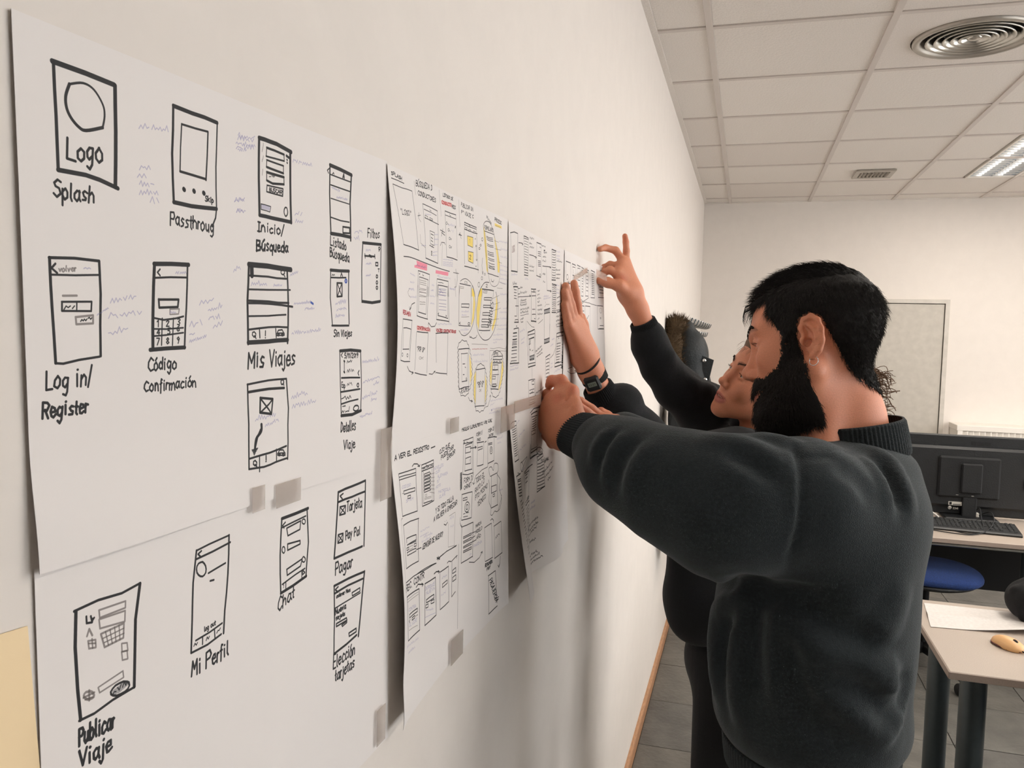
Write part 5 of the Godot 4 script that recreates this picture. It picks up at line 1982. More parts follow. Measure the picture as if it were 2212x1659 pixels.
		["s","K",6.3,[671,47,780,21,1055,21]],
		["s","K",7.7,[698,63,795,54,900,51]],
		["s","K",4.2,[712,65,718,389]],
		["s","K",4.3,[908,51,907,378]],
		["s","K",7.8,[709,388,815,384,907,377]],
		["s","K",4.9,[712,86,909,85]],
		["s","K",4.3,[717,361,906,358]],
		["s","K",3.5,[671,68,677,419]],
		["s","K",4.3,[677,426,844,421]],
		["s","K",4.9,[740,109,810,109,872,100]],
		["s","K",4.9,[740,129,810,128,872,120]],
		["s","K",4.9,[741,149,811,148,873,140]],
		["s","K",4.9,[741,168,811,168,873,160]],
		["s","K",5,[741,188,811,188,874,180]],
		["s","K",4.2,[728,207,854,204,855,235,734,239,728,207]],
		["s","K",6.3,[35,78,110,67,210,70]],
		["s","K",3.8,[35,78,78,369]],
		["s","K",3.9,[210,70,223,369]],
		["s","K",5.1,[42,108,210,102]],
		["s","K",6.5,[78,369,223,369]],
		["s","K",4.5,[65,126,122,128,192,123]],
		["s","K",4.5,[67,144,124,146,192,141]],
		["s","K",4.5,[70,162,127,164,192,160]],
		["s","K",4.5,[72,180,129,182,192,178]],
		["s","K",4.5,[74,199,132,201,192,196]],
		["s","K",4.5,[77,217,134,219,193,214]],
		["s","K",4.5,[79,235,137,238,193,233]],
		["s","K",4.5,[82,254,139,256,193,251]],
		["s","K",4.5,[84,272,142,275,193,269]],
		["s","K",4.5,[86,290,144,293,193,288]],
		["s","K",4.5,[89,309,147,312,193,306]],
		["s","K",4.5,[91,327,149,330,194,325]],
		["x","F",3.3,[264,203,224,-29,0,-23]],
		["x","F",3.3,[229,318,299,-22,0,-26]],
		["x","F",3.3,[234,101,77,-25,0,-20]],
		["x","K",4.4,[916,419,164,18,-1,-33]],
		["x","K",4.5,[1022,504,248,20,-1,-30]],
		["s","K",3.3,[290,406,389,406,556,395]],
		["s","K",7.2,[87,483,231,486]],
		["s","K",7.3,[130,518,240,524]],
		["s","K",4.8,[87,483,159,588]],
		["s","K",4.9,[252,505,242,685]],
		["s","K",6.5,[124,529,182,535,232,539]],
		["s","K",6.5,[124,552,182,558,232,562]],
		["s","K",6.5,[124,575,182,581,232,585]],
		["s","K",6.5,[124,597,182,604,232,608]],
		["s","K",6.5,[125,620,182,627,233,632]],
		["s","K",6.5,[125,643,183,650,233,655]],
		["s","K",5.7,[154,693,212,688]],
		["s","K",5.8,[166,747,225,742]],
		["s","K",5.8,[178,800,237,796]],
		["s","K",5.8,[190,854,249,850]],
		["s","K",5.8,[203,908,262,905]],
		["s","K",5.9,[215,963,275,960]],
		["s","K",5.9,[227,1018,287,1015]],
		["s","K",5.9,[240,1073,300,1071]],
		["s","K",5.9,[252,1128,313,1127]],
		["s","K",4.9,[175,722,263,714]],
		["s","K",5,[187,776,270,767]],
		["s","K",5,[199,829,276,821]],
		["s","K",5,[211,884,283,874]],
		["s","K",5,[224,938,289,928]],
		["s","K",5.1,[236,993,296,982]],
		["s","K",5.1,[248,1048,303,1036]],
		["s","K",5.1,[261,1104,309,1090]],
		["s","K",4.2,[382,455,376,470,359,481,334,484,307,480,283,469,266,454,260,437,266,422,283,411,307,407,334,411,358,422,376,438,382,455]],
		["s","K",4,[143,464,246,488,306,473,555,400]],
		["x","F",4.1,[291,479,170,-3,0,-21]],
		["s","K",6.8,[414,506,589,495,774,492]],
		["s","K",5.9,[429,517,649,526]],
		["s","K",5.9,[414,506,395,770]],
		["s","K",6.1,[649,517,643,770]],
		["s","K",8.5,[395,772,654,781]],
		["s","K",6,[461,539,574,540]],
		["s","K",6,[461,565,574,566]],
		["s","K",6,[462,599,575,601]],
		["s","K",6,[401,749,528,748,653,745]],
		["s","K",5.2,[512,736,626,736,627,758,522,760,512,736]],
		["s","K",5.1,[408,785,430,1056]],
		["s","K",5.3,[661,787,659,1075]],
		["s","K",8.7,[430,1060,649,1077]],
		["s","K",6,[449,815,545,817,634,812]],
		["s","K",6,[449,844,546,846,635,842]],
		["s","K",6,[450,873,546,876,635,873]],
		["s","K",6.1,[450,903,547,906,636,903]],
		["s","K",6.1,[451,932,547,936,636,933]],
		["s","K",6.1,[451,961,547,966,637,963]],
		["s","K",6.1,[451,991,548,996,637,993]],
		["s","K",6.1,[452,1021,548,1025,638,1024]],
		["f","H",0,[474,993,624,1000,624,1027,474,1019]],
		["s","K",7.8,[421,1097,649,1113]],
		["s","K",5.2,[421,1097,409,1390]],
		["s","K",5.4,[659,1115,644,1404]],
		["s","K",7.9,[409,1390,644,1404]],
		["f","H",0,[444,1129,600,1141,600,1177,454,1162]],
		["s","K",6.1,[454,1171,534,1176,617,1177]],
		["s","K",6.1,[454,1206,535,1212,617,1212]],
		["s","K",6.2,[455,1241,535,1247,618,1248]],
		["s","K",6.2,[455,1276,536,1283,618,1284]],
		["s","K",6.2,[456,1311,536,1318,619,1321]],
		["s","K",6.2,[456,1347,537,1354,620,1357]],
		["x","K",5.4,[664,1014,280,-20,0,-27]],
		["x","K",5.4,[682,1063,263,-27,0,-27]],
		["x","K",5.4,[700,1094,210,-20,0,-27]],
		["x","K",5.4,[684,1162,210,15,0,-27]],
		["x","K",5.4,[669,1293,264,4,0,-27]],
		["x","K",5.5,[687,1334,283,-8,0,-27]],
		["x","K",5.5,[687,1371,339,-11,0,-27]],
		["x","F",5.4,[729,831,140,0,0,-27]],
		["x","F",5.4,[696,878,174,-1,0,-27]],
		["s","K",4.3,[351,1248,370,1261,382,1252]],
		["s","K",3.4,[325,853,312,1019,345,1233]],
		["s","K",5.2,[703,315,688,435]],
		["s","K",5.4,[930,343,913,395]],
		["s","K",7.9,[688,435,932,424]],
		["s","K",6.3,[914,449,1079,440,1087,464,933,483,914,449]],
		["s","K",4.6,[1079,417,1070,429,1044,437,1007,438,966,433,930,422,905,408,895,393,904,380,929,372,965,371,1006,376,1043,387,1069,401,1079,417]],
		["s","K",5.5,[927,514,1007,517,1100,512]],
		["s","K",5.5,[927,541,1008,544,1101,540]],
		["s","K",5.5,[928,569,1008,572,1101,568]],
		["s","K",5.5,[928,596,1009,600,1102,596]],
		["s","K",5.5,[929,623,1009,627,1103,624]],
		["s","K",5.5,[930,651,1010,655,1103,652]],
		["s","K",5.5,[930,678,1011,683,1104,680]],
		["s","K",5.5,[931,706,1011,711,1105,708]],
		["s","K",5.5,[931,733,1012,738,1106,736]],
		["s","K",4.5,[915,485,921,759]],
		["s","K",4.7,[1111,504,1117,738]],
		["s","K",7.3,[921,759,1117,738]],
		["x","K",5.6,[1119,529,135,-18,-1,-28]],
		["x","K",5.6,[1065,618,331,-54,-1,-28]],
		["x","K",5.6,[1123,660,316,-46,-1,-28]],
		["x","K",5.7,[1201,705,98,-17,-1,-28]],
		["x","K",5.6,[1119,533,135,-9,-1,-37]],
	],
	"G": [
		["s","K",6.6,[58,101,270,102]],
		["s","K",3.3,[58,101,58,319]],
		["s","K",3.4,[270,102,268,307]],
		["s","K",5,[58,319,269,311]],
		["s","K",6.8,[341,103,532,107]],
		["s","K",3.4,[341,103,346,406]],
		["s","K",3.5,[532,107,536,397]],
		["s","K",5.1,[346,406,537,400]],
		["s","K",5.1,[368,135,499,130]],
		["s","K",5.1,[374,218,506,215]],
		["s","K",5.1,[380,302,512,300]],
		["s","K",7,[619,94,823,98]],
		["s","K",3.5,[619,94,624,393]],
		["s","K",3.6,[823,98,827,384]],
		["s","K",5.3,[624,393,827,387]],
		["s","K",5.3,[648,127,788,122]],
		["s","K",5.3,[653,188,793,184]],
		["s","K",5.3,[657,250,798,247]],
		["s","K",5.3,[662,311,803,309]],
		["s","K",7.2,[883,96,1013,106]],
		["s","K",3.6,[883,96,890,408]],
		["s","K",3.6,[1013,106,1018,403]],
		["s","K",5.5,[890,408,1018,406]],
		["s","K",5.4,[914,130,976,131]],
		["s","K",5.4,[917,158,979,160]],
		["s","K",5.4,[919,187,981,188]],
		["s","K",5.4,[921,216,983,217]],
		["s","K",5.4,[924,244,986,246]],
		["s","K",5.5,[926,273,988,275]],
		["s","K",5.5,[928,302,990,304]],
		["s","K",5.5,[930,330,993,333]],
		["s","K",5.5,[933,359,995,362]],
		["s","K",7.4,[1134,98,1311,106]],
		["s","K",3.7,[1134,98,1139,398]],
		["s","K",3.8,[1311,106,1315,390]],
		["s","K",5.6,[1139,398,1315,394]],
		["s","K",5.6,[1167,133,1272,132]],
		["s","K",5.6,[1170,174,1276,172]],
		["s","K",5.6,[1173,214,1279,213]],
		["s","K",5.6,[1177,255,1283,254]],
		["s","K",5.6,[1180,295,1286,295]],
		["s","K",5.6,[1184,336,1290,336]],
		["s","K",7.6,[1439,92,1628,100]],
		["s","K",3.8,[1439,92,1446,404]],
		["s","K",3.9,[1628,100,1633,396]],
		["s","K",5.8,[1446,404,1633,400]],
		["s","K",5.7,[1474,128,1587,126]],
		["s","K",5.7,[1476,149,1589,148]],
		["s","K",5.8,[1478,170,1591,169]],
		["s","K",5.8,[1480,191,1592,190]],
		["s","K",5.8,[1482,213,1594,212]],
		["s","K",5.8,[1484,234,1596,233]],
		["s","K",5.8,[1486,255,1598,255]],
		["s","K",5.8,[1487,276,1600,276]],
		["s","K",5.8,[1489,297,1602,297]],
		["s","K",5.8,[1491,319,1604,319]],
		["s","K",5.8,[1493,340,1606,340]],
		["s","K",5.8,[1495,361,1608,362]],
		["s","K",7.9,[1765,84,2053,86]],
		["s","K",3.9,[1765,84,1771,389]],
		["s","K",4,[2053,86,2058,377]],
		["s","K",6,[1771,389,2059,381]],
		["s","K",5.9,[1802,121,2009,113]],
		["s","K",5.9,[1805,156,2012,149]],
		["s","K",6,[1809,191,2016,184]],
		["s","K",6,[1812,226,2019,220]],
		["s","K",6,[1815,261,2023,256]],
		["s","K",6,[1819,296,2026,292]],
		["s","K",6,[1822,331,2030,328]],
		["s","K",5,[167,250,164,261,154,271,138,276,121,278,105,274,93,266,88,255,92,244,102,235,117,229,135,228,151,232,163,240,167,250]],
		["x","K",5.1,[394,266,35,-105,-1,-12]],
		["s","K",4.6,[877,482,1163,443,1337,408]],
		["s","K",4.5,[827,438,994,464]],
		["s","K",4.6,[878,504,1066,466,1368,469,1718,487]],
		["s","K",6.4,[926,512,1095,514]],
		["s","K",3.7,[926,512,940,811]],
		["s","K",3.7,[1095,514,1104,811]],
		["s","K",6.5,[950,811,1119,811]],
		["s","K",6.6,[1144,510,1424,509]],
		["s","K",3.8,[1144,510,1158,797]],
		["s","K",3.9,[1424,509,1433,797]],
		["s","K",6.7,[1167,797,1449,797]],
		["s","K",7,[1735,486,1975,487]],
		["s","K",4,[1735,486,1750,766]],
		["s","K",4.1,[1975,487,1984,765]],
		["s","K",7.1,[1761,766,2001,765]],
		["x","K",4.8,[1256,658,99,-40,-2,-19]],
		["s","G",4.1,[1910,542,1907,555,1895,566,1877,572,1857,573,1838,567,1825,557,1819,544,1822,531,1834,520,1852,514,1872,513,1891,518,1905,529,1910,542]],
		["s","K",5.1,[1873,634,1872,637,1867,640,1861,642,1853,642,1846,640,1841,638,1839,634,1840,631,1845,628,1851,626,1859,626,1866,627,1871,630,1873,634]],
		["s","K",5.5,[955,571,1075,568]],
		["s","K",5.6,[960,635,1080,633]],
		["s","K",6.1,[1825,725,1986,724]],
		["s","K",6.1,[1800,761,1989,760]],
		["s","K",5.6,[1058,666,1122,662]],
		["s","K",4.8,[1168,809,1148,856]],
		["s","K",4.5,[500,1137,524,1170]],
		["s","K",4.3,[192,1204,358,1238,616,1241,795,1222]],
		["s","K",4.4,[231,1180,438,1171]],
		["s","K",5.4,[502,1169,722,1164]],
	],
	"N": [["s","G",14,[1300,330,1420,300,1560,230]],["s","G",14,[1250,1000,1400,960]],["s","R",12,[900,1330,1300,1250,1700,1130]]],
}


var page := PackedByteArray()
const PAGE_W := 2048
const PAGE_H := 1448


func dab(x: int, y: int, ink: Array, a: float) -> void:
	var i := (y * PAGE_W + x) * 3
	var k: float = a * ink[3]
	page[i] = int(lerpf(page[i], ink[0] * 255.0, k))
	page[i + 1] = int(lerpf(page[i + 1], ink[1] * 255.0, k))
	page[i + 2] = int(lerpf(page[i + 2], ink[2] * 255.0, k))


func pen_line(pts: PackedVector2Array, width: float, ink: Array, seen: Dictionary) -> void:   # one stroke: every pixel is inked once, at its darkest
	var r := width * 0.5
	for s in pts.size() - 1:
		var a := pts[s]
		var b := pts[s + 1]
		var ab := b - a
		var inv := 1.0 / maxf(ab.length_squared(), 0.0001)
		var x0 := clampi(int(minf(a.x, b.x) - r - 1), 0, PAGE_W - 1)
		var x1 := clampi(int(maxf(a.x, b.x) + r + 2), 0, PAGE_W - 1)
		var y0 := clampi(int(minf(a.y, b.y) - r - 1), 0, PAGE_H - 1)
		var y1 := clampi(int(maxf(a.y, b.y) + r + 2), 0, PAGE_H - 1)
		var slim := absf(ab.x) > absf(ab.y)
		if slim:
			for x in range(x0, x1 + 1):
				var t := clampf((x - a.x) / ab.x, 0.0, 1.0)
				var yc := a.y + ab.y * t
				var reach := (r + 1.5) * ab.length() / absf(ab.x) + 1.0
				for y in range(maxi(y0, int(yc - reach)), mini(y1, int(yc + reach)) + 1):
					ink_at(x, y, a, ab, inv, r, seen)
		else:
			for y in range(y0, y1 + 1):
				var t := clampf((y - a.y) / ab.y, 0.0, 1.0) if absf(ab.y) > 0.01 else 0.0
				var xc := a.x + ab.x * t
				var reach := (r + 1.5) * ab.length() / maxf(absf(ab.y), 0.01) + 1.0
				for x in range(maxi(x0, int(xc - reach)), mini(x1, int(xc + reach)) + 1):
					ink_at(x, y, a, ab, inv, r, seen)
	for i: int in seen:
		dab(i % PAGE_W, i / PAGE_W, ink, seen[i])
	seen.clear()


func ink_at(x: int, y: int, a: Vector2, ab: Vector2, inv: float, r: float, seen: Dictionary) -> void:
	var p := Vector2(x, y) - a
	var h := clampf(p.dot(ab) * inv, 0.0, 1.0)
	var c := clampf(r + 0.6 - (p - ab * h).length(), 0.0, 1.0)
	if c > 0.0:
		var i := y * PAGE_W + x
		if seen.get(i, 0.0) < c:
			seen[i] = c


func wobble(pts: PackedVector2Array, rng: RandomNumberGenerator, amp: float) -> PackedVector2Array:
	var out := PackedVector2Array()
	for i in pts.size() - 1:
		var n := maxi(1, int(pts[i].distance_to(pts[i + 1]) / 60.0))
		for k in n:
			out.append(pts[i].lerp(pts[i + 1], float(k) / n) + Vector2(rng.randf_range(-amp, amp), rng.randf_range(-amp, amp)) * (1.0 if k > 0 else 0.4))
	out.append(pts[-1])
	return out


func write_text(txt: String, o: Vector2, along: Vector2, up: Vector2, width: float, ink: Array, rng: RandomNumberGenerator) -> void:
	var seen := {}
	var n := txt.length()
	var room := PackedFloat32Array()   # how much of the line each letter takes
	var all := 0.0
	for i in n:
		var k := 0.62 if txt[i] in "iljtIfr!1.í/" else 1.28 if txt[i] in "mwMW" else 0.7 if txt[i] == " " else 1.0
		room.append(k * rng.randf_range(0.9, 1.12))
		all += room[i]
	var gone := 0.0
	for i in n:
		var step := along * (room[i] / all)
		var p_at := o + along * (gone / all)
		gone += room[i]
		var ch := txt[i]
		var mark := ""
		if MARKS.has(ch):
			mark = ch
			ch = MARKS[ch]
		if not PEN.has(ch):
			continue
		var p0 := p_at + step * 0.06 + up * rng.randf_range(-0.06, 0.06)
		var kx := step * 0.205
		var narrow := ch in "ijlI1!."
		var ky := up / 6.0 * rng.randf_range(0.94, 1.06)
		for part in PEN[ch].split(";"):
			var pts := PackedVector2Array()
			for q in part.split(","):
				var xy: PackedStringArray = q.strip_edges().split(" ")
				var gx := (float(xy[0]) - 2.0) * (1.5 if narrow else 1.0) + 2.0 + float(xy[1]) * 0.06 + rng.randf_range(-0.26, 0.26)
				pts.append(p0 + kx * gx + ky * (float(xy[1]) + rng.randf_range(-0.26, 0.26)))
			pen_line(pts, width, ink, seen)
		if mark == "Ñ":
			pen_line(PackedVector2Array([p0 + ky * 7.0, p0 + kx * 2 + ky * 7.6, p0 + kx * 4 + ky * 7.0]), width, ink, seen)
		elif mark != "":
			var hi := 6.6 if mark in "ÚÓ" else 4.8
			pen_line(PackedVector2Array([p0 + kx * 1.6 + ky * hi, p0 + kx * 3.0 + ky * (hi + 1.2)]), width, ink, seen)


func scribble(o: Vector2, along: Vector2, up: Vector2, width: float, ink: Array, rng: RandomNumberGenerator) -> void:   # writing too small to read
	var seen := {}
	var n := clampi(int(along.length() / maxf(up.length() * 0.35, 3.0)), 4, 40)
	var pts := PackedVector2Array()
	for k in n:
		var hgt := rng.randf_range(0.3, 0.75) if k % 2 else rng.randf_range(-0.08, 0.15)
		if rng.randf() < 0.14:
			hgt += 0.35
		pts.append(o + along * (float(k) / (n - 1)) + up * hgt)
		if rng.randf() < 0.12 and pts.size() > 2:
			pen_line(pts, width, ink, seen)
			pts = PackedVector2Array()
	if pts.size() > 1:
		pen_line(pts, width, ink, seen)


func ink_page(key: String, paper: Color) -> ImageTexture:
	var rng := RandomNumberGenerator.new()
	rng.seed = hash(key)
	var row := PackedByteArray()
	for x in PAGE_W:
		row.append_array([paper.r8, paper.g8, paper.b8])
	page = PackedByteArray()
	for y in PAGE_H:
		page.append_array(row)
	for s in INK.get(key, []):
		var ink: Array = INKS[s[1]]
		var d: Array = s[4] if s[0] == "t" else s[3]
		if s[0] == "t":
			write_text(s[3], Vector2(d[0], d[1]), Vector2(d[2], d[3]), Vector2(d[4], d[5]), s[2] * 1.25, ink, rng)
		elif s[0] == "x":
			scribble(Vector2(d[0], d[1]), Vector2(d[2], d[3]), Vector2(d[4], d[5]), s[2], ink, rng)
		else:
			var pts := PackedVector2Array()
			for i in range(0, d.size(), 2):
				pts.append(Vector2(d[i], d[i + 1]))
			if s[0] == "f":
				fill_area(pts, ink, rng)
			elif s[0] == "c":
				pen_line(PackedVector2Array(smooth_path(Array(pts), 5)), s[2] * 1.22, ink, {})
			else:
				pen_line(wobble(pts, rng, 1.8), s[2] * 1.22, ink, {})
	return ImageTexture.create_from_image(Image.create_from_data(PAGE_W, PAGE_H, false, Image.FORMAT_RGB8, page))


func fill_area(pts: PackedVector2Array, ink: Array, rng: RandomNumberGenerator) -> void:   # felt pen: filled with slightly uneven strokes
	var lo := pts[0]
	var hi := pts[0]
	for p in pts:
		lo = lo.min(p)
		hi = hi.max(p)
	for y in range(clampi(int(lo.y), 0, PAGE_H - 1), clampi(int(hi.y), 0, PAGE_H - 1)):
		var xs := []
		for i in pts.size():
			var a := pts[i]
			var b := pts[(i + 1) % pts.size()]
			if (a.y <= y) != (b.y <= y):
				xs.append(a.x + (b.x - a.x) * (y - a.y) / (b.y - a.y))
		xs.sort()
		for i in range(0, xs.size() - 1, 2):
			var w := 0.9 + 0.1 * sin(y * 0.8) + rng.randf_range(-0.06, 0.04)
			for x in range(clampi(int(xs[i] + rng.randf_range(-2, 2)), 0, PAGE_W - 1), clampi(int(xs[i + 1] + rng.randf_range(-2, 2)), 0, PAGE_W - 1)):
				dab(x, y, ink, w)


# A sheet of paper on the wall from its four corners (z, y), with edges that lift. Two faces, half a millimetre apart.
func sheet(called: String, label: String, key: String, c: Array, shape: Callable, group: String) -> MeshInstance3D:
	var nu := 48
	var nv := 40
	var front := SurfaceTool.new()
	var rear := SurfaceTool.new()
	front.begin(Mesh.PRIMITIVE_TRIANGLES)
	rear.begin(Mesh.PRIMITIVE_TRIANGLES)
	var mid := Vector3(0, (c[0].y + c[2].y) / 2, (c[0].x + c[2].x) / 2)
	for st: SurfaceTool in [front, rear]:
		var push := 0.0 if st == front else -0.0005
		for j in nv + 1:
			for i in nu + 1:
				var u := float(i) / nu
				var v := float(j) / nv
				var q: Vector2 = c[0].lerp(c[1], u).lerp(c[3].lerp(c[2], u), v)
				st.set_uv(Vector2(u, v))
				st.add_vertex(Vector3(shape.call(u, v) + push, q.y, q.x) - mid)
		for j in nv:
			for i in nu:
				var a := j * (nu + 1) + i
				var ids := [a, a + 1, a + nu + 2, a, a + nu + 2, a + nu + 1]
				if st == rear:
					ids.reverse()
				for k: int in ids:
					st.add_index(k)
		st.generate_normals()
	var m := StandardMaterial3D.new()
	m.roughness = 0.75
	m.albedo_texture = ink_page(key, Color8(229, 224, 221))
	front.set_material(m)
	var mesh := front.commit()
	rear.set_material(M.paper)
	mesh = rear.commit(mesh)
	var o := put_mesh(called, mesh, null, null, mid)
	tag(o, label, "sheet", group)
	return o


func make_sheets() -> void:
	var g := "drawn sheets taped to the wall"
	var fold := func(u: float): return 0.0012 * exp(-absf(u - 0.5) / 0.02)
	var bend_a := func(u: float, v: float):
		return 0.0022 + 0.0006 * sin(u * 7.0 + v * 3.0) + fold.call(u) + 0.006 * smoothstep(0.75, 1.0, v) * smoothstep(0.65, 0.0, u) * (0.35 + 0.65 * sin(u * 4.5 + 0.6))
	sheet("sketch_sheet", "large sketch sheet with thick marker phones captioned Splash and Mis Viajes", "A", SHEETS.A, bend_a, g)
	var bend_b := func(u: float, v: float):
		return 0.0012 + 0.0005 * sin(u * 6.0 + 1.0) + fold.call(u)
	sheet("sketch_sheet", "lower sketch sheet with phones captioned Publicar Viaje, Chat and Pagar", "B", SHEETS.B, bend_b, g)
	var bend_c := func(u: float, v: float):
		return 0.0034 + 0.0007 * sin(u * 9.0 + v * 2.0) + fold.call(u) + 0.011 * exp(-u / 0.09) * pow(sin(PI * clampf(v * 0.9 + 0.02, 0.0, 1.0)), 1.3)
	sheet("sketch_sheet", "sketch sheet with yellow-shaded ovals and pink captions", "C", SHEETS.C, bend_c, g)
	var bend_d := func(u: float, v: float):
		return 0.0030 + 0.0007 * sin(u * 8.0 + v * 2.0) + fold.call(u) + 0.017 * exp(-u / 0.07) * pow(sin(PI * clampf(v * 0.8 - 0.02, 0.0, 1.0)), 1.2) + 0.006 * smoothstep(0.8, 1.0, v) * smoothstep(0.5, 0.1, u) + 0.006 * exp(-(1.0 - u) / 0.08) * v
	sheet("sketch_sheet", "sketch sheet headed A VER EL REGISTRO with a curled left edge", "D", SHEETS.D, bend_d, g)
	var bend_e := func(u: float, v: float):
		return 0.0050 + 0.0009 * sin(u * 10.0 + v * 3.0) + 0.002 * v * sin(u * 6.0)
	sheet("sketch_sheet", "narrow-looking sketch sheet of dense wireframes left of the woman's flat hand", "E", SHEETS.E, bend_e, g)
	var bend_f := func(u: float, v: float):
		return 0.0052 + 0.020 * exp(-u / 0.10) * pow(clampf(v * 1.05 + 0.05, 0.0, 1.0), 0.8) + v * v * (0.012 + 0.010 * sin(u * 9.0 + 1.0)) + 0.006 * sin(u * 13.0) * v
	sheet("sketch_sheet", "hanging sketch sheet of dense wireframes below the man's hand, edges curling", "F", SHEETS.F, bend_f, g)
	var bend_g := func(u: float, v: float):
		return 0.0058 + 0.0010 * sin(u * 9.0) + 0.02 * smoothstep(0.72, 1.0, u) * (0.35 + 0.65 * v)
	sheet("sketch_sheet", "farthest sketch sheet being taped up under the woman's raised hand", "G", SHEETS.G, bend_g, g)
	# adhesive tape over the joints: middle (z, y), size, turn
	var tapes := [
		[Vector3(0.0052, 1.5423, -0.5465), 0.0170, 0.0200, 0.000, "tape strip left of the fold under the first sheet"],
		[Vector3(0.0052, 1.5391, -0.5901), 0.0380, 0.0200, 0.000, "wider tape strip right of the fold under the first sheet"],
		[Vector3(0.0075, 1.5353, -0.7763), 0.0277, 0.0767, 0.000, "tall tape strip over the joint of the four nearest sheets"],
		[Vector3(0.0048, 1.2458, -0.7783), 0.0212, 0.0404, 0.000, "tape strip at the lower right corner of the nearest lower sheet"],
		[Vector3(0.0075, 1.2444, -1.0120), 0.0470, 0.0347, 0.000, "tape strip hanging below the A VER EL REGISTRO sheet"],
		[Vector3(0.0082, 1.5547, -0.9821), 0.0332, 0.0200, 0.000, "tape strip above the PROCESO heading"],
		[Vector3(0.0125, 1.5416, -1.2145), 0.0781, 0.0403, 0.000, "tape strip joining the dense wireframe sheets"],
		[Vector3(0.0125, 1.5554, -1.3373), 0.1806, 0.0200, 0.000, "long tape strip across the seam of the wireframe sheets"],
		[Vector3(0.0085, 1.8112, -1.7819), 0.1509, 0.0120, -2.937, "loose slanting tape strip above the flat hand"],
		[Vector3(0.0340, 1.8170, -1.9048), 0.1471, 0.0160, 3.125, "short tape piece pinched in the raised hand"],
	]
	for tp in tapes:
		var st := start()
		var c: Vector3 = tp[0]
		var w: float = tp[1] / 2
		var h: float = tp[2] / 2
		box(st, Vector3(0.0, -h, -w), Vector3(0.0003, h, w), 0.0, Transform3D(Basis(Vector3.RIGHT, tp[3]), Vector3.ZERO))
		tag(obj("tape_strip", st, M.tape, null, c), tp[4], "tape", "strips of adhesive tape on the sheets")
	# the cream card at the very left, with a few pen marks
	var key := "N"
	var card := sheet("cream_card", "cream paper card with pencil marks at the left edge of the wall", "N", [Vector2(-0.250, 1.520), Vector2(-0.3365, 1.513), Vector2(-0.342, 1.395), Vector2(-0.255, 1.395)], func(u: float, v: float): return 0.0015 + 0.004 * exp(-(1.0 - u) / 0.1) * v, "")
	var cm: StandardMaterial3D = card.mesh.surface_get_material(0)
	cm.albedo_texture = ink_page(key, Color8(243, 218, 176))
	var back: StandardMaterial3D = mat(Color8(243, 218, 176), 0.8)
	card.mesh.surface_set_material(1, back)


# ---------------------------------------------------------------- furniture

func make_furniture() -> void:
	make_far_desk()
	make_near_desk()
	make_chair("office_chair", "blue upholstered office chair under the far desk", Vector3(1.30, 0, -4.42), PI / 2, false)
	make_chair("office_chair", "blue upholstered office chair tucked under the near desk", Vector3(1.52, 0, -2.66), PI, true)
	make_backpack()


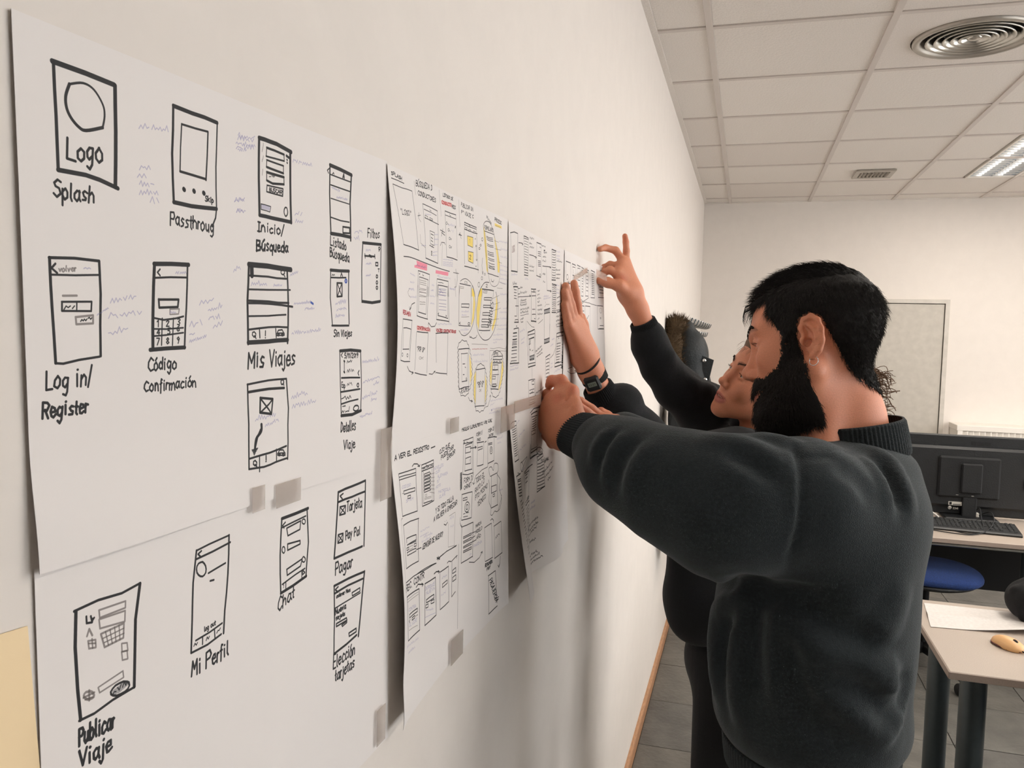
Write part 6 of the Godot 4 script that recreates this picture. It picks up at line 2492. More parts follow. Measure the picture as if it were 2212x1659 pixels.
func make_far_desk() -> void:
	var d := thing("office_desk", "pale topped desk carrying the monitor and keyboard", "desk", Vector3(1.95, 0, -4.575))
	var st := start()
	box(st, Vector3(-0.85, 0.708, -0.325), Vector3(0.85, 0.73, 0.325), 0.002)
	obj("desktop", st, M.desk, d)
	st = start()
	box(st, Vector3(-0.851, 0.7075, 0.3235), Vector3(0.851, 0.7285, 0.3275), 0.001)
	obj("edge_band", st, M.desk_edge, d)
	st = start()
	box(st, Vector3(-0.78, 0.36, -0.18), Vector3(-0.14, 0.69, -0.165), 0.003)
	tag(obj("modesty_panel", st, M.dark, d), "dark panel below the desktop", "")
	st = start()
	box(st, Vector3(-0.76, 0.682, 0.27), Vector3(-0.22, 0.696, 0.285), 0.003)
	obj("cable_rail", st, M.chrome, d)
	for x in [-0.74, -0.10, 0.78]:
		st = start(true)
		tube(st, [Vector3(x, 0.02, 0.2), Vector3(x, 0.70, 0.2)], 0.035, 20)
		tube(st, [Vector3(x, 0.02, -0.25), Vector3(x, 0.70, -0.25)], 0.03, 20)
		obj("leg", st, M.steel_dark, d)
		st = start()
		box(st, Vector3(x - 0.035, 0.0, -0.31), Vector3(x + 0.035, 0.03, 0.31), 0.006)
		obj("foot", st, M.steel_dark, d)
	# monitor, its back to the viewer
	var m := thing("monitor", "large black computer monitor seen from the back on the far desk", "monitor", Vector3(1.56, 0.73, -4.80))
	st = start()
	box(st, Vector3(-0.325, 0.012, -0.045), Vector3(0.325, 0.445, -0.012), 0.006)
	obj("screen_frame", st, M.black_plastic, m)
	st = start()
	box(st, Vector3(-0.318, 0.055, -0.02), Vector3(0.318, 0.385, 0.018), 0.014)
	obj("back_shell", st, M.black_plastic, m)
	st = start()
	box(st, Vector3(-0.16, 0.11, 0.012), Vector3(0.14, 0.335, 0.034), 0.01)
	obj("mount_cover", st, M.black_matt, m)
	st = start()
	box(st, Vector3(-0.05, 0.14, 0.03), Vector3(0.05, 0.3, 0.05), 0.006)
	box(st, Vector3(-0.035, 0.01, 0.014), Vector3(0.035, 0.16, 0.03), 0.004)
	obj("stand_neck", st, M.black_matt, m)
	st = start()
	box(st, Vector3(-0.13, 0.0, -0.09), Vector3(0.13, 0.014, 0.1), 0.006)
	obj("stand_base", st, M.black_plastic, m)
	st = start()
	for k in 16:
		box(st, Vector3(0.0 + k * 0.006, 0.395, -0.014), Vector3(0.0036 + k * 0.006, 0.415, -0.0105))
	obj("vent_slots", st, M.dark, m)
	st = start()
	box(st, Vector3(-0.1, 0.0665, 0.0175), Vector3(-0.032, 0.0865, 0.0195), 0.0005)
	var sticker := obj("asset_sticker", st, M.print_white, m)
	st = start()
	box(st, Vector3(-0.096, 0.069, 0.0194), Vector3(-0.084, 0.084, 0.0199))
	box(st, Vector3(-0.079, 0.0695, 0.0194), Vector3(-0.04, 0.0735, 0.0199))
	box(st, Vector3(-0.079, 0.0775, 0.0194), Vector3(-0.036, 0.0785, 0.0199))
	obj("sticker_print", st, M.dark, sticker)
	st = start()
	lathe(st, [Vector2(0.0, 0.001), Vector2(0.009, 0.001), Vector2(0.0095, 0.0)], Transform3D(Basis(Vector3.RIGHT, PI / 2), Vector3(-0.092, 0.052, 0.0185)), 24)
	var logo := obj("round_logo", st, M.print_white, m)
	word("hp", Vector3(-0.092, 0.0515, 0.0202), 0.0125, M.dark, logo, "logo_letters")
	word("Z24i", Vector3(-0.064, 0.051, 0.0188), 0.011, M.print_white, m, "model_name")
	st = start()
	box(st, Vector3(-0.044, 0.046, 0.018), Vector3(-0.0435, 0.057, 0.0188))
	box(st, Vector3(-0.036, 0.053, 0.018), Vector3(0.002, 0.0542, 0.0188))
	box(st, Vector3(-0.036, 0.048, 0.018), Vector3(-0.018, 0.0492, 0.0188))
	obj("small_print", st, M.steel_dark, m)
	st = start()
	box(st, Vector3(-0.07, 0.1265, 0.034), Vector3(-0.058, 0.128, 0.0345))
	box(st, Vector3(0.005, 0.1245, 0.034), Vector3(0.017, 0.127, 0.0345))
	obj("silver_marks", st, M.print_white, m)
	st = start()
	box(st, Vector3(0.01, 0.02, 0.0), Vector3(0.03, 0.042, 0.024), 0.003)
	obj("video_plug", st, M.beige_plastic, m)
	st = start()
	box(st, Vector3(0.033, 0.01, 0.0), Vector3(0.05, 0.034, 0.026), 0.003)
	obj("power_plug", st, M.print_white, m)
	st = start()   # bright metal cable clips at the side
	box(st, Vector3(0.255, 0.285, 0.018), Vector3(0.31, 0.375, 0.04), 0.01)
	box(st, Vector3(0.255, 0.17, 0.018), Vector3(0.275, 0.235, 0.035), 0.006)
	obj("side_bracket", st, M.alu, m)
	# keyboard
	var kb := thing("keyboard", "black keyboard lying behind the monitor on the far desk", "keyboard", Vector3(1.485, 0.7305, -4.505), -0.07)
	st = start()
	prism(st, PackedVector2Array([Vector2(-0.095, 0.0), Vector2(0.085, 0.0), Vector2(0.09, 0.008), Vector2(0.08, 0.014), Vector2(-0.088, 0.03), Vector2(-0.095, 0.024)]), 0.46, Transform3D(Basis(Vector3(0, 0, 1), Vector3.UP, Vector3(-1, 0, 0)), Vector3(0.23, 0, 0)))
	obj("case", st, M.black_plastic, kb)
	var cap := start()
	var o := 0.0075
	for q in [[Vector3(-o, 0, -o), Vector3(o, 0, o), Vector3(-0.0055, 0.007, -0.0055), Vector3(0.0055, 0.007, 0.0055)]]:
		var lo: Vector3 = q[0]
		var hi: Vector3 = q[1]
		var tl: Vector3 = q[2]
		var th: Vector3 = q[3]
		var b0 := [Vector3(lo.x, 0, lo.z), Vector3(lo.x, 0, hi.z), Vector3(hi.x, 0, hi.z), Vector3(hi.x, 0, lo.z)]
		var t0 := [Vector3(tl.x, 0.007, tl.z), Vector3(tl.x, 0.007, th.z), Vector3(th.x, 0.007, th.z), Vector3(th.x, 0.007, tl.z)]
		quad(cap, t0[0], t0[1], t0[2], t0[3])
		for k in 4:
			quad(cap, b0[k], b0[(k + 1) % 4], t0[(k + 1) % 4], t0[k])
	cap.generate_normals()
	var cap_mesh := cap.commit()
	for row in 6:
		for col in 21:
			if (col == 14 or col == 18) and row != 3:
				continue
			if row == 0 and col in [3, 7, 11]:
				continue
			var z := -0.072 + row * 0.0235
			var kk := put_mesh("key", cap_mesh, M.key, kb, Vector3(-0.212 + col * 0.0211, 0.0285 - (z + 0.088) * 0.095, z))
			kk.rotation.x = 0.095
	# cables
	cable("monitor_cable", "thin black cable looping from the monitor over the keyboard", [Vector3(1.59, 0.76, -4.79), Vector3(1.60, 0.80, -4.74), Vector3(1.575, 0.775, -4.60), Vector3(1.545, 0.742, -4.44), Vector3(1.48, 0.735, -4.36), Vector3(1.40, 0.735, -4.36), Vector3(1.30, 0.735, -4.40), Vector3(1.20, 0.735, -4.47)], 0.0026, M.black_matt)
	cable("keyboard_cable", "black cable curling on the far desk in front of the keyboard", [Vector3(1.61, 0.75, -4.78), Vector3(1.64, 0.79, -4.70), Vector3(1.62, 0.775, -4.55), Vector3(1.56, 0.745, -4.43), Vector3(1.49, 0.734, -4.385), Vector3(1.42, 0.734, -4.42), Vector3(1.43, 0.752, -4.50), Vector3(1.47, 0.766, -4.53)], 0.0028, M.black_matt)
	cable("white_pen", "small white stylus lying at the keyboard", [Vector3(1.37, 0.768, -4.57), Vector3(1.345, 0.785, -4.60)], 0.005, M.print_white)


func cable(called: String, label: String, pts: Array, r: float, m: Material) -> void:
	var st := start(true)
	var c: Vector3 = pts[0]
	var q := []
	for p in smooth_path(pts, 8):
		q.append(p - c)
	tube(st, q, r, 8)
	tag(obj(called, st, m, null, c), label, "cable" if called.ends_with("cable") else "pen")


func word(txt: String, at: Vector3, h: float, m: Material, parent: Node, called: String) -> void:
	var t := TextMesh.new()
	t.text = txt
	t.font_size = 32
	t.pixel_size = h / 26.0
	t.depth = 0.0004
	put_mesh(called, t, m, parent, at)


func make_near_desk() -> void:
	var d := thing("office_desk", "pale topped desk with dark oval legs at the right edge", "desk", Vector3(1.775, 0, -2.86))
	var st := start()
	box(st, Vector3(-0.80, 0.708, -0.34), Vector3(0.80, 0.73, 0.34), 0.002)
	obj("desktop", st, M.desk, d)
	st = start()
	box(st, Vector3(-0.801, 0.7075, 0.3385), Vector3(0.801, 0.7285, 0.3425), 0.001)
	box(st, Vector3(-0.8025, 0.7075, -0.34), Vector3(-0.7985, 0.7285, 0.34), 0.001)
	obj("edge_band", st, M.desk_edge, d)
	for x in [-0.70, 0.70]:
		for z in [0.2, -0.22]:
			st = start(true)
			var prof := []
			for y in [0.02, 0.70]:
				var ring := []
				for k in 28:
					var a := TAU * k / 28
					ring.append(Vector3(x + cos(a) * 0.036, y, z + sin(a) * 0.05))
				prof.append(ring)
			for k in 28:
				quad(st, prof[0][k], prof[1][k], prof[1][(k + 1) % 28], prof[0][(k + 1) % 28])
			obj("leg", st, M.steel_dark, d)
		st = start()
		box(st, Vector3(x - 0.036, 0.0, -0.33), Vector3(x + 0.036, 0.035, 0.33), 0.01)
		obj("foot", st, M.steel_dark, d)
	st = start()
	box(st, Vector3(-0.68, 0.65, -0.24), Vector3(0.68, 0.70, -0.2), 0.004)
	obj("cross_beam", st, M.steel_dark, d)
	# a loose sheet on the desk, one edge curling up
	var p := thing("loose_paper", "white paper sheet lying on the near desk, curling at one edge", "paper", Vector3(1.30, 0.7305, -2.98))
	st = start(true)
	var n := 24
	for i in n:
		for j in n:
			var c := []
			for q in [[i, j], [i + 1, j], [i + 1, j + 1], [i, j + 1]]:
				var u: float = q[0] / float(n)
				var v: float = q[1] / float(n)
				var x: float = -0.30 + u * 0.56 + (1.0 - v) * 0.03
				var z: float = -0.175 + v * (0.26 - 0.05 * u)
				var y: float = 0.0015 + 0.028 * smoothstep(0.55, 1.0, v) * smoothstep(0.15, 0.75, u) + 0.006 * exp(-pow((v - 0.52) / 0.1, 2.0)) * (1.0 - u * 0.4)
				c.append(Vector3(x, y, z))
			quad(st, c[3], c[2], c[1], c[0])
	obj("sheet", st, M.paper, p)
	# mouse
	var ms := thing("computer_mouse", "beige computer mouse with a dark wheel on the near desk", "mouse", Vector3(1.195, 0.7305, -2.79), 0.55)
	var f := []
	ell(f, Vector3(0, 0.006, 0), Vector3(0.031, 0.026, 0.052), 0.01)
	ell(f, Vector3(0, 0.006, 0.02), Vector3(0.03, 0.02, 0.036), 0.01)
	ell(f, Vector3(0, -0.3, 0), Vector3(1, 0.3, 1), 0.002, true)
	var o := fresh()
	net(f, 0.004, o)
	put_mesh("shell", finish(o), M.beige_plastic, ms)
	st = start(true)
	lathe(st, [Vector2(0.0, -0.004), Vector2(0.009, -0.004), Vector2(0.011, 0.0), Vector2(0.009, 0.004), Vector2(0.0, 0.004)], Transform3D(Basis(Vector3.BACK, PI / 2), Vector3(0, 0.0225, 0.028)), 18)
	obj("wheel", st, M.dark, ms)
	st = start()
	f = []
	ell(f, Vector3(0, 0.004, 0.002), Vector3(0.034, 0.008, 0.056), 0.01)
	ell(f, Vector3(0, -0.3, 0), Vector3(1, 0.3, 1), 0.002, true)
	o = fresh()
	net(f, 0.004, o)
	put_mesh("base", finish(o), M.maroon, ms)
	cable("mouse_cable", "dark mouse cable trailing off the near desk", [Vector3(1.222, 0.737, -2.745), Vector3(1.25, 0.734, -2.70), Vector3(1.31, 0.734, -2.67), Vector3(1.40, 0.734, -2.66), Vector3(1.5, 0.734, -2.70)], 0.0022, M.black_matt)


func make_chair(called: String, label: String, at: Vector3, turn: float, arms: bool) -> void:   # seat faces +z before turning
	var c := thing(called, label, "chair", at, turn, "blue office chairs")
	if not arms:
		c.scale.y = 1.09
	var f := []
	ell(f, Vector3(0, 0.475, 0), Vector3(0.245, 0.045, 0.235), 0.02)
	ell(f, Vector3(0, 0.47, 0.1), Vector3(0.225, 0.04, 0.15), 0.02)
	var o := fresh()
	net(f, 0.011, o)
	put_mesh("seat", finish(o), M.blue, c)
	f = []
	ell(f, Vector3(0, 0.448, 0), Vector3(0.24, 0.028, 0.23), 0.02)
	o = fresh()
	net(f, 0.011, o)
	put_mesh("seat_shell", finish(o), M.black_plastic, c)
	f = []
	ell(f, Vector3(0, 0.80, -0.255), Vector3(0.215, 0.16, 0.04), 0.02)
	ell(f, Vector3(0, 0.72, -0.25), Vector3(0.205, 0.1, 0.038), 0.04)
	o = fresh()
	net(f, 0.01, o)
	put_mesh("backrest", finish(o), M.blue, c)
	f = []
	ell(f, Vector3(0, 0.79, -0.282), Vector3(0.22, 0.165, 0.026), 0.02)
	o = fresh()
	net(f, 0.01, o)
	put_mesh("back_shell", finish(o), M.black_plastic, c)
	var st := start(true)
	tube(st, smooth_path([Vector3(0, 0.43, -0.12), Vector3(0, 0.44, -0.27), Vector3(0, 0.56, -0.315), Vector3(0, 0.76, -0.3)], 6), 0.022, 12)
	obj("back_stem", st, M.black_plastic, c)
	for s in ([-1.0, 1.0] if arms else []):
		st = start(true)
		tube(st, smooth_path([Vector3(s * 0.2, 0.44, 0.02), Vector3(s * 0.275, 0.47, 0.02), Vector3(s * 0.285, 0.62, -0.02), Vector3(s * 0.285, 0.665, 0.02), Vector3(s * 0.285, 0.67, 0.14)], 6), 0.014, 10)
		obj("armrest", st, M.black_plastic, c)
	st = start(true)
	tube(st, [Vector3(0, 0.1, 0), Vector3(0, 0.3, 0), Vector3(0, 0.3, 0), Vector3(0, 0.44, 0)], [0.026, 0.026, 0.016, 0.016], 16)
	obj("gas_column", st, M.black_matt, c)
	for k in 5:
		var a := TAU * k / 5.0 + 0.2
		var d := Vector3(cos(a), 0, sin(a))
		st = start(true)
		tube(st, [Vector3(0, 0.12, 0), d * 0.15 + Vector3(0, 0.105, 0), d * 0.29 + Vector3(0, 0.075, 0)], [0.03, 0.022, 0.016], 10)
		obj("base_arm", st, M.black_plastic, c)
		st = start(true)
		var wx := Transform3D(Basis(Quaternion(Vector3.UP, d.cross(Vector3.UP))), d * 0.29 + Vector3(0, 0.028, 0))
		lathe(st, [Vector2(0.0, -0.02), Vector2(0.024, -0.02), Vector2(0.028, -0.014), Vector2(0.028, 0.014), Vector2(0.024, 0.02), Vector2(0.0, 0.02)], wx, 18)
		obj("castor", st, M.black_matt, c)


func make_backpack() -> void:   # dark bag slumped on the far side of the near desk
	var b := thing("dark_jacket", "black jacket heaped at the far edge of the near desk", "jacket", Vector3(1.36, 0.7335, -3.11))
	var f := []
	ell(f, Vector3(0.0, 0.06, 0.0), Vector3(0.085, 0.075, 0.09), 0.03)
	ell(f, Vector3(0.07, 0.095, -0.01), Vector3(0.09, 0.09, 0.08), 0.03)
	ell(f, Vector3(0.09, 0.04, 0.08), Vector3(0.075, 0.055, 0.07), 0.03)
	ell(f, Vector3(0.18, 0.07, 0.02), Vector3(0.1, 0.085, 0.09), 0.03)
	cone(f, Vector3(-0.06, 0.10, 0.02), 0.018, Vector3(0.06, 0.17, 0.0), 0.02, 0.02)
	cone(f, Vector3(-0.04, 0.02, 0.06), 0.02, Vector3(0.05, 0.03, 0.13), 0.02, 0.02)
	for e in [[Vector3(-0.07, 0.07, 0.06), Vector3(0.0, 0.12, 0.07), Vector3(0.07, 0.17, 0.04), 0.012], [Vector3(-0.06, 0.03, 0.08), Vector3(0.02, 0.07, 0.09), Vector3(0.09, 0.11, 0.08), -0.014], [Vector3(-0.02, 0.02, 0.1), Vector3(0.05, 0.05, 0.12), Vector3(0.13, 0.09, 0.1), 0.012], [Vector3(0.06, 0.17, 0.05), Vector3(0.12, 0.13, 0.08), Vector3(0.18, 0.1, 0.1), -0.012], [Vector3(-0.08, 0.1, 0.0), Vector3(-0.03, 0.14, 0.02), Vector3(0.02, 0.17, 0.0), -0.01]]:
		fold_line(f, [e[0], e[1], e[2]], e[3], 0.035)
	ell(f, Vector3(0, -0.5, 0), Vector3(2, 0.5, 2), 0.006, true)
	var o := fresh()
	net(f, 0.006, o)
	put_mesh("folds", finish(o), M.trousers, b)


# ---------------------------------------------------------------- coat on its hooks

func make_coats() -> void:
	var r := thing("coat_rack", "long wall rail of chrome coat hooks behind the hanging parka", "coat rack", Vector3(0.0, 1.72, -5.3))
	var st := start()
	box(st, Vector3(0.0, -0.035, -1.3), Vector3(0.018, 0.035, 1.25), 0.003)
	obj("rail", st, M.white_metal, r)
	for k in 26:
		var z := -1.24 + k * 0.096
		st = start(true)
		tube(st, smooth_path([Vector3(0.018, 0.02, z), Vector3(0.05, 0.012, z), Vector3(0.085, 0.02, z), Vector3(0.1, 0.05, z)], 5), 0.0045, 8)
		tube(st, smooth_path([Vector3(0.018, -0.01, z), Vector3(0.04, -0.045, z), Vector3(0.065, -0.045, z), Vector3(0.075, -0.015, z)], 5), 0.004, 8)
		tag(obj("hook", st, M.chrome if k % 3 else M.steel_dark, r), "", "")
	var c := thing("hooded_parka", "dark hooded parka with brown fur trim hanging from the hooks", "coat", Vector3(0.09, 1.3, -3.85))
	var home := Transform3D(Basis(), -c.position)
	var f := []
	chain(f, [Vector3(0.0808, 1.7064, -3.9670), Vector3(0.0961, 1.5991, -3.9640), Vector3(0.1177, 1.4427, -3.9595)], [0.052, 0.085, 0.1], 0.05)
	ell(f, Vector3(0.1324, 1.5771, -3.9939), Vector3(0.055, 0.11, 0.09), 0.04)
	ell(f, Vector3(0.1187, 1.2838, -3.9696), Vector3(0.10, 0.2, 0.16), 0.06)
	ell(f, Vector3(0.1294, 0.9235, -3.9478), Vector3(0.10, 0.32, 0.18), 0.06)
	chain(f, [Vector3(0.1643, 1.4012, -3.9388), Vector3(0.1816, 1.0901, -3.9223), Vector3(0.1894, 0.8011, -3.9046)], [0.055, 0.06, 0.05], 0.03)
	chain(f, [Vector3(0.0976, 1.4410, -3.7865), Vector3(0.1000, 1.1750, -3.7479), Vector3(0.1143, 0.8932, -3.7535)], [0.06, 0.06, 0.05], 0.03)
	for e in [[Vector3(0.1480, 1.3839, -3.8598), Vector3(0.1505, 1.1696, -3.8144), Vector3(0.1678, 0.9533, -3.8045), -0.02], [Vector3(0.1189, 1.3430, -3.8068), Vector3(0.1292, 1.1301, -3.7742), Vector3(0.1411, 0.9113, -3.7834), 0.015], [Vector3(0.1703, 1.4268, -3.8902), Vector3(0.1954, 1.2540, -3.8646), Vector3(0.2003, 1.0357, -3.8510), 0.012]]:
		fold_line(f, [e[0], e[1], e[2]], e[3], 0.05)
	cone(f, Vector3(0.0562, 1.7306, -3.8258), 0.03, Vector3(0.0873, 1.3847, -3.8109), 0.045, 0.03, true)
	ell(f, Vector3(-0.5, 1.3, -3.85), Vector3(0.505, 3, 3), 0.004, true)
	var o := fresh()
	net(f, 0.01, o, home)
	put_mesh("shell", finish(o), M.coat, c)
	st = start()
	var col := PackedVector2Array([Vector2(0, 0), Vector2(0.075, -0.028), Vector2(0.055, -0.13), Vector2(0.035, -0.2), Vector2(-0.01, -0.2)])
	prism(st, col, 0.03, Transform3D(Basis(), home * Vector3(0.1532, 1.5927, -3.9279)))
	var flap := obj("collar_flap", st, M.coat, c)
	for q in [Vector3(0.1842, 1.5614, -3.8931), Vector3(0.1921, 1.4718, -3.8892)]:
		st = start(true)
		lathe(st, [Vector2(0.0, 0.004), Vector2(0.008, 0.003), Vector2(0.01, 0.0)], Transform3D(Basis(Vector3.RIGHT, PI / 2), home * q), 14)
		obj("snap", st, M.chrome, flap)
	# fur trim: a soft core with thousands of fine hairs
	f = []
	chain(f, [Vector3(0.0293, 1.7266, -3.8907), Vector3(0.0520, 1.7313, -3.8768), Vector3(0.0729, 1.7362, -3.8832)], [0.026, 0.034, 0.022], 0.02)
	chain(f, [Vector3(0.0338, 1.7201, -3.8916), Vector3(0.0459, 1.6321, -3.8891), Vector3(0.0628, 1.5332, -3.8871), Vector3(0.0792, 1.4453, -3.8858)], [0.034, 0.036, 0.03, 0.02], 0.02)
	o = fresh()
	net(f, 0.007, o, home)
	put_mesh("fur_trim", finish(o), M.fur, c)
	var rng := RandomNumberGenerator.new()
	rng.seed = 9
	st = start()
	strands(st, o, 2600, func(_w: Vector3, n: Vector3): return (n * 0.75 + Vector3(0.1, 0.35, 0.2)).normalized() * 0.026, 0.0009, rng)
	obj("fur_hairs", st, M.fur, c).set_meta("kind", "stuff")


# ---------------------------------------------------------------- blended bodies: distance fields meshed as surface nets

class Prim:
	var ell := false
	var cut := false
	var k := 0.0
	var a := Vector3.ZERO
	var ba := Vector3.ZERO
	var inv := 0.0
	var ra := 0.0
	var dr := 0.0
	var bi := Basis()
	var r := Vector3.ONE
	var path := PackedVector3Array()   # a fold: raises (or sinks) the surface along this line
	var amp := 0.0
	var share := 0.0
	func at(p: Vector3) -> float:
		if amp != 0.0:
			var best := 9.0
			var n := path.size() - 1
			for i in n:
				var ab := path[i + 1] - path[i]
				var ap := p - path[i]
				var u := clampf(ap.dot(ab) / ab.length_squared(), 0.0, 1.0)
				var e := (ap - ab * u).length()
				if e < best:
					best = e
					share = (i + u) / n
			return best
		if ell:
			var s := (bi * (p - a)) / r
			var k0 := s.length()
			var k1 := (s / r).length()
			return k0 * (k0 - 1.0) / k1 if k1 > 0.000001 else -minf(r.x, minf(r.y, r.z))
		var pa := p - a
		var h := clampf(pa.dot(ba) * inv, 0.0, 1.0)
		return (pa - ba * h).length() - (ra + dr * h)


func cone(list: Array, a: Vector3, ra: float, b: Vector3, rb: float, k := 0.01, cut := false) -> void:
	var q := Prim.new()
	q.a = a
	q.ba = b - a
	q.inv = 1.0 / maxf(q.ba.length_squared(), 1e-9)
	q.ra = ra
	q.dr = rb - ra
	q.k = k
	q.cut = cut
	list.append(q)


func chain(list: Array, pts: Array, radii: Array, k := 0.01, cut := false) -> void:
	for i in pts.size() - 1:
		cone(list, pts[i], radii[i], pts[i + 1], radii[i + 1], k, cut)


func ell(list: Array, c: Vector3, r: Vector3, k := 0.01, cut := false, b := Basis()) -> void:
	var q := Prim.new()
	q.ell = true
	q.a = c
	q.r = r
	q.k = k
	q.cut = cut
	q.bi = b.inverse()
	list.append(q)


func fold_line(list: Array, pts: Array, amp: float, width: float) -> void:
	var q := Prim.new()
	q.path = PackedVector3Array(pts)
	q.a = pts[0]
	q.amp = amp
	q.k = width
	list.append(q)


func field(list: Array, p: Vector3) -> float:
	var d := 1.0
	for q: Prim in list:
		var e := q.at(p)
		if q.amp != 0.0:
			if e < q.k:
				var w := 1.0 - (e / q.k) * (e / q.k)
				d -= q.amp * w * w * minf(1.0, 0.15 + 3.2 * minf(q.share, 1.0 - q.share))
			continue
		var h := maxf(q.k - absf(d + e if q.cut else d - e), 0.0)
		if q.cut:
			d = maxf(d, -e) + h * h * 0.25 / q.k
		else:
			d = minf(d, e) - h * h * 0.25 / q.k
	return d


func bounds(list: Array) -> AABB:
	var bb := AABB(list[0].a, Vector3.ZERO)
	for q: Prim in list:
		if q.cut or q.amp != 0.0:
			continue
		if q.ell:
			var m := maxf(q.r.x, maxf(q.r.y, q.r.z))
			if absf(q.bi.x.x) > 0.999 and absf(q.bi.y.y) > 0.999:
				bb = bb.merge(AABB(q.a - q.r, q.r * 2))
			else:
				bb = bb.merge(AABB(q.a - Vector3.ONE * m, Vector3.ONE * m * 2))
		else:
			bb = bb.merge(AABB(q.a - Vector3.ONE * q.ra, Vector3.ONE * q.ra * 2))
			var rb := q.ra + q.dr
			bb = bb.merge(AABB(q.a + q.ba - Vector3.ONE * rb, Vector3.ONE * rb * 2))
	return bb


# Adds the surface of a field to the arrays in "out" (v: places, n: normals, i: indices, c: colours).
func net(list: Array, cell: float, out: Dictionary, xf := Transform3D(), paint = null, bb := AABB()) -> void:
	if bb.size == Vector3.ZERO:
		bb = bounds(list)
	bb = bb.grow(cell * 3)
	var B := 6
	var bx := int(ceil(bb.size.x / cell / B))
	var by := int(ceil(bb.size.y / cell / B))
	var bz := int(ceil(bb.size.z / cell / B))
	var nx := bx * B + 1
	var ny := by * B + 1
	var nz := bz * B + 1
	var val := PackedFloat32Array()
	val.resize(nx * ny * nz)
	val.fill(99.0)
	var vid := PackedInt32Array()
	vid.resize(nx * ny * nz)
	vid.fill(-1)
	var live: Array[Vector3i] = []
	var half := cell * B * 0.5
	var hd := half * 1.7321
	var sy := nx
	var sz := nx * ny
	var slack := 0.002
	for q: Prim in list:
		slack = maxf(slack, absf(q.amp))
	var todo: Array = []   # blocks with the shapes that can matter there, sorted out in large cubes first
	var S := 4
	for kz in range(0, bz, S):
		for ky in range(0, by, S):
			for kx in range(0, bx, S):
				var c := bb.position + (Vector3(kx, ky, kz) + Vector3.ONE * S * 0.5) * (cell * B)
				var big := hd * S
				var d0 := field(list, c)
				if absf(d0) > big * 1.35 + slack:
					continue
				var few := []
				for q: Prim in list:
					var e := q.at(c)
					if (q.cut or q.amp != 0.0) and e < big * 1.4 + q.k or (not q.cut and q.amp == 0.0 and e < d0 + big * 2.6 + q.k):
						few.append(q)
				for z in range(kz, mini(kz + S, bz)):
					for y in range(ky, mini(ky + S, by)):
						for x in range(kx, mini(kx + S, bx)):
							todo.append([x, y, z, few])
	for job in todo:
				var kx: int = job[0]
				var ky: int = job[1]
				var kz: int = job[2]
				var some: Array = job[3]
				var c := bb.position + Vector3(kx + 0.5, ky + 0.5, kz + 0.5) * (cell * B)
				var ds := PackedFloat32Array()
				var d := 1.0
				for q: Prim in some:
					var e := q.at(c)
					ds.append(e)
					if q.amp != 0.0:
						continue
					var h := maxf(q.k - absf(d + e if q.cut else d - e), 0.0)
					if q.cut:
						d = maxf(d, -e) + h * h * 0.25 / q.k
					else:
						d = minf(d, e) - h * h * 0.25 / q.k
				if absf(d) > hd * 1.35 + slack:
					continue
				var near := []
				for m in some.size():
					var q: Prim = some[m]
					if (q.cut or q.amp != 0.0) and ds[m] < hd * 1.4 + q.k or (not q.cut and q.amp == 0.0 and ds[m] < d + hd * 2.6 + q.k):
						near.append(q)
				live.append(Vector3i(kx, ky, kz))
				for z in range(kz * B, kz * B + B + 1):
					for y in range(ky * B, ky * B + B + 1):
						var at := kx * B + y * sy + z * sz
						for x in range(kx * B, kx * B + B + 1):
							if val[at] > 98.0:
								val[at] = field(near, bb.position + Vector3(x, y, z) * cell)
							at += 1
	var v: PackedVector3Array = out.v
	var col: PackedColorArray = out.c
	var base := v.size()
	var off := [0, 1, sy, sy + 1, sz, sz + 1, sz + sy, sz + sy + 1]
	var corner := [Vector3(0, 0, 0), Vector3(1, 0, 0), Vector3(0, 1, 0), Vector3(1, 1, 0), Vector3(0, 0, 1), Vector3(1, 0, 1), Vector3(0, 1, 1), Vector3(1, 1, 1)]
	var edges := [0, 1, 2, 3, 4, 5, 6, 7, 0, 2, 1, 3, 4, 6, 5, 7, 0, 4, 1, 5, 2, 6, 3, 7]
	var cells := PackedInt32Array()
	for b in live:
		for z in range(b.z * B, b.z * B + B):
			for y in range(b.y * B, b.y * B + B):
				var at := b.x * B + y * sy + z * sz - 1
				for x in range(b.x * B, b.x * B + B):
					at += 1
					var inside := 0
					var g := PackedFloat32Array()
					for o: int in off:
						var w := val[at + o]
						g.append(w)
						if w < 0.0:
							inside += 1
					if inside == 0 or inside == 8:
						continue
					var s := Vector3.ZERO
					var n := 0
					for e in range(0, 24, 2):
						var p := g[edges[e]]
						var q := g[edges[e + 1]]
						if (p < 0.0) != (q < 0.0):
							s += corner[edges[e]].lerp(corner[edges[e + 1]], p / (p - q))
							n += 1
					var place := bb.position + (Vector3(x, y, z) + s / n) * cell
					vid[at] = v.size()
					cells.append(at)
					v.append(xf * place)
					col.append(paint.call(place) if paint != null else Color.WHITE)
	var idx: PackedInt32Array = out.i
	for at in cells:
		for axis in 3:
			var step: int = [1, sy, sz][axis]
			var u: int = [sy, sz, 1][axis]
			var w: int = [sz, 1, sy][axis]
			if at - u < 0 or at - w < 0 or at - u - w < 0:
				continue
			var p := val[at]
			var q := val[at + step]
			if (p < 0.0) == (q < 0.0):
				continue
			var a := vid[at]
			var b := vid[at - u]
			var c := vid[at - u - w]
			var d := vid[at - w]
			if a < 0 or b < 0 or c < 0 or d < 0:
				continue
			if p < 0.0:
				idx.append_array([a, c, b, a, d, c])
			else:
				idx.append_array([a, b, c, a, c, d])
	out.v = v
	out.c = col
	out.i = idx
	if not out.has("at"):
		out.at = []
	out.at.append(base)


func fresh() -> Dictionary:
	return {"v": PackedVector3Array(), "c": PackedColorArray(), "i": PackedInt32Array()}


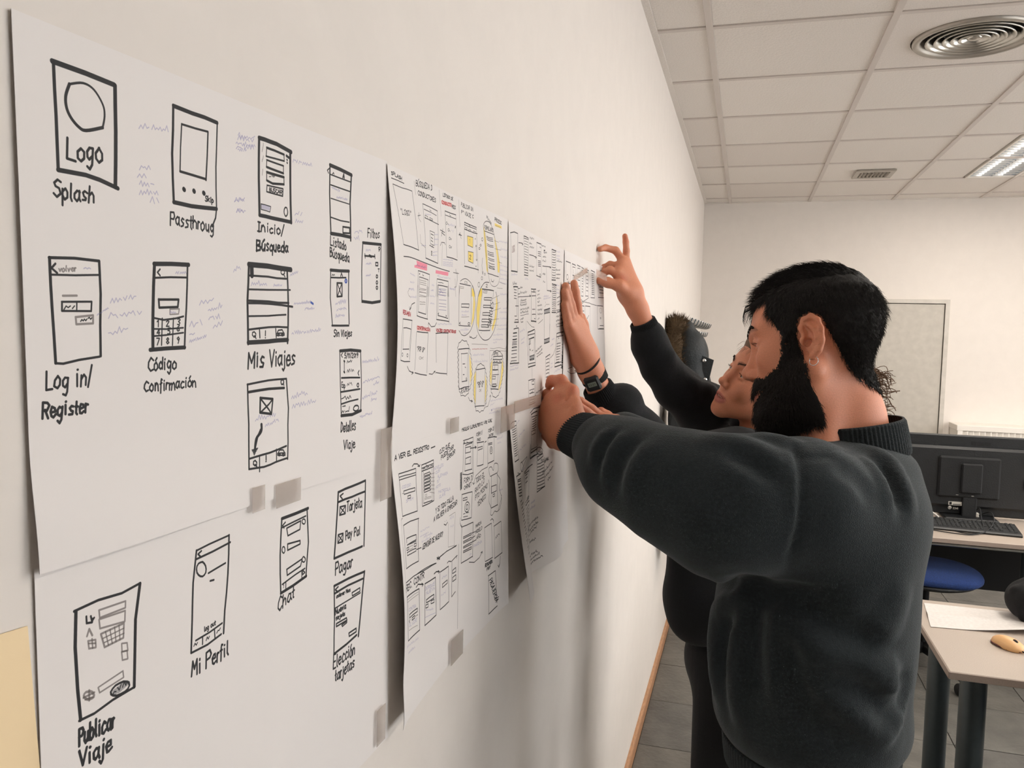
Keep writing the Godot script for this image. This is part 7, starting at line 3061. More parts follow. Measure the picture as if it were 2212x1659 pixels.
func normals(out: Dictionary) -> PackedVector3Array:
	var v: PackedVector3Array = out.v
	var idx: PackedInt32Array = out.i
	var n := PackedVector3Array()
	n.resize(v.size())
	for t in range(0, idx.size(), 3):
		var f := (v[idx[t + 2]] - v[idx[t]]).cross(v[idx[t + 1]] - v[idx[t]])
		n[idx[t]] += f
		n[idx[t + 1]] += f
		n[idx[t + 2]] += f
	for i in n.size():
		n[i] = n[i].normalized()
	return n


func finish(out: Dictionary) -> ArrayMesh:
	var arr := []
	arr.resize(Mesh.ARRAY_MAX)
	arr[Mesh.ARRAY_VERTEX] = out.v
	arr[Mesh.ARRAY_NORMAL] = normals(out)
	arr[Mesh.ARRAY_COLOR] = out.c
	arr[Mesh.ARRAY_INDEX] = out.i
	var m := ArrayMesh.new()
	m.add_surface_from_arrays(Mesh.PRIMITIVE_TRIANGLES, arr)
	return m


# A coat of hair: the part of a surface where cover > 0, pushed out along its normal.
func coat_of(src: Dictionary, from: int, upto: int, nrm: PackedVector3Array, cover: Callable, lift: Callable) -> Dictionary:
	var out := fresh()
	var map := {}
	var idx: PackedInt32Array = src.i
	var v: PackedVector3Array = src.v
	var amount := PackedFloat32Array()
	for i in range(from, upto):
		amount.append(cover.call(v[i]))
	for t in range(0, idx.size(), 3):
		if idx[t] < from or idx[t] >= upto:
			continue
		if amount[idx[t] - from] <= 0.0 and amount[idx[t + 1] - from] <= 0.0 and amount[idx[t + 2] - from] <= 0.0:
			continue
		for s in 3:
			var i := idx[t + s]
			if not map.has(i):
				map[i] = out.v.size()
				out.v.append(v[i] + lift.call(v[i], nrm[i], amount[i - from]))
				out.c.append(Color.WHITE)
			out.i.append(map[i])
	return out


# Fine tapered strands standing on a coat.
func strands(st: SurfaceTool, out: Dictionary, count: int, flow: Callable, thick: float, rng: RandomNumberGenerator) -> void:
	var n := normals(out)
	for s in count:
		var i := rng.randi() % int(out.v.size())
		var p: Vector3 = out.v[i] + Vector3(rng.randf() - 0.5, rng.randf() - 0.5, rng.randf() - 0.5) * 0.004 - n[i] * 0.002
		var d: Vector3 = flow.call(out.v[i], n[i])   # direction times length
		d = d * rng.randf_range(0.6, 1.25) + Vector3(rng.randf() - 0.5, rng.randf() - 0.5, rng.randf() - 0.5) * d.length() * 0.55
		strand(st, [p, p + d * 0.5 + n[i] * d.length() * 0.12, p + d], thick)


func strand(st: SurfaceTool, pts: Array, thick: float) -> void:
	var t: Vector3 = (pts[-1] - pts[0]).normalized()
	var a := t.cross(Vector3(0.3, 0.8, 0.5)).normalized() * thick
	var b := t.cross(a)
	var ring := [a, b * 0.87 - a * 0.5, -b * 0.87 - a * 0.5]
	var m := pts.size()
	for k in m - 1:
		var w0 := 1.0 - float(k) / (m - 1) * 0.6
		var w1 := 1.0 - float(k + 1) / (m - 1) * 0.6
		for j in 3:
			var l := (j + 1) % 3
			if k == m - 2:
				tri(st, pts[k] + ring[j] * w0, pts[k] + ring[l] * w0, pts[k + 1])
			else:
				quad(st, pts[k] + ring[j] * w0, pts[k] + ring[l] * w0, pts[k + 1] + ring[l] * w1, pts[k + 1] + ring[j] * w1)


# ---------------------------------------------------------------- people

# Head in its own frame: x ahead, y up, z to the person's right, origin midway between the ear canals.
func head_field(male: bool) -> Array:
	var f := []
	ell(f, Vector3(-0.014, 0.052, 0), Vector3(0.096, 0.084, 0.075), 0.03)
	ell(f, Vector3(0.022, 0.05, 0), Vector3(0.066, 0.068, 0.064), 0.03)
	ell(f, Vector3(0.03, -0.022, 0), Vector3(0.06, 0.078, 0.062), 0.03)
	for s in [-1.0, 1.0]:
		cone(f, Vector3(0.0, -0.045, s * 0.052), 0.018, Vector3(0.07, -0.092, s * 0.014), 0.017 if male else 0.014, 0.03)
		cone(f, Vector3(0.0835, 0.041, s * 0.012), 0.0105 if male else 0.006, Vector3(0.066, 0.042, s * 0.046), 0.011 if male else 0.008, 0.02)
		ell(f, Vector3(0.06, -0.008, s * 0.043), Vector3(0.019, 0.02, 0.017), 0.025)
	ell(f, Vector3(0.072, -0.058, 0), Vector3(0.026, 0.034, 0.033), 0.025)
	ell(f, Vector3(0.082, -0.094, 0), Vector3(0.016, 0.015, 0.019), 0.02)
	for s in [-1.0, 1.0]:
		ell(f, Vector3(0.095, 0.018, s * 0.034), Vector3(0.017, 0.0145, 0.019), 0.014, true)
	cone(f, Vector3(0.085, 0.024, 0), 0.0085, Vector3(0.1055, -0.014, 0), 0.0108 if male else 0.0095, 0.014)
	ell(f, Vector3(0.108, -0.0165, 0), Vector3(0.0115, 0.0105, 0.0105) if male else Vector3(0.0105, 0.0095, 0.0095), 0.008)
	for s in [-1.0, 1.0]:
		ell(f, Vector3(0.0985, -0.0235, s * 0.0115), Vector3(0.0105, 0.0085, 0.0075), 0.006)
		ell(f, Vector3(0.1015, -0.0315, s * 0.0078), Vector3(0.0065, 0.0048, 0.0042), 0.002, true)
	# lids: an upper and a lower fold round each eye
	for s in [-1.0, 1.0]:
		chain(f, [Vector3(0.0765, 0.0195, s * 0.0175), Vector3(0.0835, 0.0255, s * 0.026), Vector3(0.0828, 0.026, s * 0.036), Vector3(0.0735, 0.0185, s * 0.0475)], [0.003, 0.0036, 0.0036, 0.003], 0.005)
		chain(f, [Vector3(0.0765, 0.0185, s * 0.0175), Vector3(0.0815, 0.0125, s * 0.027), Vector3(0.08, 0.0125, s * 0.037), Vector3(0.0735, 0.018, s * 0.0475)], [0.003, 0.0032, 0.0032, 0.003], 0.005)
	# mouth
	for s in [-1.0, 1.0]:
		if male:
			chain(f, [Vector3(0.0985, -0.0545, 0), Vector3(0.0945, -0.0565, s * 0.013), Vector3(0.086, -0.0615, s * 0.024)], [0.0055, 0.0045, 0.0025], 0.006)
			chain(f, [Vector3(0.097, -0.067, 0), Vector3(0.0935, -0.067, s * 0.012), Vector3(0.086, -0.063, s * 0.024)], [0.0062, 0.0055, 0.0025], 0.006)
		else:
			chain(f, [Vector3(0.0985, -0.0515, 0), Vector3(0.0945, -0.0525, s * 0.014), Vector3(0.083, -0.0535, s * 0.029)], [0.0045, 0.0038, 0.0025], 0.005)
			chain(f, [Vector3(0.0955, -0.0695, 0), Vector3(0.092, -0.0675, s * 0.014), Vector3(0.082, -0.0555, s * 0.029)], [0.0055, 0.0048, 0.0025], 0.005)
	if not male:
		for s in [-1.0, 1.0]:
			cone(f, Vector3(0.1, -0.06, 0), 0.0046, Vector3(0.088, -0.0565, s * 0.024), 0.0022, 0.003, true)
			ell(f, Vector3(0.066, -0.025, s * 0.038), Vector3(0.016, 0.014, 0.014), 0.02)
	# ears
	for s in [-1.0, 1.0]:
		var z: float = s * 0.076
		var o: float = s * 0.001
		ell(f, Vector3(-0.014, 0.0, z + o * 4), Vector3(0.0175, 0.03, 0.0065), 0.006, false, Basis(Vector3.UP, s * 0.3))
		ell(f, Vector3(-0.0095, 0.003, z + o * 12), Vector3(0.0115, 0.021, 0.0095), 0.003, true, Basis(Vector3.UP, s * 0.3))
		chain(f, [Vector3(0.0, 0.004, z + o * 5), Vector3(0.003, 0.018, z + o * 6), Vector3(-0.004, 0.0305, z + o * 8), Vector3(-0.016, 0.033, z + o * 11), Vector3(-0.0255, 0.024, z + o * 13), Vector3(-0.0285, 0.009, z + o * 14), Vector3(-0.0262, -0.009, z + o * 11), Vector3(-0.019, -0.022, z + o * 8), Vector3(-0.009, -0.031, z + o * 5)], [0.0032, 0.0036, 0.004, 0.0042, 0.0042, 0.004, 0.0042, 0.005, 0.0062], 0.004)
		chain(f, [Vector3(-0.008, 0.022, z + o * 7), Vector3(-0.017, 0.01, z + o * 11), Vector3(-0.019, -0.004, z + o * 11), Vector3(-0.011, -0.015, z + o * 8)], [0.0028, 0.0036, 0.0036, 0.0034], 0.004)
		ell(f, Vector3(0.0025, -0.004, z + o * 6), Vector3(0.0048, 0.0072, 0.0052), 0.004)
		ell(f, Vector3(-0.0055, -0.006, z + o * 4), Vector3(0.0058, 0.0075, 0.011), 0.002, true)
	return f


func lin(r: int, g: int, b: int) -> Color:
	return Color8(r, g, b).srgb_to_linear()


func skin_paint(skin: Color, p: Vector3, male: bool) -> Color:   # pigment of lips, brows, cheeks
	var c := skin
	var az := absf(p.z)
	var lip := lin(186, 104, 92)
	var my := -0.061
	if p.x > 0.078:
		var d := Vector2((p.y - my) / (0.0125 if male else 0.015), az / 0.029).length()
		c = c.lerp(lip, clampf((1.08 - d) * 5.0, 0.0, 1.0) * 0.85)
	if p.x > 0.05 and p.y > 0.03 and p.y < 0.062:
		var mid := 0.0425 + (0.007 if az > 0.02 else az * 0.35) - maxf(az - 0.036, 0.0) * 0.45
		var th := (0.007 if male else 0.0045) * (1.0 - maxf(az - 0.03, 0.0) * 22.0)
		var e := absf(p.y - mid) / maxf(th, 0.001)
		if az > 0.009 and az < 0.058:
			c = c.lerp(lin(38, 28, 24), clampf((1.2 - e) * 1.4, 0.0, 1.0) * 0.45)
	return c


func brows(parent: Node3D, f: Array, xf: Transform3D, thick: float, m: Material, rng: RandomNumberGenerator) -> void:
	var st := start()
	for s in [-1.0, 1.0]:
		for k in 150:
			var u := rng.randf()
			var z := lerpf(0.011, 0.054, u)
			var y := 0.0425 + sin(minf(u * 1.25, 1.0) * PI * 0.62) * 0.0085 - maxf(u - 0.7, 0.0) * 0.022 + rng.randf_range(-1.0, 1.0) * thick * (1.0 - u * 0.6)
			var p := Vector3(0.13, y, s * z)
			for i in 40:
				var e := field(f, p)
				if e < 0.0003:
					break
				p.x -= e * 0.8
			strand(st, [xf * p, xf * (p + Vector3(0.0016, 0.0012, s * 0.0022)), xf * (p + Vector3(0.0004, 0.0012, s * 0.0052))], 0.0004)
	obj("eyebrows", st, m, parent).set_meta("kind", "stuff")


func in_outline(p: Vector2, poly: PackedVector2Array) -> float:   # signed: positive inside
	var d := 9.0
	for i in poly.size():
		d = minf(d, p.distance_to(Geometry2D.get_closest_point_to_segment(p, poly[i], poly[(i + 1) % poly.size()])))
	return d if Geometry2D.is_point_in_polygon(p, poly) else -d


func eyes(parent: Node3D, xf: Transform3D, look: Vector3) -> void:
	for s in [-1.0, 1.0]:
		var c := Vector3(0.0712, 0.0185, s * 0.0322)
		var e := SphereMesh.new()
		e.radius = 0.0123
		e.height = 0.0246
		e.radial_segments = 24
		e.rings = 14
		var st := start(true)
		st.append_from(e, 0, xf * Transform3D(Basis(), c))
		var ball := obj("eyeball", st, M.eye_white, parent)
		st = start(true)
		var q := Quaternion(Vector3.UP, look.normalized())
		lathe(st, [Vector2(0.0, 0.01255), Vector2(0.003, 0.0123), Vector2(0.0062, 0.0109)], xf * Transform3D(Basis(q), c), 20)
		obj("iris", st, M.iris, ball)
		st = start()
		for k in 9:   # lashes along the upper lid
			var u := k / 8.0
			var r0 := Vector3(0.0775, 0.0205, s * 0.019).lerp(Vector3(0.0755, 0.0185, s * 0.047), u) + Vector3(0.0085, 0.0045, 0) * sin(u * PI)
			strand(st, [xf * r0, xf * (r0 + Vector3(0.004, -0.0005, s * (u - 0.3) * 0.004)), xf * (r0 + Vector3(0.0075, 0.003, s * (u - 0.3) * 0.008))], 0.00055)
		obj("lashes", st, M.lash, ball)


func hand_paint(skin: Color, pink: Array, p: Vector3) -> Color:
	var c := skin
	for q in pink:
		c = c.lerp(lin(206, 96, 72), clampf(1.0 - p.distance_to(q) / 0.016, 0.0, 1.0) * 0.55)
	return c


func ribbed_band(a: Vector3, b: Vector3, ra: float, rb: float, ribs: int, thick := 0.003, flat_u := Vector3.ZERO, squash := 1.0) -> SurfaceTool:   # a knitted band round the axis a-b
	var st := start(true)
	var t := (b - a).normalized()
	var u := (flat_u - t * flat_u.dot(t)).normalized() if flat_u != Vector3.ZERO else t.cross(Vector3.UP).normalized()
	var w := t.cross(u)
	var n := ribs * 4
	var prof := [[0.0, -thick], [0.0, 0.0], [0.08, 0.0014], [0.5, 0.002], [0.92, 0.0012], [1.0, -0.0005], [1.0, -thick]]
	var ring := []
	for e in prof:
		var row := []
		for k in n:
			var an := TAU * k / n
			var r: float = lerpf(ra, rb, e[0]) + e[1] + (0.0008 * (1.0 if k % 4 < 2 else -1.0) if e[1] >= 0.0 else 0.0)
			row.append(a.lerp(b, e[0]) + (u * cos(an) + w * sin(an) * squash) * r)
		ring.append(row)
	for i in prof.size() - 1:
		for k in n:
			var l := (k + 1) % n
			quad(st, ring[i][k], ring[i][l], ring[i + 1][l], ring[i + 1][k])
	return st


func snap(list: Array, p: Vector3, from: Vector3) -> Vector3:   # onto the surface, along the line from a point outside
	var d := (p - from).normalized()
	var q := from + d * 0.5
	for i in 60:
		var e := field(list, q)
		if e < 0.0008:
			break
		q += d * e * 0.7
	return q


func make_people() -> void:
	make_man()
	make_woman()


func make_man() -> void:
	var t := thing("person", "bearded man in a charcoal sweatshirt pressing a sheet to the wall", "person", Vector3(0.5, 0, -1.45))
	var home := Transform3D(Basis(), -t.position)
	var eye := Vector3(0.3711, 1.68, 0)   # folds were read from where the photographer stood; only used to find the near side of the cloth
	# ---- skin: head, neck, inner body, hands, one mesh
	var skin := lin(219, 142, 107)
	var out := fresh()
	var s := 1.0318
	var hb := Basis(Vector3(-0.9546, -0.2266, -0.1935), Vector3(-0.1562, 0.9335, -0.3228), Vector3(0.2538, -0.2780, -0.9265))
	var hx := Transform3D(hb.scaled_local(Vector3.ONE * s), Vector3(0.4819, 1.6552, -1.4515))
	var un := hx.affine_inverse()
	var hf := head_field(true)
	cone(hf, un * Vector3(0.5136, 1.6412, -1.4842), 0.054, un * Vector3(0.5372, 1.5402, -1.4998), 0.061, 0.035)
	cone(hf, un * Vector3(0.5372, 1.5402, -1.4998), 0.061, un * Vector3(0.5437, 1.4958, -1.4986), 0.07, 0.04)
	cone(hf, un * Vector3(0.4910, 1.5785, -1.4472), 0.028, un * Vector3(0.4962, 1.5027, -1.4226), 0.03, 0.04)
	net(hf, 0.0028, out, home * hx, func(p): return skin_paint(skin, p, true))
	var head_end: int = out.v.size()
	var inner := []
	chain(inner, [Vector3(0.5419, 1.5039, -1.4986), Vector3(0.5307, 1.4108, -1.5098)], [0.05, 0.085], 0.05)
	ell(inner, Vector3(0.5227, 1.3659, -1.4835), Vector3(0.11, 0.13, 0.15), 0.05)
	ell(inner, Vector3(0.5142, 1.1957, -1.4693), Vector3(0.12, 0.2, 0.13), 0.05)
	chain(inner, [Vector3(0.4786, 1.4383, -1.3400), Vector3(0.3452, 1.4203, -1.3000), Vector3(0.2250, 1.4528, -1.3195), Vector3(0.0940, 1.4982, -1.4254)], [0.06, 0.052, 0.045, 0.03], 0.03)
	chain(inner, [Vector3(0.5367, 1.3859, -1.6455), Vector3(0.2821, 1.3941, -1.6452), Vector3(0.1409, 1.4724, -1.6304)], [0.055, 0.045, 0.03], 0.03)
	for z in [0.1, -0.1]:
		chain(inner, [Vector3(0.51, 0.92, -1.43 + z), Vector3(0.49, 0.5, -1.43 + z), Vector3(0.53, 0.08, -1.43 + z)], [0.085, 0.06, 0.04], 0.03)
	net(inner, 0.013, out, home, func(_p): return skin)
	# left hand: back of the hand to the viewer, index and thumb pinching at the sheet, other fingers folded
	var h := []
	var wrist := Vector3(0.0963, 1.4961, -1.4228)
	chain(h, [wrist, Vector3(0.0695, 1.5052, -1.4261)], [0.03, 0.0305], 0.02)
	cone(h, Vector3(0.0695, 1.5052, -1.4261), 0.029, Vector3(0.0467, 1.5563, -1.4439), 0.019, 0.025)
	cone(h, Vector3(0.0635, 1.5018, -1.4304), 0.028, Vector3(0.0321, 1.5466, -1.4473), 0.0185, 0.025)
	cone(h, Vector3(0.0539, 1.4990, -1.4347), 0.026, Vector3(0.0230, 1.5268, -1.4506), 0.017, 0.025)
	cone(h, Vector3(0.0498, 1.4940, -1.4384), 0.024, Vector3(0.0216, 1.5022, -1.4516), 0.0165, 0.025)
	chain(h, [Vector3(0.0466, 1.5580, -1.4440), Vector3(0.0442, 1.5902, -1.4507), Vector3(0.0254, 1.5891, -1.4556), Vector3(0.0189, 1.5798, -1.4614)], [0.0135, 0.011, 0.0095, 0.0078], 0.006)          # index
	chain(h, [Vector3(0.0321, 1.5466, -1.4473), Vector3(0.0156, 1.5616, -1.4696), Vector3(0.0181, 1.5514, -1.4905), Vector3(0.0298, 1.5432, -1.4882)], [0.013, 0.011, 0.0095, 0.008], 0.005)            # middle, folded behind
	chain(h, [Vector3(0.0230, 1.5268, -1.4506), Vector3(0.0148, 1.5363, -1.4572), Vector3(0.0164, 1.5216, -1.4932), Vector3(0.0309, 1.5159, -1.4866)], [0.0125, 0.0105, 0.009, 0.008], 0.005)          # ring
	chain(h, [Vector3(0.0227, 1.5037, -1.4542), Vector3(0.0159, 1.4840, -1.4696), Vector3(0.0270, 1.4700, -1.4666), Vector3(0.0387, 1.4714, -1.4545)], [0.012, 0.0105, 0.0098, 0.0085], 0.005)          # little finger
	chain(h, [Vector3(0.0780, 1.5176, -1.4169), Vector3(0.0742, 1.5456, -1.4230), Vector3(0.0671, 1.5712, -1.4404), Vector3(0.0461, 1.5811, -1.4590)], [0.02, 0.0145, 0.0115, 0.009], 0.012)            # thumb
	cone(h, Vector3(0.0586, 1.5665, -1.4282), 0.006, Vector3(0.0700, 1.5719, -1.4309), 0.006, 0.008)
	cone(h, Vector3(0.0640, 1.5540, -1.4174), 0.0022, Vector3(0.0678, 1.5790, -1.4239), 0.0018, 0.005, true)
	for e in [[Vector3(0.0390, 1.5994, -1.4342), Vector3(0.0374, 1.5837, -1.4389)], [Vector3(0.0557, 1.5915, -1.4343), Vector3(0.0525, 1.5814, -1.4306)]]:
		cone(h, e[0], 0.0012, e[1], 0.0012, 0.003, true)
	for e in [[Vector3(0.0481, 1.5531, -1.4190), Vector3(0.0657, 1.5159, -1.4028)], [Vector3(0.0341, 1.5418, -1.4246), Vector3(0.0522, 1.5084, -1.4108)]]:
		fold_line(h, [e[0], e[1]], 0.0018, 0.012)
	fold_line(h, [Vector3(0.0625, 1.5954, -1.4303), Vector3(0.0581, 1.5822, -1.4208), Vector3(0.0512, 1.5685, -1.4189)], -0.005, 0.008)
	fold_line(h, [Vector3(0.0783, 1.5603, -1.4095), Vector3(0.0711, 1.5520, -1.4047), Vector3(0.0648, 1.5383, -1.4041)], -0.003, 0.008)
	fold_line(h, [Vector3(0.0390, 1.5966, -1.4382), Vector3(0.0425, 1.5823, -1.4361)], -0.003, 0.006)
	fold_line(h, [Vector3(0.0134, 1.5178, -1.4399), Vector3(0.0331, 1.5039, -1.4186), Vector3(0.0410, 1.4875, -1.4166)], -0.003, 0.012)
	var pink_left := [Vector3(0.0468, 1.5926, -1.4391), Vector3(0.0703, 1.5754, -1.4291), Vector3(0.0253, 1.5895, -1.4483), Vector3(0.0447, 1.5575, -1.4257), Vector3(0.0310, 1.5368, -1.4307)]
	net(h, 0.0026, out, home, func(p): return hand_paint(skin, pink_left, p))
	# right hand: reaching past the left wrist
	h = []
	chain(h, [Vector3(0.1515, 1.4692, -1.6228), Vector3(0.1234, 1.4856, -1.6053)], [0.03, 0.026], 0.02)
	cone(h, Vector3(0.1269, 1.4876, -1.6065), 0.024, Vector3(0.1025, 1.5087, -1.5800), 0.0125, 0.02)
	cone(h, Vector3(0.1269, 1.4831, -1.5957), 0.024, Vector3(0.1000, 1.5028, -1.5632), 0.0125, 0.02)
	cone(h, Vector3(0.1282, 1.4770, -1.6009), 0.024, Vector3(0.1033, 1.4893, -1.5789), 0.0115, 0.02)
	chain(h, [Vector3(0.1025, 1.5096, -1.5800), Vector3(0.0809, 1.5292, -1.5668), Vector3(0.0613, 1.5440, -1.5548), Vector3(0.0488, 1.5514, -1.5464)], [0.0105, 0.0096, 0.0088, 0.0076], 0.003)
	chain(h, [Vector3(0.1000, 1.5043, -1.5581), Vector3(0.0783, 1.5243, -1.5375), Vector3(0.0621, 1.5383, -1.5244), Vector3(0.0514, 1.5455, -1.5176)], [0.0108, 0.0098, 0.009, 0.0078], 0.003)
	chain(h, [Vector3(0.1033, 1.4893, -1.5789), Vector3(0.0815, 1.4998, -1.5733), Vector3(0.0680, 1.5056, -1.5645)], [0.0105, 0.0092, 0.0078], 0.003)
	chain(h, [Vector3(0.1094, 1.4759, -1.6006), Vector3(0.0903, 1.4823, -1.6007), Vector3(0.0785, 1.4845, -1.5922)], [0.0095, 0.0085, 0.0072], 0.003)
	chain(h, [Vector3(0.1201, 1.4908, -1.6256), Vector3(0.1014, 1.5073, -1.6422), Vector3(0.0889, 1.5189, -1.6341)], [0.014, 0.011, 0.009], 0.008)
	var pink_right := [Vector3(0.0494, 1.5507, -1.5309), Vector3(0.0704, 1.5354, -1.5203)]
	net(h, 0.003, out, home, func(p): return hand_paint(skin, pink_right, p))
	var body := put_mesh("body", finish(out), M.skin, t)
	eyes(t, home * hx, Vector3(0.9, -0.35, 0))
	var brow_rng := RandomNumberGenerator.new()
	brow_rng.seed = 3
	brows(t, hf, home * hx, 0.004, M.hair, brow_rng)
	# ---- hair and beard
	var nrm := normals(out)
	var back := un * home.affine_inverse()
	var hair_line := PackedVector2Array([Vector2(0.13, 0.088), Vector2(0.078, 0.087), Vector2(0.052, 0.086), Vector2(0.054, 0.062), Vector2(0.042, 0.038), Vector2(0.031, 0.01), Vector2(0.033, -0.02), Vector2(0.012, -0.01), Vector2(0.012, 0.016), Vector2(0.008, 0.038), Vector2(-0.012, 0.046), Vector2(-0.03, 0.036), Vector2(-0.037, 0.012), Vector2(-0.044, -0.01), Vector2(-0.05, -0.034), Vector2(-0.063, -0.055), Vector2(-0.09, -0.07), Vector2(-0.2, -0.06), Vector2(-0.2, 0.3), Vector2(0.2, 0.3), Vector2(0.2, 0.1)])
	var beard_line := PackedVector2Array([Vector2(0.033, 0.014), Vector2(0.039, -0.017), Vector2(0.047, -0.033), Vector2(0.062, -0.039), Vector2(0.076, -0.043), Vector2(0.088, -0.036), Vector2(0.2, -0.034), Vector2(0.2, -0.053), Vector2(0.094, -0.0535), Vector2(0.081, -0.0615), Vector2(0.094, -0.0705), Vector2(0.2, -0.072), Vector2(0.2, -0.3), Vector2(0.0, -0.3), Vector2(-0.002, -0.11), Vector2(0.006, -0.06), Vector2(0.004, -0.039), Vector2(0.01, -0.018), Vector2(0.014, 0.007), Vector2(0.018, 0.023)])
	var hair_cover := func(w: Vector3): 
		var p: Vector3 = back * w
		return in_outline(Vector2(p.x, p.y), hair_line) if absf(p.z) < 0.0775 else -1.0
	var beard_cover := func(w: Vector3):
		var p: Vector3 = back * w
		return in_outline(Vector2(p.x, p.y), beard_line) if p.y > -0.125 and absf(p.z) < 0.0775 else -1.0
	var rough := FastNoiseLite.new()
	rough.seed = 5
	rough.frequency = 60.0
	var hair_lift := func(w: Vector3, n: Vector3, a: float):
		var p: Vector3 = back * w
		var top := clampf((p.y - 0.02) / 0.1, 0.0, 1.0)
		return n * (0.0008 + (0.004 + 0.006 * top) * smoothstep(-0.003, 0.022, a) + rough.get_noise_3dv(w) * 0.003)
	var beard_lift := func(w: Vector3, n: Vector3, a: float):
		var p: Vector3 = back * w
		var low := smoothstep(-0.02, -0.09, p.y)
		var dir := (n + hb.y * -1.2 * low).normalized()
		return dir * (0.0008 + (0.003 + 0.006 * low) * smoothstep(-0.003, 0.024, a) + rough.get_noise_3dv(w) * 0.003)
	var rng := RandomNumberGenerator.new()
	rng.seed = 21
	var hair := coat_of(out, 0, head_end, nrm, hair_cover, hair_lift)
	var hm := put_mesh("hair", finish(hair), M.hair, t)
	tag(hm, "short dark cropped hair", "")
	var st := start()
	var hair_flow := func(w: Vector3, n: Vector3):
		var p: Vector3 = back * w
		var fwd := hb.x * (0.55 if p.y > 0.09 else 0.05) - hb.y * (0.1 if p.y > 0.1 else 0.75)
		return (n * 0.35 + fwd).normalized() * (0.017 if p.y > 0.05 else 0.010)
	strands(st, hair, 22000, hair_flow, 0.00034, rng)
	# the fringe that hangs forward over the forehead
	for k in 70:
		var z := rng.randf_range(-0.045, 0.05)
		var a := Vector3(0.079 - absf(z) * 0.25, 0.1 - absf(z) * 0.12, z)
		var b := a + Vector3(0.022, -0.006, 0.0)
		var l := rng.randf_range(0.5, 1.0)
		strand(st, [home * hx * a, home * hx * b, home * hx * (b + Vector3(0.006, -0.017, -0.002) * l), home * hx * (b + Vector3(0.002 + rng.randf_range(-0.004, 0.004), -0.034, -0.004) * l)], 0.00042)
	obj("hair_strands", st, M.hair, t).set_meta("kind", "stuff")
	var beard := coat_of(out, 0, head_end, nrm, beard_cover, beard_lift)
	tag(put_mesh("beard", finish(beard), M.beard, t), "full dark brown beard", "")
	st = start()
	var beard_flow := func(_w: Vector3, n: Vector3): return (n * 0.5 + hb.x * -0.1 - hb.y * 0.8).normalized() * 0.013
	strands(st, beard, 11000, beard_flow, 0.00038, rng)
	obj("beard_strands", st, M.beard, t).set_meta("kind", "stuff")
	st = start(true)
	var loop := []
	for k in 25:
		var an := TAU * k / 24.0 * 0.96 + 0.2
		loop.append(home * hx * (Vector3(-0.0095, -0.0385, -0.0825) + Vector3(sin(an) * 0.0068, cos(an) * 0.0072, sin(an) * 0.002)))
	tube(st, loop, 0.0007, 6)
	tag(obj("earring", st, M.chrome, t), "small silver hoop earring", "")
	# ---- sweatshirt
	var f := []
	ell(f, Vector3(0.5277, 1.3950, -1.4713), Vector3(0.147, 0.115, 0.2), 0.06)
	ell(f, Vector3(0.5052, 1.2877, -1.4469), Vector3(0.160, 0.2, 0.19), 0.06)
	ell(f, Vector3(0.4954, 1.1365, -1.4232), Vector3(0.163, 0.185, 0.18), 0.06)
	ell(f, Vector3(0.5041, 1.0381, -1.4189), Vector3(0.152, 0.075, 0.165), 0.05)
	chain(f, [Vector3(0.4635, 1.4226, -1.3085), Vector3(0.3461, 1.4168, -1.2739), Vector3(0.2573, 1.4384, -1.3018), Vector3(0.1829, 1.4600, -1.3443), Vector3(0.1372, 1.4825, -1.3847)], [0.105, 0.103, 0.083, 0.071, 0.054], 0.045)
	chain(f, [Vector3(0.5446, 1.4040, -1.6491), Vector3(0.3001, 1.3946, -1.6504), Vector3(0.1422, 1.4755, -1.6205)], [0.095, 0.07, 0.046], 0.05)
	ell(f, Vector3(0.5435, 1.4635, -1.4963), Vector3(0.112, 0.042, 0.115), 0.04)
	var soft := []   # cloth before its folds, to seat the folds on
	soft.append_array(f)
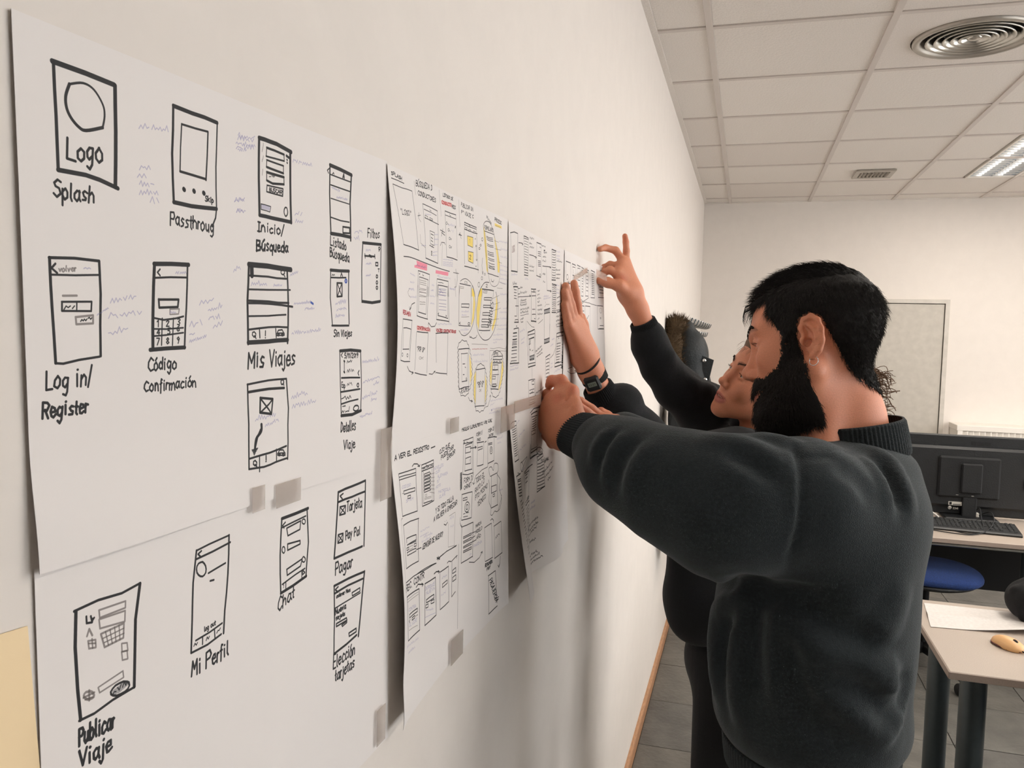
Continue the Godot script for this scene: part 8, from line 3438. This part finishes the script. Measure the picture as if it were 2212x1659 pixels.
	var folds := [   # points, height (below nought: a crease), width
		[[Vector3(0.4552, 1.2640, -1.2481), Vector3(0.4887, 1.2267, -1.2553), Vector3(0.5661, 1.1953, -1.2756), Vector3(0.6052, 1.1564, -1.3052), Vector3(0.6264, 1.1064, -1.3392)], 0.022, 0.045],
		[[Vector3(0.4725, 1.2159, -1.2498), Vector3(0.5195, 1.1609, -1.2597), Vector3(0.5694, 1.1150, -1.2710), Vector3(0.6142, 1.0656, -1.3119)], 0.020, 0.042],
		[[Vector3(0.4799, 1.1987, -1.2508), Vector3(0.5313, 1.1653, -1.2634), Vector3(0.5794, 1.1319, -1.2751), Vector3(0.6131, 1.0904, -1.3133)], -0.020, 0.040],
		[[Vector3(0.4550, 1.2880, -1.2289), Vector3(0.5001, 1.2514, -1.2499), Vector3(0.5490, 1.2212, -1.2724), Vector3(0.6059, 1.1827, -1.3176)], -0.018, 0.045],
		[[Vector3(0.4476, 1.2534, -1.2452), Vector3(0.4506, 1.1806, -1.2410), Vector3(0.4871, 1.1053, -1.2464), Vector3(0.5422, 1.0650, -1.2597)], -0.010, 0.040],
		[[Vector3(0.3610, 1.2959, -1.2960), Vector3(0.3458, 1.2461, -1.2777), Vector3(0.3460, 1.1658, -1.2618), Vector3(0.3557, 1.0996, -1.2600)], 0.016, 0.034],
		[[Vector3(0.3731, 1.3048, -1.2584), Vector3(0.3637, 1.2406, -1.2408), Vector3(0.3634, 1.1489, -1.2344)], -0.012, 0.026],
		[[Vector3(0.3868, 1.3046, -1.2519), Vector3(0.3769, 1.2537, -1.2246), Vector3(0.3770, 1.1538, -1.2178), Vector3(0.3911, 1.0890, -1.2174)], 0.014, 0.032],
		[[Vector3(0.4056, 1.3009, -1.2362), Vector3(0.4023, 1.2210, -1.2298), Vector3(0.4127, 1.1311, -1.2266)], -0.012, 0.040],
		[[Vector3(0.4293, 1.2910, -1.2425), Vector3(0.4274, 1.2186, -1.2265), Vector3(0.4463, 1.1250, -1.2359)], 0.010, 0.035],
		[[Vector3(0.3644, 1.3071, -1.2769), Vector3(0.4055, 1.3029, -1.2364), Vector3(0.4539, 1.3001, -1.2189), Vector3(0.5095, 1.2927, -1.2346)], -0.020, 0.034],
		[[Vector3(0.2988, 1.5182, -1.2933), Vector3(0.3629, 1.5191, -1.2598), Vector3(0.4099, 1.5050, -1.2307), Vector3(0.4440, 1.4787, -1.2179)], 0.012, 0.035],
		[[Vector3(0.3431, 1.5045, -1.2530), Vector3(0.3841, 1.4960, -1.2330), Vector3(0.4241, 1.4697, -1.2220)], -0.008, 0.028],
		[[Vector3(0.3832, 1.5240, -1.3182), Vector3(0.4245, 1.5230, -1.2988), Vector3(0.4567, 1.5150, -1.2659)], 0.010, 0.026],
		[[Vector3(0.4385, 1.5232, -1.2925), Vector3(0.4485, 1.5075, -1.2317), Vector3(0.4557, 1.4595, -1.2096), Vector3(0.4473, 1.3696, -1.2009), Vector3(0.4445, 1.3086, -1.2168)], -0.0065, 0.012],
		[[Vector3(0.4313, 1.5159, -1.2899), Vector3(0.4396, 1.5039, -1.2288), Vector3(0.4468, 1.4593, -1.2070), Vector3(0.4388, 1.3740, -1.1988)], 0.004, 0.018],
		[[Vector3(0.4498, 1.5075, -1.2321), Vector3(0.4826, 1.5004, -1.2724), Vector3(0.5363, 1.5043, -1.3300), Vector3(0.5717, 1.5112, -1.3826)], -0.005, 0.010],
		[[Vector3(0.5737, 1.5008, -1.4451), Vector3(0.6092, 1.4777, -1.4329), Vector3(0.6306, 1.4401, -1.4365), Vector3(0.6422, 1.3908, -1.4365)], 0.012, 0.026],
		[[Vector3(0.5803, 1.4802, -1.4038), Vector3(0.6089, 1.4452, -1.3993), Vector3(0.6215, 1.4008, -1.3999)], -0.010, 0.024],
		[[Vector3(0.5582, 1.4909, -1.3981), Vector3(0.5873, 1.4557, -1.3728), Vector3(0.6035, 1.4047, -1.3740)], 0.009, 0.024],
		[[Vector3(0.5018, 1.4877, -1.3189), Vector3(0.5412, 1.4707, -1.3083), Vector3(0.5701, 1.4291, -1.3138)], -0.008, 0.030],
		[[Vector3(0.1570, 1.5179, -1.3564), Vector3(0.1355, 1.4910, -1.3379), Vector3(0.1300, 1.4491, -1.3490)], 0.008, 0.018],
		[[Vector3(0.1723, 1.5166, -1.3399), Vector3(0.1503, 1.4871, -1.3263), Vector3(0.1424, 1.4361, -1.3361)], -0.008, 0.016],
		[[Vector3(0.1872, 1.5166, -1.3338), Vector3(0.1635, 1.4803, -1.3140), Vector3(0.1537, 1.4226, -1.3280)], 0.010, 0.022],
		[[Vector3(0.2128, 1.5110, -1.3095), Vector3(0.1867, 1.4740, -1.2890), Vector3(0.1751, 1.4173, -1.3025)], -0.007, 0.022],
		[[Vector3(0.2395, 1.5092, -1.3067), Vector3(0.2080, 1.4649, -1.2841), Vector3(0.1991, 1.4047, -1.2982)], 0.008, 0.028],
		[[Vector3(0.6327, 1.1674, -1.3557), Vector3(0.6272, 1.1309, -1.3516), Vector3(0.6429, 1.1002, -1.3749)], -0.016, 0.04],
		[[Vector3(0.5848, 1.0769, -1.2937), Vector3(0.6118, 1.0820, -1.3228), Vector3(0.6340, 1.0973, -1.3616)], 0.012, 0.025],
		[[Vector3(0.6387, 1.2938, -1.4079), Vector3(0.6119, 1.2470, -1.3551), Vector3(0.5741, 1.2067, -1.3100)], 0.009, 0.04],
		[[Vector3(0.2803, 1.4717, -1.2743), Vector3(0.3327, 1.4481, -1.2252), Vector3(0.3879, 1.4012, -1.2067)], -0.006, 0.05],
	]
	for r in folds:
		var pts := []
		for p in r[0]:
			pts.append(snap(soft, p, eye))
		fold_line(f, smooth_path(pts, 2), r[1], r[2])
	# hollow for the neck, and a flat cut at the hem
	cone(f, Vector3(0.5443, 1.5201, -1.5005), 0.083, Vector3(0.5375, 1.6089, -1.5046), 0.09, 0.006, true)
	ell(f, Vector3(0.5, 0.72, -1.4), Vector3(0.6, 0.262, 0.6), 0.012, true)
	var cloth := fresh()
	net(f, 0.0065, cloth, home)
	put_mesh("sweatshirt", finish(cloth), M.sweater, t)
	var ca := home * Vector3(0.5500, 1.4758, -1.4991)
	var cb := home * Vector3(0.5411, 1.5348, -1.4985)
	obj("collar", ribbed_band(ca, cb, 0.101, 0.0965, 84, 0.004, Vector3(-1, 0, 0), 0.95), M.rib, t)
	obj("cuff", ribbed_band(home * Vector3(0.1237, 1.4886, -1.3948), home * Vector3(0.0682, 1.4970, -1.4293), 0.046, 0.0375, 58), M.rib, t)
	obj("cuff", ribbed_band(home * Vector3(0.1444, 1.4739, -1.6190), home * Vector3(0.1244, 1.4879, -1.6110), 0.044, 0.037, 52), M.rib, t)
	var ha := home * Vector3(0.502, 1.0, -1.41)
	obj("hem_band", ribbed_band(ha, ha + Vector3(0, -0.05, 0), 0.142, 0.136, 110, 0.004, Vector3(-1, 0, 0), 1.02), M.rib, t)
	# ---- trousers and shoes
	f = []
	ell(f, Vector3(0.505, 0.92, -1.41), Vector3(0.13, 0.12, 0.14), 0.05)
	for z in [0.095, -0.1]:
		chain(f, [Vector3(0.51, 0.88, -1.42 + z), Vector3(0.48, 0.48, -1.43 + z), Vector3(0.52, 0.1, -1.43 + z)], [0.105, 0.08, 0.068], 0.03)
	ell(f, Vector3(0.5, -0.4, -1.4), Vector3(2.0, 0.445, 2.0), 0.01, true)
	cloth = fresh()
	net(f, 0.011, cloth, home)
	put_mesh("trousers", finish(cloth), M.trousers, t)
	for z in [0.095, -0.1]:
		put_mesh("shoe", shoe_mesh(), M.black_matt, t, home * Vector3(0.51, 0, -1.43 + z))


func shoe_mesh() -> ArrayMesh:   # toe towards -x
	var f := []
	cone(f, Vector3(0.05, 0.045, 0), 0.042, Vector3(-0.13, 0.035, 0), 0.036, 0.03)
	cone(f, Vector3(0.03, 0.07, 0), 0.045, Vector3(0.03, 0.11, 0), 0.045, 0.03)
	ell(f, Vector3(-0.05, -0.2, 0), Vector3(2, 0.2, 2), 0.004, true)
	var o := fresh()
	net(f, 0.009, o)
	return finish(o)


func make_woman() -> void:
	var t := thing("person", "smiling woman in a dark hoodie reaching up to tape a sheet", "person", Vector3(0.4, 0, -2.1))
	var home := Transform3D(Basis(), -t.position)
	var skin := lin(221, 146, 112)
	var out := fresh()
	var s := 0.9276
	var hb := Basis(Vector3(-0.8091, 0.2732, 0.5202), Vector3(0.3927, 0.9101, 0.1327), Vector3(-0.4372, 0.3116, -0.8437))
	var hx := Transform3D(hb.scaled_local(Vector3.ONE * s), Vector3(0.406, 1.555, -2.1039))
	var un := hx.affine_inverse()
	var hf := head_field(false)
	cone(hf, un * Vector3(0.4101, 1.5015, -2.1177), 0.045, un * Vector3(0.4053, 1.4048, -2.1305), 0.05, 0.03)
	net(hf, 0.0029, out, home * hx, func(p): return skin_paint(skin, p, false))
	var head_end: int = out.v.size()
	var inner := []
	chain(inner, [Vector3(0.4051, 1.4108, -2.1308), Vector3(0.4000, 1.3438, -2.1352)], [0.045, 0.08], 0.04)
	ell(inner, Vector3(0.3734, 1.2937, -2.1344), Vector3(0.1, 0.14, 0.14), 0.05)
	ell(inner, Vector3(0.3718, 1.0604, -2.0970), Vector3(0.11, 0.2, 0.12), 0.05)
	chain(inner, [Vector3(0.3709, 1.3755, -1.9932), Vector3(0.2032, 1.3955, -1.8937), Vector3(0.0671, 1.5455, -1.7653)], [0.05, 0.042, 0.027], 0.03)
	chain(inner, [Vector3(0.3198, 1.3978, -2.2408), Vector3(0.1857, 1.5467, -2.1495), Vector3(0.1294, 1.6822, -2.0694)], [0.05, 0.04, 0.027], 0.03)
	for z in [0.09, -0.09]:
		chain(inner, [Vector3(0.39, 0.85, -2.08 + z), Vector3(0.37, 0.48, -2.08 + z), Vector3(0.4, 0.08, -2.08 + z)], [0.08, 0.055, 0.036], 0.03)
	net(inner, 0.013, out, home, func(_p): return skin)
	# left hand flat against the wall, fingers up, seen from its edge
	var h := []
	chain(h, [Vector3(0.0673, 1.5404, -1.7650), Vector3(0.0467, 1.5978, -1.7317), Vector3(0.0344, 1.6263, -1.7165)], [0.0275, 0.0255, 0.025], 0.02)
	cone(h, Vector3(0.0298, 1.6303, -1.7081), 0.021, Vector3(0.0190, 1.6931, -1.6173), 0.0108, 0.02)
	cone(h, Vector3(0.0316, 1.6323, -1.7140), 0.0215, Vector3(0.0210, 1.7011, -1.6387), 0.0112, 0.02)
	cone(h, Vector3(0.0344, 1.6342, -1.7202), 0.0215, Vector3(0.0240, 1.7053, -1.6566), 0.0112, 0.02)
	cone(h, Vector3(0.0364, 1.6342, -1.7260), 0.021, Vector3(0.0280, 1.7038, -1.6760), 0.0112, 0.02)
	chain(h, [Vector3(0.0190, 1.6931, -1.6173), Vector3(0.0150, 1.7110, -1.6153), Vector3(0.0125, 1.7260, -1.6115), Vector3(0.0115, 1.7371, -1.6058)], [0.0095, 0.009, 0.0084, 0.0076], 0.003)
	chain(h, [Vector3(0.0210, 1.7011, -1.6387), Vector3(0.0165, 1.7292, -1.6194), Vector3(0.0130, 1.7487, -1.6106), Vector3(0.0115, 1.7624, -1.6025)], [0.0102, 0.0096, 0.009, 0.008], 0.003)
	chain(h, [Vector3(0.0240, 1.7053, -1.6566), Vector3(0.0190, 1.7374, -1.6338), Vector3(0.0150, 1.7594, -1.6178), Vector3(0.0130, 1.7739, -1.6073)], [0.0104, 0.0098, 0.0091, 0.0082], 0.003)
	chain(h, [Vector3(0.0280, 1.7039, -1.6809), Vector3(0.0250, 1.7389, -1.6709), Vector3(0.0210, 1.7659, -1.6671), Vector3(0.0180, 1.7832, -1.6647)], [0.0104, 0.0096, 0.009, 0.0081], 0.003)
	chain(h, [Vector3(0.0301, 1.6459, -1.7458), Vector3(0.0210, 1.6764, -1.7766), Vector3(0.0181, 1.6972, -1.7772), Vector3(0.0144, 1.7158, -1.7774)], [0.016, 0.012, 0.0105, 0.0085], 0.01)
	var pink_a := [Vector3(-0.0008, 1.7746, -1.6518), Vector3(0.0009, 1.7787, -1.6891), Vector3(0.0016, 1.7853, -1.7472), Vector3(0.0055, 1.7322, -1.6559), Vector3(0.0088, 1.7455, -1.6943)]
	net(h, 0.0026, out, home, func(p): return hand_paint(skin, pink_a, p))
	# right hand: thumb and index pinch a piece of tape, ring finger curls to the wall, little finger up
	h = []
	chain(h, [Vector3(0.1262, 1.6881, -2.0742), Vector3(0.1013, 1.7462, -2.0500), Vector3(0.0859, 1.7796, -2.0427)], [0.027, 0.0245, 0.0245], 0.02)
	cone(h, Vector3(0.0848, 1.7796, -2.0423), 0.024, Vector3(0.0541, 1.8312, -2.0161), 0.0145, 0.022)
	cone(h, Vector3(0.0827, 1.7845, -2.0473), 0.024, Vector3(0.0570, 1.8504, -2.0391), 0.014, 0.022)
	cone(h, Vector3(0.0808, 1.7871, -2.0521), 0.023, Vector3(0.0610, 1.8625, -2.0568), 0.013, 0.022)
	cone(h, Vector3(0.0800, 1.7897, -2.0573), 0.022, Vector3(0.0656, 1.8640, -2.0739), 0.012, 0.022)
	chain(h, [Vector3(0.0656, 1.8640, -2.0739), Vector3(0.0656, 1.8926, -2.0759), Vector3(0.0635, 1.9151, -2.0768), Vector3(0.0606, 1.9305, -2.0770)], [0.0098, 0.0088, 0.0082, 0.0072], 0.003)        # little finger, up
	chain(h, [Vector3(0.0609, 1.8649, -2.0569), Vector3(0.0416, 1.8916, -2.0532), Vector3(0.0181, 1.8969, -2.0363), Vector3(0.0083, 1.8910, -2.0121)], [0.0105, 0.0095, 0.0085, 0.0072], 0.004)      # ring, curled to the wall
	chain(h, [Vector3(0.0548, 1.8492, -2.0384), Vector3(0.0312, 1.8538, -2.0371), Vector3(0.0151, 1.8472, -2.0424), Vector3(0.0124, 1.8376, -2.0253)], [0.0105, 0.0095, 0.0085, 0.0075], 0.004)      # middle
	chain(h, [Vector3(0.0520, 1.8288, -2.0153), Vector3(0.0368, 1.8385, -2.0063), Vector3(0.0228, 1.8327, -2.0071), Vector3(0.0166, 1.8248, -2.0100)], [0.0108, 0.0098, 0.0085, 0.0075], 0.004)       # index
	chain(h, [Vector3(0.0808, 1.7808, -2.0204), Vector3(0.0623, 1.7979, -2.0005), Vector3(0.0331, 1.8064, -1.9926), Vector3(0.0147, 1.8099, -1.9771)], [0.018, 0.013, 0.0112, 0.009], 0.012)           # thumb
	var pink_b := [Vector3(0.0172, 1.8091, -1.9830), Vector3(0.0251, 1.8429, -2.0189), Vector3(0.0082, 1.8961, -2.0386), Vector3(0.0623, 1.9234, -2.0666), Vector3(0.0684, 1.8192, -2.0090)]
	net(h, 0.0027, out, home, func(p): return hand_paint(skin, pink_b, p))
	put_mesh("body", finish(out), M.skin, t)
	eyes(t, home * hx, Vector3(0.9, 0.1, 0.35))
	var brow_rng := RandomNumberGenerator.new()
	brow_rng.seed = 4
	brows(t, hf, home * hx, 0.0026, M.hair, brow_rng)
	var st := start(true)
	for k in 8:
		var z := (k - 3.5) * 0.0052
		var e := SphereMesh.new()
		e.radius = 0.0028
		e.height = 0.0075
		e.radial_segments = 8
		e.rings = 5
		st.append_from(e, 0, home * hx * Transform3D(Basis(), Vector3(0.0925 - absf(z) * absf(z) * 9.0, -0.0575, z)))
	obj("teeth", st, M.teeth, t)
	# hair pulled back into a loose curly tail
	var nrm := normals(out)
	var back := un * home.affine_inverse()
	var line := PackedVector2Array([Vector2(0.2, 0.1), Vector2(0.08, 0.092), Vector2(0.055, 0.07), Vector2(0.035, 0.03), Vector2(0.012, 0.02), Vector2(0.004, 0.036), Vector2(-0.03, 0.036), Vector2(-0.04, 0.0), Vector2(-0.05, -0.04), Vector2(-0.07, -0.06), Vector2(-0.3, -0.06), Vector2(-0.3, 0.3), Vector2(0.2, 0.3)])
	var cover := func(w: Vector3):
		var p: Vector3 = back * w
		return in_outline(Vector2(p.x, p.y), line) if absf(p.z) < 0.0775 else -1.0
	var hair := coat_of(out, 0, head_end, nrm, cover, func(_w: Vector3, n: Vector3, a: float): return n * (0.0008 + 0.014 * smoothstep(-0.003, 0.025, a)))
	tag(put_mesh("hair", finish(hair), M.curls, t), "brown hair pulled back from the face", "")
	var rng := RandomNumberGenerator.new()
	rng.seed = 33
	st = start()
	strands(st, hair, 3500, func(_w: Vector3, n: Vector3): return (n * 0.15 - hb.x).normalized() * 0.024, 0.0006, rng)
	for k in 14:   # stray hairs along the forehead
		var a := Vector3(0.074, 0.098 + rng.randf_range(-0.012, 0.004), rng.randf_range(-0.03, 0.04))
		strand(st, [home * hx * a, home * hx * (a + Vector3(0.012, -0.002, 0.0)), home * hx * (a + Vector3(0.018, -0.014, 0.003)), home * hx * (a + Vector3(0.018, -0.024, 0.004))], 0.0004)
	obj("hair_strands", st, M.curls, t).set_meta("kind", "stuff")
	st = start(true)
	var root_at := hx * Vector3(-0.105, 0.035, 0.0)
	var tail_at := Vector3(0.6845, 1.5666, -2.2959)
	for k in 420:   # curls gathered at the back of the head, falling apart into ringlets
		var o := root_at + Vector3(rng.randf_range(-0.03, 0.012), rng.randf_range(-0.045, 0.04), rng.randf_range(-0.045, 0.045))
		var e := tail_at + Vector3(rng.randf_range(-0.08, 0.066), rng.randf_range(-0.085, 0.06), rng.randf_range(-0.055, 0.055))
		var top := o.lerp(e, 0.5) + Vector3(0.0, rng.randf_range(0.005, 0.04), 0.0)
		var pts := []
		var ph := rng.randf() * TAU
		var rad := rng.randf_range(0.004, 0.011)
		for q in 41:
			var u := q / 40.0
			var c := o.lerp(top, u).lerp(top.lerp(e, u), u)
			pts.append(home * (c + Vector3(cos(ph + u * 27.0) * 0.6, cos(ph + u * 27.0), sin(ph + u * 27.0)) * rad * (0.3 + u) + Vector3(0, -0.035, 0) * u * u * u))
		tube(st, pts, rng.randf_range(0.0007, 0.0015), 4)
	tag(obj("ponytail", st, M.curls, t), "loose brown curls behind the neck", "")
	# ---- hoodie
	var f := []
	ell(f, Vector3(0.3695, 1.3261, -2.1564), Vector3(0.13, 0.13, 0.19), 0.06)
	ell(f, Vector3(0.3674, 1.1620, -2.1235), Vector3(0.16, 0.18, 0.18), 0.06)
	ell(f, Vector3(0.3566, 1.0251, -2.0692), Vector3(0.163, 0.12, 0.175), 0.05)
	cone(f, Vector3(0.2619, 1.1678, -2.0098), 0.06, Vector3(0.2764, 0.9784, -2.0009), 0.058, 0.05)
	cone(f, Vector3(0.4067, 1.3738, -2.1392), 0.075, Vector3(0.4071, 1.4167, -2.1318), 0.062, 0.04)
	chain(f, [Vector3(0.3601, 1.3721, -2.0107), Vector3(0.2168, 1.3687, -1.8958), Vector3(0.1363, 1.4542, -1.8261), Vector3(0.0973, 1.5083, -1.7924), Vector3(0.0727, 1.5329, -1.7713)], [0.09, 0.07, 0.057, 0.047, 0.034], 0.03)
	chain(f, [Vector3(0.1105, 1.5226, -1.7920), Vector3(0.1055, 1.5109, -1.7793)], [0.047, 0.046], 0.01)
	chain(f, [Vector3(0.3682, 1.4003, -2.2446), Vector3(0.2752, 1.4741, -2.2123), Vector3(0.1993, 1.5391, -2.1634), Vector3(0.1574, 1.5958, -2.1238), Vector3(0.1323, 1.6524, -2.0943), Vector3(0.1238, 1.6869, -2.0754)], [0.095, 0.074, 0.055, 0.046, 0.043, 0.032], 0.03)
	chain(f, [Vector3(0.1297, 1.6728, -2.0793), Vector3(0.1364, 1.6490, -2.0901)], [0.044, 0.043], 0.01)
	for r in [[Vector3(0.1522, 1.6533, -2.0636), Vector3(0.1764, 1.6239, -2.0895), Vector3(0.1899, 1.5877, -2.1118)], [Vector3(0.2468, 1.5531, -2.1260), Vector3(0.2814, 1.5333, -2.1555), Vector3(0.3001, 1.5047, -2.1590)], [Vector3(0.2112, 1.5762, -2.1172), Vector3(0.2409, 1.5403, -2.1338), Vector3(0.2483, 1.5042, -2.1334)]]:
		chain(f, r, [0.012, 0.017, 0.01], 0.018)
	cone(f, Vector3(0.4010, 1.3988, -2.1288), 0.056, Vector3(0.3978, 1.4757, -2.1332), 0.06, 0.006, true)
	var cloth := fresh()
	net(f, 0.0075, cloth, home)
	put_mesh("hoodie", finish(cloth), M.navy, t)
	obj("cuff", ribbed_band(home * Vector3(0.0710, 1.5340, -1.7688), home * Vector3(0.0573, 1.5624, -1.7532), 0.0355, 0.0325, 50), M.navy, t)
	obj("cuff", ribbed_band(home * Vector3(0.1249, 1.6845, -2.0766), home * Vector3(0.1136, 1.7138, -2.0639), 0.0345, 0.0315, 50), M.navy, t)
	st = start()
	lathe(st, [Vector2(0.0, 0.0014), Vector2(0.0105, 0.0012), Vector2(0.011, 0.0)], home * Transform3D(Basis(Quaternion(Vector3.UP, Vector3(-0.25, 0.75, 0.6).normalized())), Vector3(0.1114, 1.5041, -1.7555)), 20)
	tag(obj("badge", st, M.print_white, t), "small round pale badge on the sleeve", "")
	f = []
	ell(f, Vector3(0.385, 0.86, -2.08), Vector3(0.135, 0.13, 0.15), 0.05)
	for z in [0.085, -0.085]:
		chain(f, [Vector3(0.385, 0.84, -2.08 + z), Vector3(0.36, 0.48, -2.08 + z), Vector3(0.39, 0.1, -2.08 + z)], [0.105, 0.078, 0.062], 0.03)
	ell(f, Vector3(0.5, -0.4, -2.0), Vector3(2.0, 0.445, 2.0), 0.01, true)
	cloth = fresh()
	net(f, 0.012, cloth, home)
	put_mesh("trousers", finish(cloth), M.trousers, t)
	for z in [0.085, -0.085]:
		put_mesh("shoe", shoe_mesh(), M.black_matt, t, home * Vector3(0.38, 0, -2.08 + z))
	make_watch()


func make_watch() -> void:
	var a := Vector3(0.0587, 1.5678, -1.7498)
	var b := Vector3(0.0466, 1.6009, -1.7319)
	var ax := (b - a).normalized()
	var mid := (a + b) / 2
	var out_dir := (Vector3(0.0480, 1.5855, -1.6738) - mid)
	out_dir = (out_dir - ax * out_dir.dot(ax)).normalized()
	var side := ax.cross(out_dir)
	var w := thing("wrist_watch", "black digital watch with a rubber strap on the woman's wrist", "watch", mid)
	var fr := Transform3D(Basis(side, ax, out_dir), Vector3.ZERO)
	var st := start(true)
	var n := 40
	for k in n:   # strap: a flat band round the wrist
		for e in [[0.0298, -0.009, 0.0298, 0.009], [0.0298, 0.009, 0.027, 0.009], [0.0298, -0.009, 0.027, -0.009]]:
			var p := TAU * k / n
			var q := TAU * (k + 1) / n
			var c := func(an: float, r: float, y: float): return fr * Vector3(sin(an) * r, y, cos(an) * r)
			quad(st, c.call(p, e[0], e[1]), c.call(q, e[0], e[1]), c.call(q, e[2], e[3]), c.call(p, e[2], e[3]))
	obj("strap", st, M.black_matt, w)
	st = start()
	box(st, Vector3(-0.0165, -0.0175, 0.026), Vector3(0.0165, 0.0175, 0.0375), 0.004, fr)
	var cs := obj("case", st, M.black_plastic, w)
	st = start()
	box(st, Vector3(-0.0135, -0.0125, 0.0372), Vector3(0.0135, 0.0125, 0.0382), 0.0006, fr)
	obj("bezel", st, M.black_matt, cs)
	st = start()
	box(st, Vector3(-0.0095, -0.0045, 0.0378), Vector3(0.0095, 0.0065, 0.0387), 0.0004, fr)
	var face := obj("display", st, M.lcd, cs)
	var txt := TextMesh.new()
	txt.text = "12:57"
	txt.font_size = 16
	txt.pixel_size = 0.0004
	txt.depth = 0.0003
	var d := put_mesh("digits", txt, M.dark, face)
	d.transform = fr * Transform3D(Basis().scaled(Vector3(0.95, 0.95, 1)), Vector3(0, 0.001, 0.0389))
	for s in [-1.0, 1.0]:
		st = start()
		box(st, Vector3(s * 0.0165 - 0.0015, -0.008, 0.029), Vector3(s * 0.0165 + 0.0015, -0.004, 0.034), 0.0008, fr)
		obj("button", st, M.alu, cs)
	# the cord bracelet above it
	var c0 := Vector3(0.0417, 1.6112, -1.7233)
	var bx := (Vector3(0.0341, 1.6232, -1.7183) - c0).normalized()
	var u := bx.cross(Vector3.UP).normalized()
	var vv := bx.cross(u)
	var br := thing("cord_bracelet", "thin black cord bracelet above the digital watch", "bracelet", c0)
	st = start(true)
	var loop := []
	for k in 33:
		var an := TAU * k / 32.0
		loop.append((u * cos(an) + vv * sin(an)) * 0.0282 + bx * 0.006 * cos(an + 0.6))
	tube(st, loop, 0.0024, 8, false)
	obj("cord", st, M.black_matt, br)
	st = start(true)
	tube(st, [(u * 0.6 + vv * 0.8) * 0.029, (u * 0.6 + vv * 0.8) * 0.0335], 0.0026, 8)
	obj("clasp", st, M.chrome, br)
